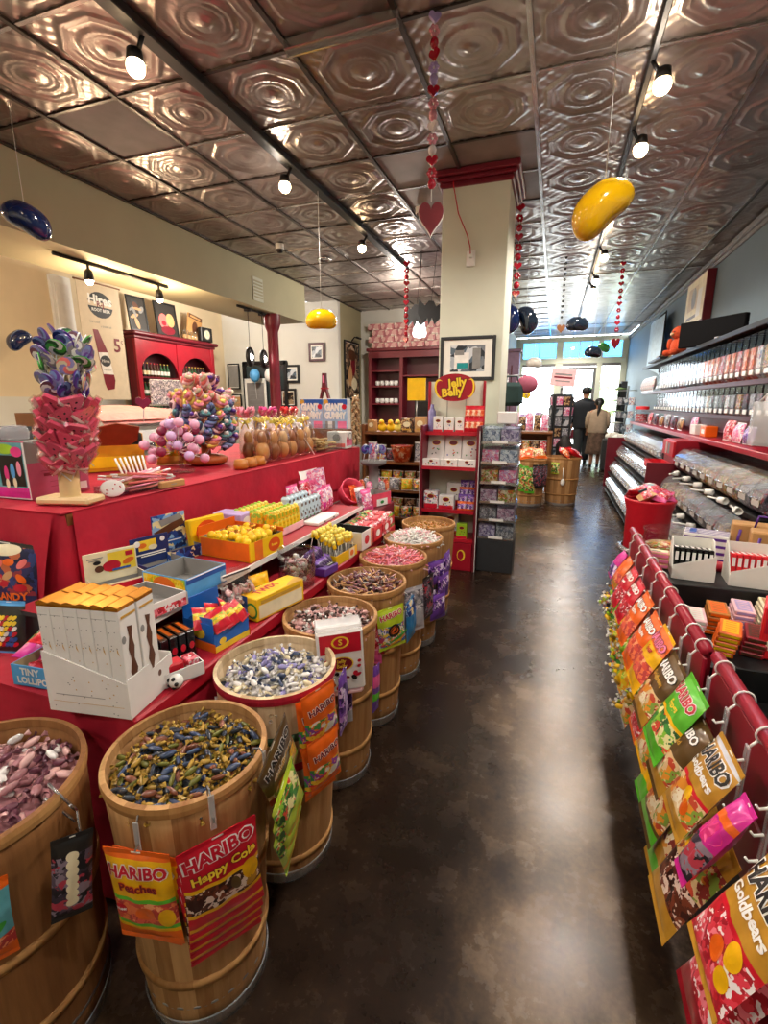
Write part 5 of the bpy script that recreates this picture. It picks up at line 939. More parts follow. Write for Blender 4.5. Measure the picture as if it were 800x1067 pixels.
t=picture('framed_picture','tall dark painting with gilt figures on the olive wall',TR(-3.90,9.2,2.05,rz=PI/2),.74,1.12,'black',[('r',0,0,.66,1.04,'pr_oldphoto'),('e',.05,.1,.12,.2,'ink_maroon'),('e',-.1,-.1,.1,.2,'tan'),('e',.1,-.25,.15,.12,'cream_card'),('e',.0,.3,.2,.1,'ink_brown')],fw=.035); q=MB(); q.tube([(0,0,.57),(0,-.06,.64),(0,-.14,.63)],.012,'black',6); q.rod((-.1,-.15,.62),(.1,-.15,.62),.02,'black'); part(t,'picture_lamp',q)
# red post under the beam
m=MB(); m.lathe([(.10,0),(.10,.14),(.082,.17),(.08,2.45),(.10,2.50),(.12,2.56),(.12,2.70)],'maroon',20); o=struct('column_post',m,TR(-4.06,6.56,0))
for k,y in enumerate((5.98,6.32)):
    m=MB(); m.rod((0,0,.13),(0,0,.60),.004,'black',5); m.lathe([(.05,.60),(.05,.63)],'black',12,cap0=True,cap1=True); t=thing(m,'ring_pendant',('black ring pendant under the beam, farther from the red post','black ring pendant beside the red post')[k],'lamp',TR(-4.08,y,2.05))
    q=MB(); q.push(TR(0,0,0,0,PI/2,.3)); q.tube([(.10*cos(a),.10*sin(a),0) for a in np.linspace(0,2*PI,25)[:-1]],.035,'black',8,closed=True); q.pop(); part(t,'ring',q); q=MB(); q.ball(0,0,0,.045,m='bulb_white',nu=10,nv=8); part(t,'bulb',q)
for k,(x,c,l) in enumerate([(-5.62,'blue_sky','pale blue balloon before the dark back door'),(-5.28,'white','white balloon before the dark back door, right of the blue one')]):
    m=MB(); m.ball(0,0,0,.10,.10,.13,c,14,10); m.lathe([(.012,-.145),(.004,-.125)],c,8); m.rod((0,0,-.14),(.02,0,-.45),.003,'white',4); thing(m,'balloon',l,'balloon',TR(x,8.35,1.95))
# far red shelf cabinet with gift boxes on top
m=MB(); X0,X1,YB=-3.62,-1.55,9.62
m.box((X0+X1)/2,YB+.10,1.22,X1-X0,.02,2.44,'maroon_dark')
for x in(X0+.03,-2.93,X1-.03): m.box(x,YB-.06,1.22,.07,.34,2.44,'maroon',.004)
m.box((X0+X1)/2,YB-.06,2.46,X1-X0+.08,.40,.06,'maroon',.01); m.box((X0+X1)/2,YB-.22,2.36,X1-X0,.04,.12,'maroon'); m.box((X0+X1)/2,YB-.06,.45,X1-X0,.34,.06,'maroon')
t=thing(m,'shelf_cabinet','large maroon shelf cabinet at the back wall','cabinet')
for z in(1.0,1.4,1.75,2.05): q=MB(); q.box(-3.27,YB-.06,z,.62,.30,.03,'maroon'); part(t,'shelf',q)
q=MB(); q.box(-2.24,YB-.06,1.95,1.3,.3,.03,'maroon'); part(t,'shelf',q)
for j,z in enumerate((1.415,1.765)):
    for k in range(5):
        b=MB(); b.lathe([(.03,0),(.045,.03),(.04,.10),(.034,.10)],'white',12,cap0=True); b.tube([(.04,0,.03),(.07,0,.05),(.04,0,.08)],.006,'white',5); thing(b,'white_mug','white mug on the '+('lower' if j==0 else 'upper')+' bay shelf of the maroon cabinet, '+names[k]+' from the left','mug',TR(-3.47+.10*k,YB-.10,z,rz=k))
m=MB(); m.box(0,0,.24,.75,.04,.46,'black',.01); m.box(0,-.022,.25,.70,.004,.40,'black_gloss'); m.box(0,0,.006,.3,.15,.012,'black'); m.box(.05,-.0245,.14,.14,.002,.18,'screen_blue'); m.box(.22,-.0245,.10,.06,.002,.12,'screen_blue'); thing(m,'television','dark television with a violet-blue picture in the maroon cabinet','television',TR(-2.3,YB-.10,1.0+.0)); m=MB(); m.box(0,0,.49,1.2,.28,.98,'maroon_dark',.01); thing(m,'tv_stand','dark stand under the television in the maroon cabinet','stand',TR(-2.26,YB-.38,0))
b=MB(); b.box(0,0,0,.27,.12,.115,'pr_pink2' if 'pr_pink2' in MATS else printed('pr_pink2',['#e0b0a8','#c87a80','#f0dcd0','#b86a70','#e8c8b8'],14),.004); gd=b.data('gift_box')
for r in range(4):
    for k in range(7):
        thing(gd,'gift_box','pink patterned gift box, '+('bottom','second','third','top')[r]+' row on the maroon cabinet','box',TR(-3.50+.278*k+(.05,-.02,.06,-.03)[r],YB-.08,2.55+.118*r),'pink gift boxes, '+('bottom','second','third','top')[r]+' row')
m=MB(); m.rod((0,0,.22),(0,0,.95),.005,'black',5); m.lathe([(.03,.2),(.05,.16),(.09,-.02),(.08,-.06),(.001,-.08)],'pendant',16,cap0=True); thing(m,'pendant_lamp','glowing white pendant lamp left of the column','lamp',TR(-1.72,6.3,2.32))
for k,(x,y,z,l) in enumerate([(-1.76,6.25,2.52,'black bat-wing decoration left of the glowing pendant'),(-1.56,6.2,2.54,'black bat-wing decoration just behind the glowing pendant')]):
    m=MB(); m.prism([(-.16,.13),(-.07,.06),(-.03,.12),(.03,.12),(.07,.06),(.16,.13),(.15,-.05),(.07,-.15),(.03,-.07),(0,-.16),(-.03,-.07),(-.08,-.14),(-.15,-.04)],.03,'charcoal','y',-.015); m.rod((0,0,.1),(0,0,.75),.003,'black',4); thing(m,'bat_decoration',l,'decoration',TR(x,y,z,0,.1,.2*k))
m=MB(); m.box(0,0,0,.21,.01,.24,'yellow'); m.rod((0,.01,-.12),(0,.01,-.40),.008,'steel'); thing(m,'yellow_sign','plain yellow square sign left of the jelly bean stand','sign',TR(-1.47,5.3,1.57))
# clutter shelf between the table end and the jelly bean stand
m=MB(); m.box(-1.56,5.205,.6,.74,.012,1.2,'wood_brown')
t=thing(m,'merchandise_shelf','wooden shelf of mixed candy between the red table and the jelly bean stand','shelf')
for x in(-1.92,-1.20): q=MB(); q.box(x,5.0,.6,.04,.40,1.2,'wood_brown',.004); part(t,'side_panel',q)
for z in(.20,.50,.80,1.11): q=MB(); q.box(-1.56,5.0,z,.70,.42,.025,'wood_brown'); part(t,'shelf_board',q)
SY=4.86
for k,(x,c) in enumerate([(-1.78,'yellow'),(-1.68,'yellow'),(-1.6,'yellow_pale')]):
    b=MB(); b.ball(0,0,.045,.05,.045,.045,c,12,8); b.ball(0,-.025,.10,.03,m=c,nu=10,nv=7); b.lathe([(.008,0),(.003,.022)],'orange',8) if False else b.ball(0,-.058,.095,.012,.014,.006,'orange',8,5); thing(b,'toy_duck','yellow toy duck on the top clutter shelf, '+names[k]+' from the left','toy',TR(x+.06,SY,1.124))
for k,(x,w,h,c,l) in enumerate([(-1.44,.13,.14,'pr_brown','brown printed box on the top clutter shelf'),(-1.30,.11,.16,'tan','tan box on the top clutter shelf, right of the brown one'),(-1.84,.08,.12,'kraft','kraft box at the left of the toy ducks')]):
    m=MB(); m.box(0,0,h/2,w,.10,h,c,.004); m.deco('-y',0,-.05,h/2,[('e',0,.01,w*.3,h*.2,'cream_card'),('r',0,-h*.3,w*.7,h*.1,'ink_gold')]); thing(m,'candy_box',l,'box',TR(x,SY+.02,1.124))
m=MB(); m.lathe([(.085,0),(.115,.16),(.125,.17),(.118,.17),(.08,.01)],'pr_orange' if 'pr_orange' in MATS else printed('pr_orange',['#d8481e','#e86a2a','#f4d0b0','#c03a18','#e8885a'],40),20,cap0=True); m.ball(0,0,.15,.1,.1,.03,'pr_red',12,6); thing(m,'orange_basket','orange printed basket of sweets on the middle clutter shelf','basket',TR(-1.50,SY,.814))
for k in range(7):
    x=-1.84+.105*k; h=(.20,.17,.13,0,.15,.21,.19)[k]
    if k in(3,4) : continue
    c=('pr_pink','pr_candy','pr_dark','','pr_brown','pr_grey','pr_purple')[k]; bag('candy_bag',('pink','mixed','dark','','brown','grey','purple')[k]+' printed bag on the middle clutter shelf',TR(x,SY+.03,.814+h,-.1),.10,h,.04,'f_white',[(.08,.95,c)])
for z,lv in((.514,'second'),(.214,'lowest')):
    for r in range(2):
        for k in range(5):
            h=.13 if r==0 else .19; c=('pr_gummy','pr_brown','pr_grey','pr_yellow','pr_candy')[(k+r*2+(z<.3))%5]
            bag('candy_bag',('amber','brown','grey','yellow','mixed')[(k+r*2+(z<.3))%5]+' printed bag, '+('front' if r==0 else 'back')+' of the '+lv+' clutter shelf, '+names[k]+' from left',TR(-1.83+.135*k,SY-.06+.13*r,z+h,-.1,.04*(k%3-1)),.12,h,.05,'f_white',[(.06,.95,c)])
m=MB(); m.lathe([(.14,0),(.15,.02),(.05,.04),(.045,.16),(.13,.18),(.14,.20),(.045,.21),(.04,.40),(.10,.42),(.11,.45)],'panel_grey',24,cap0=True,cap1=True); thing(m,'tiered_stand','grey three-tier round stand at the far end of the bench','stand',TR(-1.35,3.60,.52) ); m=MB(); m.lathe([(.16,0),(.17,.02),(.17,.50),(.16,.518)],'wood_brown',24,cap0=True,cap1=True); thing(m,'drum_plinth','brown drum under the grey tiered stand','plinth',TR(-1.35,3.60,0))
for k in range(12):
    a=k*PI/6; l=('white and pink','orange','grey')[k%3]; b=MB(); b.lathe([(.025,0),(.03,.01),(.028,.07),(.012,.09)],('pr_pink','pr_orange','pr_grey')[k%3],10,cap0=True,cap1=True); thing(b,'candy_tub',l+' printed candy tub on the grey tiered stand','tub',TR(-1.35+.10*cos(a),3.60+.10*sin(a),.723 if k%2 else .563) if True else None,l+' tubs on the tiered stand')
for k in range(8):
    a=k*PI/4; d,l=sw[(1,3,5)[k%3]]; thing(d,'swirl_lollipop',l+' swirl lollipop on top of the grey tiered stand','lollipop',TR(-1.35+.07*cos(a),3.60+.07*sin(a),1.06,.2*sin(a),.2*cos(a),a),l+' lollipops on the tiered stand')
def twig(x,y,z,label,h):
    b=MB()
    for k in range(46):
        f=k/46; a=k*2.4; b.push(TR(.045*(1-.4*f)*cos(a),.045*(1-.4*f)*sin(a),.03+h*f,.5*cos(a),.5*sin(a),a)); b.lathe([(.002,-.03),(.016,-.01),(.014,.015),(.002,.032)],'pr_tan' if 'pr_tan' in MATS else printed('pr_tan',['#b89468','#d8c0a0','#8a6a4a','#c8a880'],60),6); b.pop()
    b.rod((0,0,0),(0,0,h),.01,'wood_brown'); thing(b,'pretzel_tree',label,'stand',TR(x,y,z))
twig(-1.98,4.75,.98,'tall bundle of tan wrapped pretzels left of the clutter shelf',.48); m=MB(); m.lathe([(.12,0),(.12,.96),(.10,.978)],'grey_card',20,cap0=True,cap1=True); thing(m,'drum_plinth','grey drum under the tan pretzel bundle','plinth',TR(-1.99,4.75,0) if False else TR(-2.04,4.75,0)); 
# pink cartons at the far end of the riser
Mq=A(-1.20,3.06,SH+.05,80)
m=MB(); m.box(-1.30,3.12,(SH+.04)/2,.40,.52,SH+.04,'maroon',.01); thing(m,'small_plinth','maroon plinth under the pink cartons beyond the bench end','plinth')
carton('display_carton','bright pink carton with white front beyond the bench end',A(-1.20,3.20,SH+.045,70),.20,.16,.09,None,'pink_hot' if False else 'pinkred' if 'pinkred' in MATS else mat('pinkred','#e8506a',.4),'grey_card',[('r',0,-.02,.12,.05,'ink_white'),('t','SWEETS' if False else ' ',0,0,.01,'ink_red'),('e',0,-.02,.02,.012,'ink_green')])
m=MB(); m.lathe([(.075,0),(.085,.05),(.095,.10),(.088,.10),(.07,.004)],'pinkred',20,cap0=True); thing(m,'pink_tub','pink tub tipped on its side beyond the bench end','tub',A(-1.34,3.03,SH+.125,60,1.0))
for k in range(4): bag('candy_bag',('pink striped','white','orange','red')[k]+' pouch leaning by the pink tub beyond the bench end',A(-1.16-.07*k,2.92+.07*k,SH+.045+.16,75,-.25),.11,.15,.04,('f_pink','f_white','f_orange','f_red')[k],[(.2,.8,('pr_pink','pr_grey','pr_orange','pr_red')[k])])
# ---------------------------------------------------------------- jelly bean stand on the column
JX,JY=-.80,4.05; JW=.47
m=MB(); m.box(0,.135,.80,JW,.015,1.60,'cream'); m.box(0,0,.125,JW-.03,.26,.25,'red_paint',.004); m.deco('-y',0,-.13,.12,[('e',.13,.02,.035,.05,'ink_yellow'),('e',.125,.02,.025,.04,'red_paint')])
for x in(-.08,.08): m.box(x,.126,1.3,.004,.003,.5,'grey_card')
t=thing(m,'candy_stand','tall red and cream jelly bean display stand in front of the column','stand',TR(JX,JY,0))
for s in(-1,1): q=MB(); q.box(s*JW/2,0,.62,.02,.28,1.24,'maroon',.003); q.box(s*JW/2,.12,1.40,.02,.04,.40,'red_paint',.003); q.box(s*JW/2+ (0.012 if s>0 else -.012),-.13,.6,.006,.012,1.2,'white'); part(t,'side_panel',q)
for k,z in enumerate((.27,.52,.89,1.17)): q=MB(); q.box(0,(.0,.0,-.01,.05)[k],z,JW-.02,(.26,.26,.28,.17)[k],.018,'shelf_red',.002); q.box(0,(.0,.0,-.01,.05)[k]-(.13,.13,.14,.085)[k],z,JW-.02,.006,.03,'shelf_red'); part(t,'shelf',q)
def oval_sign(w,h,M,label):
    b=MB(); n=40; b.prism([(w/2*cos(2*PI*k/n)*(1-.06*cos(4*PI*k/n)),h/2*sin(2*PI*k/n)) for k in range(n)],.025,'red_paint','y',-.0125)
    D=[('e',-w*.33,-h*.05,w*.13,h*.36,'ink_yellow',.25),('e',-w*.30,-h*.05,w*.115,h*.31,'red_paint',.25),('e',w*.36,-h*.02,w*.10,h*.34,'ink_yellow',-.1),('e',w*.335,-h*.02,w*.088,h*.30,'red_paint',-.1),('t','Jelly',w*.06,h*.17,h*.40,'ink_yellow',.10,None,.12),('t','Belly',-w*.05,-h*.17,h*.40,'ink_yellow',.10,None,.12),('t','Jelly',w*.06,h*.17,h*.40,'ink_maroon',.0,None,.12),('t','Belly',-w*.05,-h*.17,h*.40,'ink_maroon',.0,None,.12)]
    D=D[:4]+[('t','Jelly',w*.06,h*.17,h*.42,'ink_maroon',.12,None,.12),('t','Belly',-w*.05,-h*.17,h*.42,'ink_maroon',.12,None,.12),('t','Jelly',w*.06,h*.17,h*.42,'ink_yellow',.04,None,.12),('t','Belly',-w*.05,-h*.17,h*.42,'ink_yellow',.04,None,.12)]
    b.deco('-y',0,-.0125,0,D); return thing(b,'oval_sign',label,'sign',M)
oval_sign(.36,.22,TR(JX+.01,JY-.03,1.545),'maroon oval jelly bean sign with yellow lettering on top of the stand')
def jbox(label,x,z,w,d,h,c='white_card',M=None,red=.25,y=-.03):
    b=MB(); b.box(0,0,h/2,w,d,h,c,.003); b.deco('-y',0,-d/2,h/2,[('e',0,h*.22,min(w,h)*.26,min(w,h)*.17,'ink_yellow'),('e',0,h*.22,min(w,h)*.23,min(w,h)*.14,'ink_maroon'),('r',0,-h*.5+h*red*.35,w*.96,h*red*.6,'ink_red')]+[('e',R.uniform(-.35,.35)*w,R.uniform(-.25,.05)*h,w*.05,w*.035,R.choice(['ink_red','ink_black','ink_orange','ink_green','ink_blue']),R.uniform(0,3)) for k in range(6)])
    return thing(b,'jelly_bean_box',label,'box',M or TR(JX+x,JY+y,z+.010))
jbox('small white box at the left of the top shelf of the jelly bean stand',-.13,1.17,.08,.07,.13,y=.03); jbox('second small white box on the top shelf of the jelly bean stand',-.035,1.17,.08,.07,.12,y=.03); jbox('third small white box on the top shelf, next to the red bags',.055,1.17,.07,.07,.12,y=.03)
m=MB(); m.lathe([(.03,0),(.034,.02),(.034,.17),(.015,.2),(.015,.23)],'w_lav',14,cap0=True,cap1=True); thing(m,'tall_bottle','pale lilac tall bottle left on the jelly bean stand top shelf','bottle',TR(JX-.195,JY+.05,1.18))
for k in range(6): bag('candy_bag','orange-red jelly bean bag on the top shelf, '+names[k]+(' of the lower row' if k<3 else ' counting on to the upper row'),TR(JX+.125+.045*(k%3)-.0,JY+.02+.03*(k//3),1.18+.12+.10*(k//3),-.1),.07,.12,.03,'f_red',[(.3,.7,'pr_orange')])
for k in range(3):
    jbox(('left','middle','right')[k]+' large white slanted box on the second shelf of the jelly bean stand',0,0,.145,.05,.25,M=TR(JX-.15+.15*k,JY+.03,.905,-.22),red=.1); jbox(('left','middle','right')[k]+' low white box along the front of the second shelf',0,0,.145,.05,.065,M=TR(JX-.15+.15*k,JY-.115,.90),red=.05)
for k,(x,w,h,c,l) in enumerate([(-.155,.12,.15,'pr_white','white and red printed box at the left of the third shelf'),(-.02,.13,.12,'white_card','open white box in the middle of the third shelf'),(.02,.12,.21,'white_card','tall white box at the back of the third shelf')]): jbox(l,x,.52,w,.09,h,c,red=.45,y=-.06 if k<2 else .07)
for k in range(8): bag('candy_bag','small violet candy bag on the third shelf, '+('front' if k<4 else 'back')+' stack, '+('bottom','second','third','top')[k%4],TR(JX+.11+.075*(k//4),JY-.07+.04*(k%4),.53+.075+.055*(k%4),-.15),.075,.085,.03,'f_purple' if k%2 else 'f_orange',[(.25,.75,'pr_purple')])
jbox('white box at the back of the lowest shelf of the jelly bean stand',.0,.27,.14,.08,.19,y=.07); jbox('low white box at the front of the lowest shelf',-.07,.27,.16,.09,.08,red=.1,y=-.06); jbox('yellow-green packet at the right of the lowest shelf',.12,.27,.09,.06,.13,'green_lime',y=-.06); jbox('dark packet at the left of the lowest shelf',-.18,.27,.06,.08,.10,'charcoal',y=.0)
# framed picture, outlet and cable on the column
picture('framed_picture','framed picture with wide white mat on the column','' or TR(-.752,4.352,1.80),.48,.37,'charcoal',[('r',0,0,.42,.31,'paper'),('r',0,.0,.30,.22,'pr_photo'),('r',-.05,-.02,.13,.14,'ink_white'),('r',.08,.0,.07,.17,'ink_grey'),('r',-.04,-.06,.10,.05,'teal'),('r',-.07,.05,.08,.04,'ink_grey')],fw=.028)
m=MB(); m.box(0,0,0,.075,.012,.12,'white',.003); m.box(0,-.014,.02,.03,.03,.035,'white',.004); thing(m,'wall_outlet','white outlet with a plug high on the column','outlet',TR(-.755,4.356,2.60))
m=MB(); m.tube([(-.92,4.34,3.26),(-.915,4.33,3.16),(-.87,4.345,2.95),(-.79,4.35,2.78),(-.76,4.34,2.68),(-.755,4.325,2.63)],.005,'red',6); thing(m,'power_cable','thin red cord running down the column to the outlet','cord')
# clear drawer tower
X0,Y0=-.395,4.12; m=MB(); m.box(0,0,.145,.30,.30,.29,'charcoal',.006); thing(m,'black_plinth','dark cube plinth under the clear candy drawers','plinth',TR(X0,Y0,0))
zz=[.292,.445,.60,.765,.93,1.095]; fills=[('pr_lilacmix','lilac'),('pr_grey','grey'),('pr_mauvemix','mauve'),('pr_gummy','amber'),('pr_pink','pink'),('pr_bluegrey','blue-grey')]
for k,z in enumerate(zz):
    h=.148; b=MB(); b.tray(.30,.30,h,.004,'acrylic','acrylic'); b.box(0,0,h+.001,.30,.30,.004,'acrylic'); b.box(0,-.15,.012,.30,.006,.02,'silver'); t=thing(b,'candy_bin',('lowest','second','third','fourth','fifth','topmost')[k]+' clear drawer in the candy tower beside the column','drawer',TR(X0,Y0,z))
    for s in(-1,1): q=MB(); q.grid(lambda u,v: Vector((s*.073+(u-.5)*.135,(v-.5)*.28,h*.84+.014*sin(3*u+5*v+k)*sin(4*v))),6,10,fills[(k+(s>0))%6][0]); q.box(s*.073,0,h*.42,.135,.28,h*.76,fills[(k+(s>0))%6][0]); part(t,'candy_fill',q,label=fills[(k+(s>0))%6][1]+' candy inside')
    q=MB(); q.box(0,-.156,.02,.12,.003,.022,'white'); part(t,'price_label',q)
# ---------------------------------------------------------------- right-hand wall of dispensers
DX=1.42   # front of the gravity tubes
m=MB(); m.box(1.79,6.4,1.0,.04,6.0,2.0,'red_paint'); t=thing(m,'dispenser_fixture','long red wall fixture carrying the candy dispensers along the right wall','fixture')
for z,x0,mm in((1.985,1.36,'black'),(1.575,1.40,'maroon_dark'),(1.30,1.42,'maroon_dark'),(1.095,1.26,'red_paint')): q=MB(); q.box((x0+1.77)/2,6.4,z,1.77-x0,5.95,.022,mm,.003); q.box(x0,6.4,z,.014,5.95,.04,mm,.003); part(t,'shelf',q)
def tube(fill,h):
    b=MB(); w,d=.108,.26
    b.prism([(-d/2,.05),(-d/2+.05,0),(d/2,0),(d/2,h),(-d/2,h)],w,'acrylic','x',-w/2); return b
def mk_tube(h):
    out=[]
    for f,l in(('pr_beans','mixed'),('pr_dark','dark'),('pr_orange','orange'),('pr_red','red'),('pr_grey','silver'),('pr_white','white'),('pr_yellow','yellow')):
        b=MB(); w,d=.108,.26; b.prism([(-d/2,.05),(-d/2+.05,0),(d/2,0),(d/2,h),(-d/2,h)],w,'acrylic','x',-w/2)
        q=MB(); q.prism([(-d/2+.012,.055),(-d/2+.055,.006),(d/2-.01,.006),(d/2-.01,h*.8),(-d/2+.012,h*.72)],w-.012,f,'x',-w/2+.006)
        c=MB(); c.box(0,-d/2-.012,h*.16,w*.8,.03,.06,'acrylic',.006); c.box(0,-d/2-.027,h*.16,w*.7,.004,.035,'white',.001); e=MB(); e.box(0,0,h+.004,w,d,.008,'black' if h>.3 else 'acrylic')
        out.append((b.data('gravity_dispenser'),q.data('candy_fill'),c.data('spout'),e.data('lid'),l))
    return out
tA,tB=mk_tube(.345),mk_tube(.235)
def place_tube(T,k,y,z,row):
    a,f,s,e,l=T[k]; t=thing(a,'gravity_dispenser',l+' candy in a tall clear gravity dispenser, '+row,'dispenser',TR(DX+.13,y,z,rz=-PI/2),l+' gravity dispensers, '+row); part(t,'candy_fill',f); part(t,'spout',s,label='clear spout with white label'); part(t,'lid',e)
ord1=[1,1,1,5,4,0,5,2,2,3,2,2,3,2,2,2,2,5,4,4,4,4,3,3,5,4,4]
for k in range(32): place_tube(tA,ord1[k] if k<27 else 5,3.62+.146*k,1.592,'upper row on the right wall')
for k in range(32): place_tube(tB,(4,1,0,4,5,1)[k%6] if k<20 else (5,4)[k%2],3.62+.146*k,1.316,'lower row on the right wall')
# scoop bins in stepped rows
def scoop(f):
    b=MB(); w=.19
    prof=[(-.16,.03),(-.175,.08),(-.17,.14),(-.13,.19),(-.06,.215),(.16,.215),(.16,0),(-.13,0)]
    b.prism(prof,w,'acrylic','x',-w/2); b.box(0,-.174,.075,.10,.004,.04,'white_card',.001)
    q=MB(); q.prism([(-.155,.032),(-.165,.08),(-.155,.125),(.02,.15),(.155,.15),(.155,.006),(-.128,.006)],w-.014,f,'x',-w/2+.007)
    c=MB(); c.grid(lambda u,v: Vector(((u-.5)*w*.97,-.180+.055*v*v+.02*v,.10+.098*v)),2,6,'dust_film'); c.rod((-w*.3,-.186,.10),(w*.3,-.186,.10),.006,'silver'); return b.data('scoop_bin'),q.data('candy_fill'),c.data('lid')
SC=[(scoop(f),l) for f,l in(('pr_dark','dark'),('pr_gummy','amber'),('pr_grey','silver grey'),('pr_brown','brown'),('pr_beans','mixed'))]
ROW=[(1.06,.82),(.98,.575),(.90,.33),(.86,.085)]
def shelfunit(label,y0,y1,rows):
    m=MB(); m.box(1.585,(y0+y1)/2,.50,.35,y1-y0,1.0,'maroon_dark'); t=thing(m,'bin_gondola',label,'fixture')
    for x,z in rows: q=MB(); q.box((x+1.405)/2,(y0+y1)/2,z-.015,1.405-x,y1-y0-.02,.02,'black'); part(t,'shelf',q)
    q=MB(); q.box(1.1,y1-.01 if y0>5 else y1,.45,.5,.02,.86,'maroon'); part(t,'end_panel',q)
shelfunit('stepped rack holding the near clear scoop bins',2.95,5.0,ROW[:3]); shelfunit('stepped rack holding the far clear scoop bins',5.55,8.6,ROW)
rn=('top','second','third','bottom')
def bins(y0,n,rows,where):
    for r,(x,z) in enumerate(rows):
        for k in range(n):
            (a,f,c),l=SC[(k*2+r+(k//4))%5]; t=thing(a,'scoop_bin',l+' candy in a clear scoop bin, '+rn[r]+' row of the '+where+' rack','bin',TR(x+.18,y0+.203*k,z,rz=-PI/2),l+' scoop bins, '+rn[r]+' row, '+where+' rack'); part(t,'candy_fill',f); part(t,'lid',c)
bins(3.06,10,ROW[:3],'near'); bins(5.66,14,ROW,'far')
# white scoops hung under the near rows
for r,(x,z) in enumerate(ROW[:2]):
    for k in range(6):
        m=MB(); m.lathe([(.022,0),(.026,.05),(.024,.05),(.02,.004)],'white',10,cap0=True,fn=lambda r_,a,zz:r_*(.75 if sin(a)>0 else 1)); m.rod((0,0,0),(0,.0,-.09),.006,'white',6); thing(m,'candy_scoop','white scoop resting on the ledge under the '+('top' if r==0 else 'second')+' near row of bins','scoop',TR(x-.045,3.16+.30*k,z-.005 if False else z+.012,PI/2,.2,.5*k),'white scoops, '+('top' if r==0 else 'second')+' ledge')
# red end display between the racks
m=MB(); m.box(1.29,5.275,.93,.42,.42,.30,'red_paint',.004); m.box(1.07,5.275,1.0,.02,.46,.14,'red',.004); m.deco('-x',1.058,5.275,1.0,[('r',-.05,0,.05,.11,'ink_white'),('r',.06,.0,.09,.10,'ink_grey'),('r',-.05,0,.02,.1,'ink_green')]); m.box(1.25,5.275,.39,.40,.42,.78,'panel_grey',.004); t=thing(m,'rack_divider','red and grey divider cabinet between the two bin racks','cabinet'); q=MB(); q.push(TR(.985,5.275,.80,rz=-PI/2)); q.tray(.42,.16,.07,.008,'red_bright','red'); q.pop(); part(t,'red_tray',q)
# things on the red ledge
led=[('pr_pink','pink','bag'),('white_card','white','box'),('orange','orange','box'),('dark','dark','box'),('pr_red','red printed','bag'),('pr_purple','purple printed','bag'),('pr_grey','grey printed','bag')]
for k,(y,c,l) in enumerate([(4.35,'pr_purple','purple'),(4.58,'pr_pink','pink'),(4.80,'pr_red','red and white'),(5.35,'orange','orange'),(5.72,'white_card','white'),(5.9,'pr_pink','pink and lilac'),(6.5,'pr_brown','brown'),(6.85,'pr_dark','dark'),(7.2,'pr_grey','grey'),(7.6,'pr_brown','brown and tan'),(8.0,'pr_dark','black and silver'),(8.4,'pr_red','dark red')]):
    h=.14+.02*(k%3)
    if c in('orange','white_card'): m=MB(); m.box(0,0,.05,.18,.1,.10,c,.005); m.deco('-y',0,-.05,.05,[('r',0,0,.1,.04,'ink_white')]); thing(m,'candy_box',l+' box on the red ledge under the gravity dispensers','box',TR(1.40,y,1.107,rz=-PI/2))
    else: bag('candy_bag',l+' candy bag propped on the red ledge, '+('near' if y<5 else 'middle' if y<7 else 'far')+' part',TR(1.42,y,1.108+h,-.15,0,-PI/2),.20,h,.06,'f_white',[(.06,.95,c)])
for k in range(6): bag('candy_bag','pale crinkled bag stacked at the far end of the dispensers, '+names[k]+' along',TR(1.42,8.55+.17*k,1.60+.22,-.1,0,-PI/2),.16,.22,.08,'f_white',[(.1,.9,'pr_white')])
m=MB(); m.lathe([(.09,0),(.10,.02),(.10,.20),(.08,.22)],'acrylic',20,cap0=True); m.lathe([(.092,.02),(.092,.14)],'pr_red',18); m.lathe([(.104,.215),(.104,.26),(.001,.265)],'red_bright',20); thing(m,'candy_canister','clear canister with red lid at the far end of the ledge','canister',TR(1.36,8.95,1.107))
# on top of the fixture
m=MB(); m.box(0,0,.13,.72,.06,.26,'matte_black',.008); m.box(.12,-.034,.05,.10,.02,.05,'silver',.012); thing(m,'black_flat_box','long flat black box standing on top of the dispensers','box',TR(1.45,5.95,1.998,rz=-.95))
m=MB(); m.ball(0,0,.11,.11,.09,.12,'plush_orange',14,10); m.ball(0,-.02,.27,.085,.08,.08,'plush_orange',14,10)
for s in(-1,1): m.ball(s*.065,0,.335,.028,.02,.028,'plush_orange',8,6); m.ball(s*.11,-.05,.15,.035,.04,.07,'plush_orange',8,6); m.ball(s*.07,-.10,.04,.045,.06,.04,'plush_orange',8,6); m.ball(s*.03,-.093,.285,.010,.006,.010,'black',6,4)
m.ball(0,-.10,.255,.03,.022,.022,'tan',8,6); thing(m,'plush_toy','orange-red plush toy sitting on top of the fixture beside the black box','toy',TR(1.405,7.12,1.998,rz=-PI/2+.35))
for k,(y,c,l,s) in enumerate([(7.5,'cream_card','cream',(.2,.05,.26)),(7.75,'kraft','kraft',(.18,.1,.16)),(8.1,'tan','tan',(.2,.12,.12)),(8.45,'dark','dark',(.25,.12,.10)),(8.8,'pr_brown','brown printed',(.2,.12,.14))]):
    m=MB(); m.box(0,0,s[2]/2,*s,c,.006); m.deco('-y',0,-s[1]/2,s[2]/2,[('r',0,0,s[0]*.6,s[2]*.4,'ink_white'),('e',0,0,s[0]*.15,s[2]*.12,'ink_brown')]); thing(m,'storage_box',l+' box on top of the fixture beyond the plush toy','box',TR(1.52,y,1.998,rz=-PI/2))
m=MB(); m.tube([(1.25,7.4,2.05),(1.3,7.9,2.02),(1.35,8.6,2.03)],.02,'black',6) if False else m.box(0,0,.015,.9,.10,.03,'black',.006); thing(m,'black_tray','thin black tray projecting at the top edge of the fixture','tray',TR(1.33,7.95,1.998,rz=-PI/2))
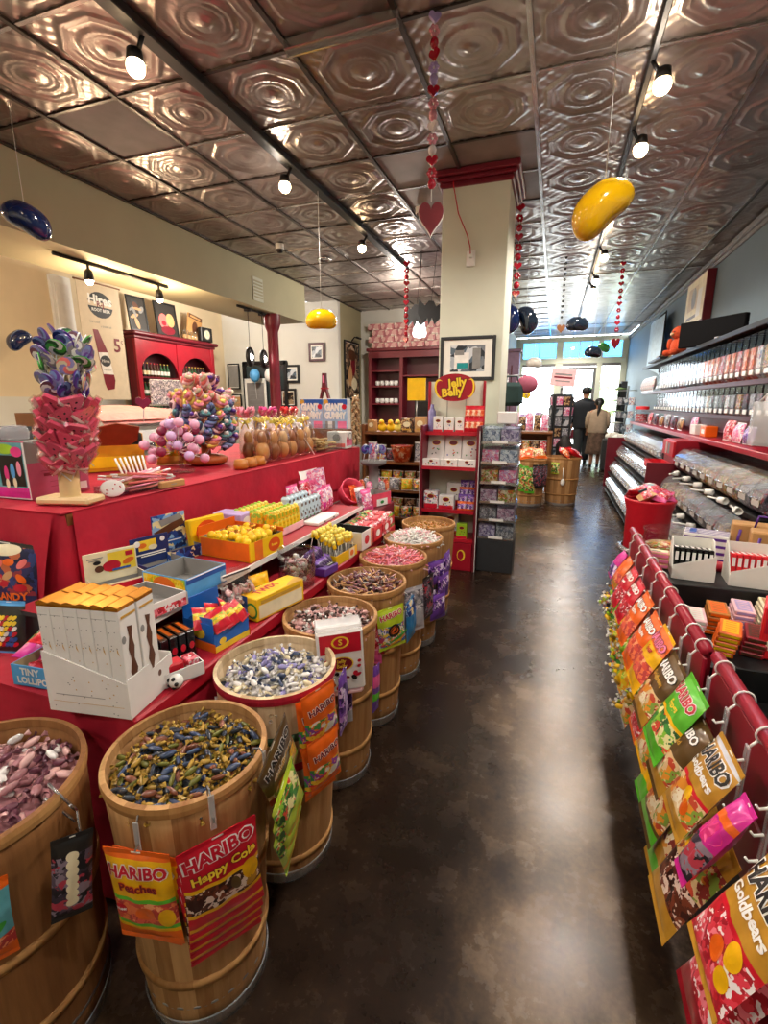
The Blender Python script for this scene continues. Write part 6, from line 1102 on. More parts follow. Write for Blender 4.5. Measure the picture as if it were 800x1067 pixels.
# framed canvas and far banner on the right wall
m=MB(); m.box(0,0,0,1.0,.10,.62,'maroon',.004); m.box(0,-.048,0,.96,.01,.58,'cream_card'); m.deco('-y',0,-.053,0,[('r',-.1,.05,.5,.3,'poster'),('e',-.05,.05,.12,.14,'ink_grey'),('r',.25,-.05,.2,.35,'paper'),('r',-.1,-.2,.5,.04,'ink_grey')]); thing(m,'wall_canvas','cream canvas with deep red edges on the grey wall','picture',TR(1.775,8.12,2.79,rz=-PI/2))
m=MB(); m.grid(lambda u,v: Vector((1.70+.02*sin(7*u),9.9+1.5*u,2.95-(1.05-.25*u)*v)),10,8,'cloud_blue' if 'cloud_blue' in MATS else mat('cloud_blue','#b8cbd6',.7)); m.rod((1.70,9.9,2.96),(1.70,11.4,2.96),.012,'black'); m.rod((1.70,9.9,1.95),(1.70,9.9,2.98),.012,'black'); thing(m,'wall_banner','pale blue banner with a dark pole at the far right wall','banner')
# clear hanging bag at the picture's right edge
m=MB(); m.grid(lambda u,v: Vector(((u-.5)*.20,-.05*sin(PI*u)*sin(PI*min(1,v+.1)),-.27*v)),18,14,'frost'); m.grid(lambda u,v: Vector(((.5-u)*.20,.05*sin(PI*u)*sin(PI*min(1,v+.1)),-.27*v)),18,14,'frost'); m.tube([(-.05,0,0),(0,0,.05),(.05,0,0)],.006,'white',5); thing(m,'plastic_bag','roll of clear white plastic bags hanging at the right picture edge','bag',TR(1.215,3.56,1.43,rz=-1.1))
# kraft bags with purple handles and striped pouch
for k,(x,y,l) in enumerate([(1.06,2.67,'kraft candy bag with purple handle, nearer to the right picture edge'),(1.03,2.83,'kraft candy bag with purple handle, behind the first one')]):
    m=MB(); m.box(0,0,.10,.24,.11,.20,'kraft',.006); m.tube([(-.09,-.06,.06),(-.09,-.075,.13),(-.085,-.065,.175)],.007,'purple',6) ; m.tube([(-.03,-.058,.19),(-.02,-.06,.25),(.05,-.06,.25),(.06,-.058,.19)],.006,'purple',6); m.deco('-y',0,-.055,.1,[('r',.04,.0,.11,.07,'tan')]); thing(m,'paper_bag',l,'bag',TR(x,y,.622,rz=-.25))
m=MB(); m.box(0,0,.07,.20,.14,.14,'white_card',.004)
for s,(fc,c) in enumerate((('-y',(0,-.07,.07)),('-x',(-.10,0,.07)),('+z',(0,0,.14)))): m.deco(fc,*c,[('r',0,.05-.035*k,.19 if s!=1 else .13,.014,'purple') for k in range(4)]+[('r',-.06,.0,.03,.08,'ink_blue')])
thing(m,'striped_box','purple and white striped box next to the kraft bags','box',TR(.80,2.83,.622,rz=-.3))
m=MB(); m.rod((-.03,0,0),(.62,-.22,-.05),.028,'red_paint',12); thing(m,'red_roller','red round bar lying across the black counter','bar',TR(.72,2.66,.652) )
# red bin and clear bowl at the counter's far end
m=MB(); m.lathe([(.12,0),(.13,.02),(.14,.60),(.158,.66),(.162,.675),(.152,.68),(.14,.66),(.13,.60)],'red_bright' if False else 'red',28,cap0=True); m.lathe([(.16,.30),(.175,.31),(.178,.33),(.15,.34)],'silver',28); thing(m,'round_bin','bright red round bin at the far end of the counter','bin',TR(.66,3.60,.11)); 
m=MB(); m.lathe([(.16,0),(.165,.02),(.165,.10),(.15,.11)],'black',24,cap0=True,cap1=True); thing(m,'black_pedestal','black round base under the red bin','base',TR(.66,3.60,0))
for k in range(9):
    a=k*2.4; bag('candy_bag',('pink','red','tan','salmon','red','pink','white','teal','pink')[k]+' candy pouch heaped on the red bin, '+names[k%7]+(' of the first ring' if k<7 else ' on the crown'),TR(.66+.085*cos(a)*(k<7),3.60+.085*sin(a)*(k<7),.845+.03*(k>5),-1.1,.1,a),.11,.11,.05,('f_pink','f_red','tan','salmon','f_red','f_pink','f_white','f_teal','f_pink')[k],[(.25,.75,'pr_red')])
m=MB(); m.lathe([(.06,0),(.10,.02),(.125,.08),(.118,.13),(.128,.145)],'acrylic',28,cap0=True); m.lathe([(.062,.008),(.11,.06),(.001,.075)],'pr_gummy',20); thing(m,'clear_bowl','clear round bowl with amber candy beside the red bin','bowl',TR(.625,2.80,.622))
# ---------------------------------------------------------------- stepped black counter with chocolate bars
T1,T2,T3=.62,.50,.385
def tier(label,y0,y1,z,x1=1.5):
    m=MB(); m.box((.485+x1)/2,(y0+y1)/2,z/2,x1-.485,y1-y0,z,'black',.004); thing(m,'counter_step',label,'counter')
tier('highest black counter step with the white display boxes',2.36,2.93,T1); tier('middle black counter step with the chocolate bars',1.86,2.355,T2); tier('lowest black counter step at the right picture edge',1.0,1.855,T3)
def wedge(label,M,c,lab,c2):
    b=MB(); w,d=.165,.15; b.prism([(-d/2,0),(d/2,0),(d/2,.17),(.03,.17),(-d/2,.05)],.003,'paper','x',-w/2-.003); b.prism([(-d/2,0),(d/2,0),(d/2,.17),(.03,.17),(-d/2,.05)],.003,'paper','x',w/2); b.box(0,0,.002,w,d,.004,'paper'); b.box(0,-d/2,.025,w,.003,.05,'paper'); b.box(0,d/2,.085,w,.003,.17,'paper')
    b.prism([(-w/2,.0),(w/2,.0),(w/2,.125),(-w/2,.065)],.002,'paper','y',-d/2-.001); t=thing(b,'display_box',label,'box',M)
    for k in range(7):
        q=MB(); q.box(0,0,.065,.020,.11,.115,c,.003); q.deco('+z',0,0,.1225,[('r',0,0,.012,.07,c2)]); q.deco('-y',0,-.055,.065,[('r',0,.02,.013,.04,c2)])
        thing(q,'candy_packet',lab+', '+names[k]+' from the left in its white display box','packet',M@TR(-.068+.0228*k,.012,.008,rx=-.14))
wedge('white display box of black and white packets on the highest step',TR(.665,2.50,T1+.002,rz=-.1),'black_gloss','black and white packet','ink_white'); wedge('white display box of red packets on the highest step, nearer the right edge',TR(.885,2.475,T1+.002,rz=-.1),'red_bright','red packet','ink_white')
for k in range(3): m=MB(); m.box(0,0,.012,.10,.075,.024,'tan',.003); m.deco('+z',0,0,.024,[('r',0,.01,.085,.045,'cream_card'),('r',-.01,-.0,.04,.01,'ink_black'),('r',0,-.03,.085,.012,'ink_pink')]); m.deco('-y',0,-.0375,.012,[('r',0,0,.09,.014,'ink_pink')]); thing(m,'card_box',('lowest','middle','topmost')[k]+' tan and pink flat box stacked at the rail end of the highest step','box',TR(.545,2.60+.005*k,T1+.002+.025*k,rz=-.2))
m=MB(); m.box(0,0,.01,.09,.09,.02,'ink_grey',.003); m.deco('+z',0,0,.02,[('e',0,0,.03,.02,'ink_white')]); thing(m,'card_box','flat grey packet lying behind the tan boxes on the highest step','packet',TR(.64,2.63,T1+.002))
def barstack(x,y,n,c,c2,l,z=T2,w=.072,L=.15,rz=-.15,tilt=0):
    for k in range(n):
        b=MB(); b.box(0,0,.009,w,L,.018,c,.003); b.deco('+z',0,0,.018,[('r',0,.0,w*.72,L*.8,c2)]+[('r',0,.045-.022*j,w*.5,.006,c) for j in range(5)]); b.deco('-y',0,-L/2,.009,[('r',0,0,w*.8,.010,c2)])
        thing(b,'chocolate_bar',l+' chocolate bar, '+(names[k] if k else 'lowest')+(' in' if k==0 else ' up in')+' its stack on the middle step','bar',TR(x+.004*k,y+R.uniform(-.004,.004),z+.002+.0185*k,0,0,rz+R.uniform(-.03,.03)))
barstack(.580,2.09,5,'pink_pale','paper','cream and pink'); barstack(.685,2.19,5,'caramel','orange','orange-brown',rz=-.2); barstack(.675,2.00,5,'orange','yellow','golden yellow',rz=-.3); barstack(.775,2.03,4,'crimson','brown','maroon',rz=-.3); barstack(.79,2.245,5,'pink_pale','lilac','lilac'); barstack(.885,2.25,6,'cream_card','tan','tan'); barstack(.985,2.24,6,'pink_pale','cream_card','cream'); 
m=MB(); m.box(0,0,.10,.10,.16,.20,'red_bright',.006); m.deco('-x',-.05,0,.1,[('e',.02,-.035,.035,.045,'ink_brown'),('e',.02,-.035,.027,.036,'cream_card')]); m.deco('-y',0,-.08,.1,[('r',0,.03,.08,.06,'ink_red'),('e',0,-.04,.03,.03,'cream_card')]); thing(m,'red_box','glossy red box with a round window on the middle step, right picture edge','box',TR(.845,2.02,T2+.002,rz=-.35))
barstack(.66,1.50,4,'yellow','cream_card','yellow',z=T3,rz=-.4,w=.08) ; barstack(.76,1.55,3,'paper','yellow','white and yellow',z=T3,rz=-.4,w=.08)
# ---------------------------------------------------------------- red rails and the bags hung on them
def rail(label,y0,y1,x,zt):
    m=MB(); L=y1-y0; ym=(y0+y1)/2
    for k in range(2): m.box(x,ym,zt-.10-.165*k,.014,L,.160,'slat_red',.004)
    m.box(x+.009,ym,zt-.17,.008,L,.34,'dark_red'); t=thing(m,'slat_rail',label,'rail'); q=MB(); q.rod((x,y0,zt),(x,y1,zt),.017,'slat_red',12); part(t,'top_tube',q)
    for yy in(y0+.03,y1-.03): q=MB(); q.box(x+.026,yy,(zt-.05)/2,.02,.04,zt-.05,'black'); part(t,'post',q)
rail('far red slatted rail along the aisle side of the black counter',1.415,2.78,.445,.755); rail('near red slatted rail at the right picture edge',.25,1.39,.462,.755)
ys1=[2.62,2.42,2.22,2.03,1.86,1.70,1.55,1.45]; ys2=[1.33,1.19,1.06,.93,.80]
def strip(y,label,x):
    m=MB(); m.tube([(x+.021*cos(a),y,.755+.021*sin(a)) for a in np.linspace(0,2*PI,15)[:-1]],.0025,'white',5,closed=True); t=thing(m,'hook_strip',label,'hook',None); q=MB(); q.box(x-.03,y,.575,.005,.022,.30,'frost',.002); q.rod((x-.015,y,.74),(x-.03,y,.72),.003,'white',5)
    part(t,'strip',q)
    for k in range(4): q=MB(); q.tube([(x-.032,y,.69-.06*k),(x-.048,y,.683-.06*k),(x-.054,y,.69-.06*k)],.003,'white',5); part(t,'peg',q)
for k,y in enumerate(ys1+ys2): strip(y,'white hook strip looped over the '+('far' if k<8 else 'near')+' red rail, '+('first','second','third','fourth','fifth','sixth','seventh','eighth')[k if k<8 else k-8]+' from its far end',.445 if k<8 else .462)
def rb(name,label,y,z0,w,h,col,bands=(),texts=(),blobs=(),x=.397,tilt=-.45,roll=0,t=.04,yaw=0,**k): return bag(name,label,TR(x,y,z0-.022,0,0,-PI/2+yaw)@TR(0,0,0,tilt,roll,0),w,h,t,col,bands,texts,blobs,**k)
HB=lambda s,c,o,sub,c2:[('HARIBO',0,.2,s,c,o,0),(sub,0,.36,s*.62,c2,None,0)]
win=lambda w='pr_gummy',lo='f_gold':[(.48,.80,w),(.80,1,lo)]
rb('gummy_bag','magenta candy bag at the far end of the red rail',2.60,.70,.11,.15,'f_magenta',[(.5,.9,'pr_purple')],x=.397)
rb('gummy_bag','orange bag second from the far end of the red rail',2.42,.72,.12,.16,'f_orange',win('pr_peach'),x=.397)
for k,(y,l) in enumerate([(2.26,'red gummy bag, third along the red rail'),(2.10,'red gummy bag with white lettering, fourth along the red rail')]): rb('gummy_bag',l,y,.72,.13,.19,'f_red',win('pr_red','f_red'),HB(.034,'ink_white',None,'Cherry' if False else 'Sweet','ink_white'))
rb('gummy_bag','bright orange gummy bag, larger one in the middle of the far rail',1.93,.725,.145,.21,'f_orange',win('pr_peach','f_orange'),HB(.036,'ink_white','ink_maroon','Peaches','ink_white'),x=.397)
rb('gummy_bag','bright orange gummy bag next toward the camera from the larger orange one',1.76,.715,.14,.21,'f_orange',win('pr_peach','f_orange'),HB(.036,'ink_white','ink_maroon','Peaches','ink_white'),x=.397)
rb('gummy_bag','yellow gummy bag with pink lettering on the far rail',1.60,.735,.15,.22,'f_yellow',[(.0,.3,'f_orange'),(.5,.8,'pr_peach'),(.8,1,'f_yellow')],HB(.038,'ink_pink','ink_maroon','Sour','ink_red'),x=.397)
rb('gummy_bag','brown-gold gummy bag before the end of the far rail',1.455,.715,.15,.22,'f_brown',win('pr_gummy','f_gold'),HB(.038,'ink_white','ink_black','Goldbears','ink_gold'),x=.397)
rb('gummy_bag','green gummy bag with red lettering, first on the near rail',1.27,.745,.16,.22,'f_green',[(.45,.50,'f_yellow'),(.5,.8,'pr_green'),(.8,1,'f_green')],HB(.038,'ink_red','ink_white','Frogs','ink_yellow'),x=.397)
rb('gummy_bag','dark brown bag tucked behind the green one on the near rail',1.20,.70,.14,.22,'f_brown',win('pr_gummy','f_gold'),HB(.03,'ink_white','ink_black','Gold','ink_gold'),x=.397)
rb('gummy_bag','shiny gold gummy bag with silver top on the near rail',1.03,.745,.14,.215,'f_gold',[(0,.1,'f_silver'),(.5,.56,'f_red'),(.56,.85,'pr_gummy')],HB(.044,'ink_black','ink_white','Goldbears','ink_white'),[(.3,.60,.016,.02,'f_yellow',.5),(.5,.70,.014,.018,'f_orange',.1)],x=.397)
rb('candy_rope_bag','magenta and pink slim bag between the two gold bags',.92,.72,.062,.22,'f_magenta',[(.2,.3,'f_orange'),(.55,.9,'pr_dark')],[],[(0,.42,.03,.025,'pink_hot',0)],x=.397)
rb('gummy_bag','largest gold gummy bag with white lettering, nearest on the right',.74,.735,.155,.235,'f_gold',[(0,.08,'f_brown'),(.5,.56,'f_red'),(.56,1,'pr_red')],HB(.046,'ink_black','ink_white','Goldbears','ink_white'),[(.5,.6,.018,.022,'f_yellow',.4),(.1,.72,.016,.02,'f_orange',.4),(.6,.78,.016,.018,'f_yellow',0)],x=.397)
rb('gummy_bag','dark red gummy bag under the largest gold one',.765,.60,.15,.24,'f_darkred',[(.1,.8,'pr_red')],[],[(.2,.5,.018,.025,'f_yellow',.3),(-.3,.4,.02,.016,'f_orange',.3)],x=.397,tilt=-.42)
rb('gummy_bag','dark red bag behind the nearest red one, lowest on the right',.72,.50,.15,.24,'f_red',[(.1,.8,'pr_red')],[],[(.2,.5,.018,.02,'f_yellow',.3)],x=.397,tilt=-.42)
rb('gummy_bag','red bag at the bottom right corner of the picture',.66,.55,.17,.26,'f_darkred',[(.2,.8,'pr_red')],x=.40,tilt=-.35)
rb('gummy_bag','gold and black bag below the silver-topped one',.985,.585,.16,.26,'f_gold',[(.15,.5,'pr_gummy'),(.5,.8,'pr_cola')],[],[(-.1,.25,.05,.02,'f_yellow',.8),(.1,.4,.04,.03,'f_red',.4)],x=.397,tilt=-.42)
rb('gummy_bag','gold bag with green tip, lowest below the silver-topped one',1.12,.50,.15,.22,'f_gold',[(.1,.6,'pr_gummy'),(.75,1,'f_green')],x=.397,tilt=-.42)
rb('gummy_bag','brown printed bag under the green bag',1.20,.58,.15,.24,'f_brown',[(.15,.8,'pr_gummy'),(.85,1,'f_green')],[],[(-.2,.3,.05,.015,'f_yellow',.6)],x=.397,tilt=-.42)
rb('gummy_bag','green bag hanging low at the joint of the two rails',1.32,.54,.14,.22,'f_green',[(.2,.6,'pr_green'),(.6,.7,'f_yellow')],x=.397,tilt=-.42)
rb('gummy_bag','yellow and red bag below the brown-gold one',1.42,.58,.15,.2,'f_yellow',[(.2,.9,'pr_gummy')],[],[(0,.3,.05,.02,'f_red',.4)],x=.397,tilt=-.42)
rb('gummy_bag','red printed bag below the yellow one on the far rail',1.56,.57,.14,.2,'f_orange',[(.1,.6,'pr_peach'),(.6,.9,'pr_red')],x=.397,tilt=-.42)
for k,(y,z,c,l) in enumerate([(2.52,.56,'pr_dark','black and gold wrapped candy bag low at the far rail end'),(2.36,.57,'pr_green','clear bag of green candies low on the far rail'),(2.20,.53,'pr_yellow','clear bag of yellow and white candies low on the far rail'),(2.05,.50,'pr_green','clear bag of green and white candies below the red bags'),(1.90,.50,'pr_yellow','clear bag of yellow candies below the larger orange bag'),(1.76,.47,'pr_gummy','clear bag of amber candies below the second orange bag')]):
    g=rb('candy_bag',l,y,z,.13,.19,'dust_film',[(.08,.95,c)],x=.397,tilt=-.42,t=.07)
    for j in range(12):
        p=[wrapped('w_gold','w_white',.016,.009),wrapped('green_lime','w_white',.016,.009),wrapped('yellow','w_white',.016,.009)][(j+k)%3]
        if j==0: q=MB()
        q.push(TR(R.uniform(-.05,.05),-.034,-R.uniform(.04,.16),R.uniform(0,3),R.uniform(-.6,.6),R.uniform(0,3))); q.add(p.v,p.f,list(p.m),True); q.pop()
    part(g,'wrapped_candies',q,kind='stuff')
# ---------------------------------------------------------------- hanging from the ceiling
def track(label,x,y0,y1,w,heads,side):
    m=MB(); m.box(x,(y0+y1)/2,CZ-.03,w,y1-y0,.05,'black',.006); t=thing(m,'lighting_track',label,'lamp')
    for y in heads:
        q=MB(); q.rod((x,y,CZ-.05),(x+side*.03,y,CZ-.10),.012,'black',8); q.push(TR(x+side*.06,y,CZ-.15)); q.lathe([(.018,.06),(.036,.05),(.042,-.0),(.036,-.0),(.03,.03)],'black',16,cap0=True); q.pop(); h=part(t,'lamp_head',q)
        b=MB(); b.ball(x+side*.06,y,CZ-.175,.046,m='bulb',nu=12,nv=8); part(h,'bulb',b)
track('wide black lighting track on the left half of the tin ceiling',-2.09,-2.0,6.9,.085,(.6,2.3,3.76,5.4),-1)
track('slim black lighting track on the right half of the tin ceiling',.36,-2.0,12.5,.035,(.6,1.9,3.35,4.06,6.66,7.88,8.46),1)
def trackcafe(label,pts,heads):
    m=MB(); m.rod(*pts,.016,'black',6); t=thing(m,'lighting_track',label,'lamp'); a,b=Vector(pts[0]),Vector(pts[1])
    for f in heads:
        p=a.lerp(b,f); q=MB(); q.push(TR(*p)); q.rod((0,0,0),(0,0,-.06),.012,'black',6); q.lathe([(.02,-.05),(.035,-.07),(.045,-.15),(.04,-.15)],'black',14,cap0=True); q.pop(); h=part(t,'lamp_head',q); e=MB(); e.ball(p.x,p.y,p.z-.155,.034,m='bulb',nu=10,nv=8); part(h,'bulb',e)
trackcafe('short black track with two warm spots under the beam',((-4.18,3.30,2.682),(-4.18,4.62,2.682)),(.25,.9)); 
m=MB(); m.rod((-4.08,5.75,2.682),(-4.08,6.42,2.682),.016,'black',6); thing(m,'lighting_track','short black track over the ring pendants under the beam','lamp')
def bean(name,label,M,c,L=.28,W=.18,string=None):
    b=MB(); b.ball(0,0,0,L/2,W*.47,W/2,c,24,14,fn=lambda p:Vector((p.x,p.y,p.z*(1-.10*cos(p.x/L*6))-1.15*p.x*p.x*W/L*1.6+W*.12)))
    t=thing(b,name,label,'decoration',M)
    if string:
        inv=M.inverted(); q=MB(); q.rod(inv@Vector(string[0]),inv@Vector(string[1]),.002,'white',4); part(t,'string',q)
    q=MB(); q.deco('-y',.02,-W*.475,-.0,[('e',0,0,.03,.022,'ink_white')]); 
    return t
mat('bean_yellow','#f0b90c',.12,var=.05,coat=1); mat('bean_navy','#10204a',.1,var=.05,coat=1); mat('bean_dark','#1b2735',.12,coat=1); mat('bean_green','#3f9a4a',.15,coat=1); mat('bean_white','#e8e4d8',.15,coat=1)
def hb(label,x,y,z,c,ry,L=.28,W=.18,rz=.33): bean('jelly_bean_ornament',label,TR(x,y,z,0,ry,rz),c,L,W,((x,y,z+W*.4),(x,y,CZ-.01)))
hb('large yellow jelly bean ornament hanging over the right of the aisle',.16,3.0,2.40,'bean_yellow',-.72,.33,.225,.0); hb('large dark blue jelly bean ornament in front of the beam, upper left corner',-3.36,2.5,2.58,'bean_navy',.52,.29,.19,.85)
hb('yellow jelly bean ornament hanging by the end of the beam',-2.08,4.2,2.15,'bean_yellow',.0,.29,.19); 
b=bean('jelly_bean_ornament','small dark blue jelly bean ornament against the cream wall, left edge',TR(-5.98,4.15,2.13,0,-.7,1.1),'bean_navy',.29,.20); q=MB(); q.rod((0,0,.05),(.1,.35,.1),.006,'white',5); part(b,'hanger',q)
q=MB()
hb('dark teal jelly bean ornament high over the far aisle',.205,7.3,2.44,'bean_dark',.0,.30,.2); hb('dark jelly bean ornament lower over the far aisle near the door',.545,9.2,2.25,'bean_dark',.1,.30,.2); hb('small green jelly bean ornament beside the far dark one',.78,10.2,2.42,'bean_green',.4,.24,.17); hb('pale jelly bean ornament hanging near the left front window',-.42,9.6,2.13,'bean_white',.1,.30,.2)
hb('dark blue upright jelly bean ornament right of the column',-.53,5.6,2.30,'bean_navy',1.5,.30,.19); hb('black jelly bean ornament right of the column, beside the blue upright one',-.37,5.75,2.30,'bean_dark',1.2,.30,.22); 
def heartpts(w,h,n=28):
    P=[]
    for k in range(n):
        t=2*PI*k/n; P.append((w/2*sin(t)**3,h/34*(13*cos(t)-5*cos(2*t)-2*cos(3*t)-cos(4*t)+2.5)))
    return P
for n_,h_,r_ in(('glass_pink','#e89aa8',.15),('glass_red','#a8142a',.15),('glass_lilac','#b8a0d8',.15),('glass_white','#ece0e0',.15),('heart_wood','#74101e',.6)): mat(n_,h_,r_,coat=.5)
def garland(label,x,y,z0,z1,seq,s,heart=None):
    m=MB(); m.rod((0,0,z0),(0,0,z1),.0022*s/.03*.9,'paper',4); t=thing(m,'heart_garland',label,'garland',TR(x,y,0)); L=z0-z1; n=len(seq)
    for k,c in enumerate(seq):
        z=z0-L*(k+.5)/n*.93; q=MB(); q.push(TR(0,0,z,0,0,R.uniform(-.6,.6)))
        if k%3==1: 
            for j in range(6): a=j*PI/3; q.ball(s*.55*cos(a),0,s*.55*sin(a),s*.38,s*.3,s*.38,c,7,5)
        elif k%3==0: q.prism(heartpts(s*2,s*2),s*.5,c,'y',-s*.25)
        else: q.ball(0,0,0,s*.75,s*.75,s*.85,c,9,6)
        q.pop(); part(t,'bead',q)
    if heart:
        w,h,c=heart; q=MB(); q.push(TR(0,0,z1-h*.42,0,0,.25)); q.prism(heartpts(w,h),.02,'paper','y',.0); q.prism(heartpts(w*.96,h*.96),.012,c,'y',-.0125); q.pop(); part(t,'heart_pendant',q)
    return t
g='glass_'
garland('pink and red bead garland ending in a big red heart, left of the column',-.685,2.70,3.26,2.44,[g+c for c in('lilac','pink','red','red','lilac','lilac','red','pink','pink','white','pink','white','red','red','red')],.030,(.135,.20,'heart_wood'))
garland('red heart garland in front of the maroon cabinet',-1.66,5.5,2.95,2.02,[g+'red']*13,.034)
garland('red heart garland behind the right edge of the column',-.44,5.15,3.25,2.35,[g+'red']*10,.040)
garland('red heart garland over the far right aisle ending in a dark heart',.715,7.5,3.25,2.28,[g+'red']*11,.034,(.12,.18,'dark_red')); garland('thin dark bead garland over the middle of the far aisle',.0,7.0,3.25,2.42,['charcoal']*12,.020,(.11,.13,'wood_brown'))
for x,y,l in((-1.36,4.95,'white dome camera on the ceiling left of the column'),(-3.22,5.45,'white dome camera on the ceiling by the beam')): m=MB(); m.lathe([(.001,-.10),(.03,-.095),(.045,-.06),(.05,-.055),(.05,.0)],'black',16,ms=['black','black','white','white']); thing(m,'dome_camera',l,'camera',TR(x,y,CZ-.012))
m=MB(); m.lathe([(.09,0),(.10,-.02),(.07,-.025),(.065,-.01),(.001,-.01)],'silver',20); thing(m,'ceiling_vent','round silver vent on the ceiling near the beam end','vent',TR(-2.98,6.15,CZ-.012))
m=MB(); m.box(0,0,-.02,.62,.035,.05,'runner_bright',.004); m.box(0,.02,-.05,.62,.012,.02,'silver'); thing(m,'ceiling_bar','bright metal bar hanging at a tile joint, top of the picture','bar',TR(-1.16,2.63,CZ-.012))
m=MB(); m.box(0,0,0,.24,.012,.30,'cream',.003); [m.box(0,-.008,-.10+.04*k,.20,.008,.018,'beam_paint') for k in range(6)]; thing(m,'wall_vent','small slatted vent cover on the beam','vent',TR(-3.942,6.05,2.93,rz=PI/2))
# ---------------------------------------------------------------- far end of the shop
barrel('candy_barrel','wide wooden barrel with green and dark bags, left one of the far pair',-.27,7.02,.66,.225,.19); barrel('candy_barrel','wide wooden barrel topped with red bags, right one of the far pair',.17,7.22,.68,.235,.20)
for k,(x,y,c,l) in enumerate([(-.34,6.95,'pr_orange','orange'),(-.2,7.06,'pr_gummy','amber'),(-.26,7.14,'f_orange','plain orange'),(.10,7.16,'pr_orange','orange and tan'),(.24,7.16,'pr_red','red'),(.18,7.32,'pr_candy','mixed')]): bag('candy_bag',l+' candy bag heaped in the '+('left' if k<3 else 'right')+' far barrel',TR(x,y,.80,-.9,.2*(k%3-1),.5*k),.20,.20,.08,'f_orange' if k<3 else 'f_red',[(.15,.85,c)])
for k in range(3): bag('candy_bag',('green','bright green','lime')[k]+' bag hanging at the left far barrel, '+names[k]+' from the left',onb(-.27,7.02,.24,-128+22*k,.60-.02*k,.03),.13,.36,.04,'f_green',[(.1,.9,'pr_green')])
for k in range(2): bag('candy_bag',('black','navy')[k]+' bag hanging between the far barrels',onb(-.27,7.02,.245,-62+26*k,.60,.03),.15,.32,.05,'f_black',[(.1,.9,'pr_dark')])
bag('candy_bag','small green printed bag at the top of the right far barrel',onb(.17,7.22,.25,-115,.62,.03),.12,.16,.03,'f_lime',[(.1,.9,'pr_green')]); m=MB(); m.rod((0,0,0),(0,0,-.16),.008,'white',6); m.ball(0,-.004,-.20,.03,.012,.05,'white',10,6); thing(m,'candy_scoop','white scoop hanging on the right far barrel','scoop',onb(.17,7.22,.24,-88,.55))
m=MB(); m.box(-.45,8.2,.96,.9,.5,.03,'wood_brown',.004); m.box(-.45,8.42,.5,.9,.02,.9,'wood_brown'); t=thing(m,'merchandise_table','wooden table of small bags at the far left of the aisle','table')
for x in(-.85,-.05): q=MB(); q.box(x,8.02,.47,.04,.04,.93,'wood_brown'); part(t,'leg',q)
q=MB(); q.box(-.45,8.2,.55,.86,.46,.02,'wood_brown'); part(t,'lower_shelf',q)
for k in range(14): bag('candy_bag',('pink','rose','brown','violet')[k%4]+' small bag standing on the far table, '+names[k//2]+(' of the front row' if k%2==0 else ' of the back row'),TR(-.82+.115*(k//2),8.08+.16*(k%2),.978+.24+.03*(k%3),-.06),.11,.24+.03*(k%3),.06,'f_white',[(.05,.95,('pr_pink','pr_pink','pr_brown','pr_purple')[k%4])])
for k in range(6): bag('candy_bag',('amber','brown','red')[k%3]+' bag on the lower shelf of the far table, '+names[k]+' from the left',TR(-.80+.135*k,8.1,.562+.28,-.06),.13,.28,.07,'f_white',[(.05,.95,('pr_gummy','pr_brown','pr_red')[k%3])])
m=MB(); m.rod((0,0,.03),(0,0,1.64),.02,'steel',10); m.lathe([(.22,0),(.22,.02),(.03,.04)],'black',20,cap0=True); t=thing(m,'spinner_rack','card spinner rack with a pink sign on top, far end of the aisle','rack',TR(.10,9.0,0))
for a in range(4): q=MB(); q.push(TR(0,0,0,0,0,a*PI/2+.2)); q.box(0,-.15,1.02,.26,.02,1.1,'charcoal'); q.pop(); part(t,'rack_panel',q)
for a in range(4):
    for k in range(6):
        for j in range(2):
            if a in(2,) : continue
            M=TR(.10,9.0,0)@TR(0,0,0,0,0,a*PI/2+.2)@TR(-.062+.124*j,-.17,.52+.175*k,.1); b=MB(); b.box(0,0,.06,.10,.012,.14,('pr_photo','pr_pink','pr_brown','pr_grey')[(a+k+j)%4],.002); thing(b,'gift_card',('slate','pink','brown','grey')[(a+k+j)%4]+' printed card on the spinner rack, '+('front','right','','left')[a]+' side','card',M,('slate','pink','brown','grey')[(a+k+j)%4]+' cards on the '+('front','right','','left')[a]+' of the spinner rack')
m=MB(); m.box(0,0,0,.40,.03,.28,'pink_pale',.004); m.deco('-y',0,-.015,0,[('r',0,.05,.28,.03,'ink_grey'),('r',0,0,.30,.03,'ink_maroon'),('r',0,-.06,.24,.02,'ink_grey')]); m.rod((0,0,-.14),(0,0,-.20),.012,'steel'); thing(m,'rack_sign','pink sign plate on top of the spinner rack','sign',TR(.10,8.98,1.845,0,.1,0))
for k,(x,y,h,c) in enumerate([(-.26,9.3,.85,'charcoal'),(.20,8.62,.9,'dark')]): 
    m=MB(); m.lathe([(.13,.02),(.15,.3),(.17,.7),(.06,.82),(.03,.86)],c,16,cap0=True,cap1=True,fn=lambda r,a,z:r*(1+.08*sin(6*a))); m.rod((0,0,0),(0,0,.1),.02,'steel'); thing(m,'hanging_garment',('dark garment on a stand left of the spinner rack','dark garment on a stand in front of the spinner rack')[k],'clothing',TR(x,y,0,s=(.8,.8,1.05)))
m=MB(); m.box(0,0,1.17,.38,.30,2.34,'plum_paint' if 'plum_paint' in MATS else mat('plum_paint','#6a5468',.5),.006); m.box(0,0,2.36,.44,.36,.05,'plum_paint',.01); m.box(.06,-.155,1.3,.02,.01,1.6,'maroon_dark'); thing(m,'tall_cabinet','tall dull purple cabinet beyond the column','cabinet',TR(-.86,9.55,0))
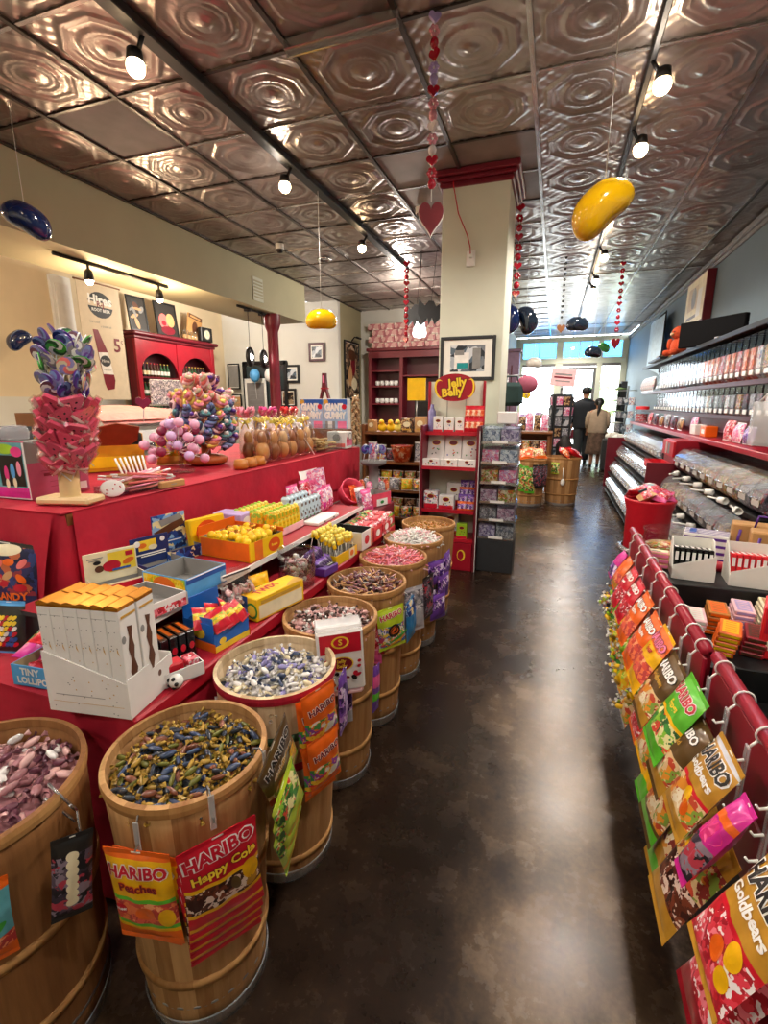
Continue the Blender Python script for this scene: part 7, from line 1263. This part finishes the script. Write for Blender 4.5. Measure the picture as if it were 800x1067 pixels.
# stand of bags behind the clear drawers
m=MB(); m.rod((0,0,0),(0,0,1.72),.018,'steel',8); m.lathe([(.16,0),(.16,.02),(.02,.035)],'black',18,cap0=True); t=thing(m,'bag_stand','steel stand of novelty bags behind the clear candy tower','rack',TR(-.50,5.35,0)); 
for z in(1.70,1.42): q=MB(); q.rod((-.16,0,z),(.20,0,z),.010,'steel',6); part(t,'arm',q)
m=MB(); m.box(0,0,-.13,.24,.10,.24,mat('teal_dark','#27403f',.7),.04); m.tube([(-.07,0,-.02),(-.05,0,.05),(.05,0,.05),(.07,0,-.02)],.008,'teal_dark',6); thing(m,'tote_bag','dark green tote bag hanging behind the candy tower','bag',TR(-.44,5.28,1.64)); m=MB(); m.ball(0,0,-.07,.11,.07,.09,mat('dusty_pink','#b8607a',.7),14,9); m.tube([(-.05,0,.0),(0,0,.06),(.05,0,.0)],.006,'dusty_pink',5); thing(m,'pink_purse','dusty pink purse hanging behind the candy tower','bag',TR(-.29,5.32,1.68))
bag('candy_bag','orange pouch hanging low behind the candy tower',TR(-.58,5.30,1.41,.03),.14,.24,.05,'f_orange',[(.2,.8,'pr_orange')]); bag('candy_bag','pale pink pouch hanging beside the orange one behind the tower',TR(-.67,5.33,1.44,.03),.10,.3,.04,'f_pink',[(.2,.8,'pr_pink')]); m=MB(); m.box(0,0,.05,.16,.10,.10,'white_card',.008); thing(m,'paper_box','small white box on top of the clear candy tower','box',TR(-.36,4.12,1.252))
# plants and gift things by the door
m=MB(); m.rod((0,0,0),(0,0,1.9),.03,'black',8); m.lathe([(.2,0),(.22,.25),(.19,.25),(.18,.02)],'charcoal',18,cap0=True); m.box(.10,.05,1.3,.14,.14,1.3,'charcoal',.01)
for k in range(5): m.lathe([(.001,.62+.28*k),(.20,.65+.28*k),(.001,.69+.28*k)],'paper' if k%2 else 'leaf',12)
thing(m,'tiered_plant_stand','dark tiered plant stand near the door on the right','stand',TR(1.50,13.6,0)); m=MB(); m.rod((0,0,0),(0,0,.82),.012,'green_dark',6); 
for j in range(7): a=j*.9; m.ball(.07*cos(a),.02,.84+.07*sin(a),.06,.02,.06,'yellow',8,5)
m.ball(0,0,.84,.04,.03,.04,'tan',8,6); m.lathe([(.07,-.2),(.09,0),(.07,0)],'white',12,cap0=True); thing(m,'yellow_flower','tall yellow flower in the left front window','flower',TR(-.82,15.15,.82)); m=MB(); m.box(-.55,15.2,.3,.8,.35,.62,'white_card',.01); thing(m,'window_ledge_box','white display box below the left front window','box')
m=MB(); m.rod((0,0,0),(0,0,.25),.012,'wood_brown',6); m.ball(0,0,.32,.14,.14,.10,'green_dark',12,8); m.lathe([(.06,-.12),(.08,0),(.06,0)],'white',12,cap0=True); thing(m,'potted_bush','small round potted bush in the left front window','plant',TR(-.40,15.15,.735))
for k,(x,y,l,c) in enumerate([(1.28,10.6,'tan paper gift bag standing at the far end of the right racks','kraft'),(1.52,10.9,'tan gift bag behind the first one by the far right wall','tan'),(1.22,11.3,'dark gift bag on the floor by the far right wall','charcoal')]): m=MB(); m.box(0,0,.25,.30,.2,.5,c,.02); m.tube([(-.06,-.1,.48),(-.05,-.1,.6),(.05,-.1,.6),(.06,-.1,.48)],.008,'paper',5); m.ball(0,0,.54,.12,.08,.07,'paper',10,6); thing(m,'gift_bag',l,'bag',TR(x,y,0,s=1.35))
m=MB(); m.box(0,0,.9,.03,.03,1.8,'steel'); [m.box(0,-.02,.5+.3*k,.4,.06,.02,'steel') for k in range(5)]; [m.box(-.14+.14*j,-.05,.56+.3*k,.12,.03,.16,('pr_grey','pr_photo','pr_white')[j]) for k in range(4) for j in range(3)]; m.lathe([(.22,0),(.22,.02),(.02,.03)],'black',16,cap0=True); thing(m,'wire_rack','wire rack of small cards by the far right wall near the door','rack',TR(1.55,12.4,0,rz=-.6))
# ---------------------------------------------------------------- two people walking to the door
def skin_body(name,V,E,Rr,m,parent=None,M=None,sub=2,root=0):
    me=bpy.data.meshes.new('b'); me.from_pydata(V,E,[]); o=bpy.data.objects.new('b',me); COL.objects.link(o)
    s=o.modifiers.new('s','SKIN'); s.use_smooth_shade=True; u=o.modifiers.new('u','SUBSURF'); u.levels=sub; u.render_levels=sub
    for i,r in enumerate(Rr): me.skin_vertices[0].data[i].radius=r if isinstance(r,tuple) else (r,r)
    me.skin_vertices[0].data[root].use_root=True
    d=bpy.data.meshes.new_from_object(o.evaluated_get(bpy.context.evaluated_depsgraph_get())); bpy.data.objects.remove(o); d.materials.clear(); d.materials.append(MATS[m]); d.name=name
    for p in d.polygons: p.use_smooth=True
    return d
def person(name,label,M,H,arms,stride,female=False):
    """figure 1 unit tall facing +y, scaled to H; arms: elbow/wrist offsets per side"""
    V=[(0,0,.53)];E=[];Rr=[.075 if not female else .08]
    def a(p,par,r): V.append(p); E.append((par,len(V)-1)); Rr.append(r); return len(V)-1
    w=a((0,0,.61),0,(.078,.06) if not female else (.066,.055)); c=a((0,.005,.72),w,(.088,.062)); s=a((0,0,.80),c,(.072,.05)); n=a((0,.004,.845),s,.030); h=a((0,.012,.885),n,.044); h2=a((0,.012,.935),h,.056); a((0,.008,.975),h2,.040)
    for sd in(-1,1):
        sh=a((sd*.105,0,.795),s,.036); (ex,ey,ez),(wx,wy,wz)=arms[sd]; e=a((sd*ex,ey,ez),sh,.026); wr=a((sd*wx,wy,wz),e,.018); hd=a((sd*(wx+.002),wy+.008,wz-.035),wr,(.020,.012))
        for k in range(4): f1=a((sd*(wx+.002)+(k-1.5)*.0095,wy+.012,wz-.062),hd,.0058); a((sd*(wx+.002)+(k-1.5)*.009,wy+.018-.002*k,wz-.088+.004*abs(k-1.3)),f1,.0048)
        t1=a((sd*(wx-.018),wy+.018,wz-.045),hd,.0062); a((sd*(wx-.020),wy+.026,wz-.064),t1,.005)
        hp=a((sd*.05,0,.49),0,.062); kn=a((sd*.052,.03+stride*sd,.28),hp,.040); an=a((sd*.05,-.01+stride*1.2*sd,.045),kn,.024); a((sd*.055,.055+stride*1.2*sd,.018),an,(.020,.016))
    d=skin_body(name,V,E,Rr,'skin'); t=thing(d,'person',label,'person',M@Matrix.Diagonal((H,H,H,1)))
    # face: nose and ears on the front of the head
    q=MB(); q.ball(0,.071,.925,.008,.012,.013,'skin',8,6); [q.ball(sd*.056,.006,.925,.006,.012,.018,'skin',8,6) for sd in(-1,1)]; [q.ball(sd*.022,.062,.937,.007,.005,.004,'ink_white',8,5) for sd in(-1,1)]; [q.ball(sd*.022,.0665,.937,.003,.002,.003,'black',6,4) for sd in(-1,1)]; q.ball(0,.066,.90,.016,.006,.005,'melon',8,5); part(t,'face',q)
    return t,V,E
def sleeve(t,name,pts,r0,r1,m): q=MB(); q.tube(pts,r0,m,10,r2=r1); return part(t,name,q)
# woman, beige top, patterned skirt, long ponytail
ar={-1:((.135,-.01,.66),(.13,.06,.54)),1:((.135,-.01,.66),(.13,.06,.54))}
t,_,_=person('body','woman in beige top and patterned skirt, long dark ponytail, walking to the door',TR(.94,11.9,0),1.53,ar,.045,True)
q=MB(); q.lathe([(.125,.50),(.135,.52),(.132,.60),(.128,.70),(.122,.78),(.085,.825),(.04,.845)],'vest',24,fn=lambda r,a,z:r*(1+.03*sin(7*a+30*z))*(.78+.22*abs(cos(a)))); part(t,'beige_top',q)
for sd in(-1,1): sleeve(t,'sleeve',[(sd*.105,0,.795),(sd*.128,-.005,.72),(sd*.137,-.008,.64),(sd*.134,.03,.58)],.048,.034,'vest')
q=MB(); q.lathe([(.115,.55),(.118,.48),(.125,.38),(.132,.26),(.142,.195),(.138,.19),(.10,.30)],'skirt',28,fn=lambda r,a,z:r*(1+.06*(.55-z)*2*sin(9*a))*(.85+.15*abs(cos(a)))); part(t,'patterned_skirt',q)
q=MB(); q.ball(0,.0,.945,.064,.064,.060,'hair',14,10); q.tube([(0,-.055,.95),(0,-.085,.90),(-.012,-.088,.80),(-.02,-.085,.70),(-.018,-.08,.63)],.026,'hair',10,r2=.008); part(t,'ponytail',q)
for sd in(-1,1): q=MB(); q.ball(sd*.053,.035+.054*sd,.018,.024,.055,.020,'black',10,6); q.box(sd*.053,.035+.054*sd,.003,.042,.10,.006,'black',.002); part(t,'shoe',q)
# man, dark jacket, maroon bag in the left hand
ar2={-1:((.15,-.02,.65),(.15,.0,.53)),1:((.15,.02,.66),(.12,.09,.58))}
t,_,_=person('body','man in a dark jacket beside the woman, carrying a maroon bag in his left hand',TR(.68,12.45,0),1.80,ar2,.04)
q=MB(); q.lathe([(.135,.47),(.14,.50),(.138,.62),(.148,.72),(.140,.79),(.09,.825),(.045,.85)],'coat',24,fn=lambda r,a,z:r*(.75+.25*abs(cos(a)))*(1+.02*sin(8*a+20*z))); part(t,'dark_jacket',q)
for sd in(-1,1): (ex,ey,ez),(wx,wy,wz)=ar2[sd]; sleeve(t,'sleeve',[(sd*.108,0,.80),(sd*.138,0,.74),(sd*ex,ey,ez),(sd*wx,wy,wz+.01)],.050,.032,'coat')
for sd in(-1,1): st=.04*sd; q=MB(); q.tube([(sd*.05,0,.52),(sd*.054,.015+st*.5,.40),(sd*.054,.03+st,.28),(sd*.052,.0+st*1.1,.15),(sd*.05,-.01+st*1.2,.04)],.078,'charcoal',12,r2=.040); part(t,'trouser_leg',q); q=MB(); q.ball(sd*.054,.035+st*1.2,.018,.027,.062,.021,'black',10,6); q.box(sd*.054,.035+st*1.2,.003,.045,.11,.006,'black',.002); part(t,'shoe',q)
q=MB(); q.ball(0,-.006,.948,.060,.058,.052,'hair',14,10); part(t,'hair',q)
m=MB(); m.box(0,0,-.16,.26,.10,.22,'bag_leather',.03); m.tube([(-.07,0,-.06),(-.05,0,.02),(.05,0,.02),(.07,0,-.06)],.010,'bag_leather',6); thing(m,'handbag','maroon handbag carried in the man\'s left hand','bag',TR(.405,12.47,.85))
# ---------------------------------------------------------------- light and camera
sc=bpy.context.scene
def lamp(name,loc,w,col,r=.05,kind='POINT',rot=None,size=None,angle=None,blend=.6):
    l=bpy.data.lights.new(name,kind); l.energy=w; l.color=col
    if kind=='AREA': l.shape='RECTANGLE'; l.size,l.size_y=size
    else: l.shadow_soft_size=r
    if kind=='SPOT': l.spot_size=angle; l.spot_blend=blend
    o=bpy.data.objects.new(name,l); COL.objects.link(o); o.location=loc
    if rot: o.rotation_euler=rot
    return o
warm=(1,.9,.79); neutral=(1,.9,.78)
for x,ys in((-2.17,(-1.2,.6,2.3,3.76,5.4,7.2)),(.4,(-1.2,.4,1.9,3.35,5.0,6.66,8.4,10.5,12.6,14.4))):  # right row's lamps nearest the door are added fill, no fixtures there
    for y in ys: lamp('ceiling_lamp_and_fill_light',(x,y,3.06),105*(.55 if y<1 else .9 if y<2.5 else 1),warm,.06,'SPOT',(0,0,0),angle=2.75,blend=.5)
    for y in ys[1::2]: lamp('ceiling_glow_light',(x,y,3.08),7,warm,.05)
for x,y in((-4.25,3.84),(-4.2,4.6)): lamp('track_lamp_light',(x,y,2.4),26,(1,.72,.45),.05)
lamp('table_fill_light',(-2.9,.1,3.1),55,(1,.86,.84),.08,'SPOT',(0,0,0),angle=2.4)  # added spot without a fixture, brightens the table's near end
lamp('cafe_fill_light',(-5.2,1.5,2.6),95,(1,.8,.58),.1); lamp('cafe_fill_light',(-5.2,6.8,2.8),85,neutral,.1); lamp('back_lamp_light',(-2.4,7.6,2.9),50,neutral,.08); lamp('pendant_light',(-1.75,6.9,2.15),18,(1,.95,.9),.1)  # both cafe lights are added to raise the ambient level, without fixtures
w=bpy.data.worlds.new('sky'); sc.world=w; w.use_nodes=True; nt=w.node_tree; bg=nt.nodes['Background']; bg.inputs[0].default_value=(.82,.92,1,1); bg.inputs[1].default_value=13
cam=bpy.data.cameras.new('camera'); cam.sensor_fit='HORIZONTAL'; cam.sensor_width=36; cam.lens=36*496/800; cam.clip_start=.02; cam.clip_end=200
co=bpy.data.objects.new('camera',cam); COL.objects.link(co); co.location=(0,0,1.42); co.rotation_euler=(math.radians(90-12.883),0,math.radians(19.298)); sc.camera=co
vs=sc.view_settings; sc.display_settings.display_device='sRGB'; vs.view_transform='Standard'; vs.look='None'; vs.gamma=1; vs.use_curve_mapping=False; vs.exposure=0.28
cy=sc.cycles; cy.max_bounces=6; cy.diffuse_bounces=3; cy.glossy_bounces=3; cy.transparent_max_bounces=16; cy.caustics_reflective=False; cy.caustics_refractive=False; cy.sample_clamp_indirect=4

sun=bpy.data.lights.new('sun_light','SUN'); sun.energy=9; sun.angle=.03; sun.color=(1,.97,.92); so=bpy.data.objects.new('sun_light',sun); COL.objects.link(so); so.rotation_euler=(math.radians(-52),0,math.radians(8))
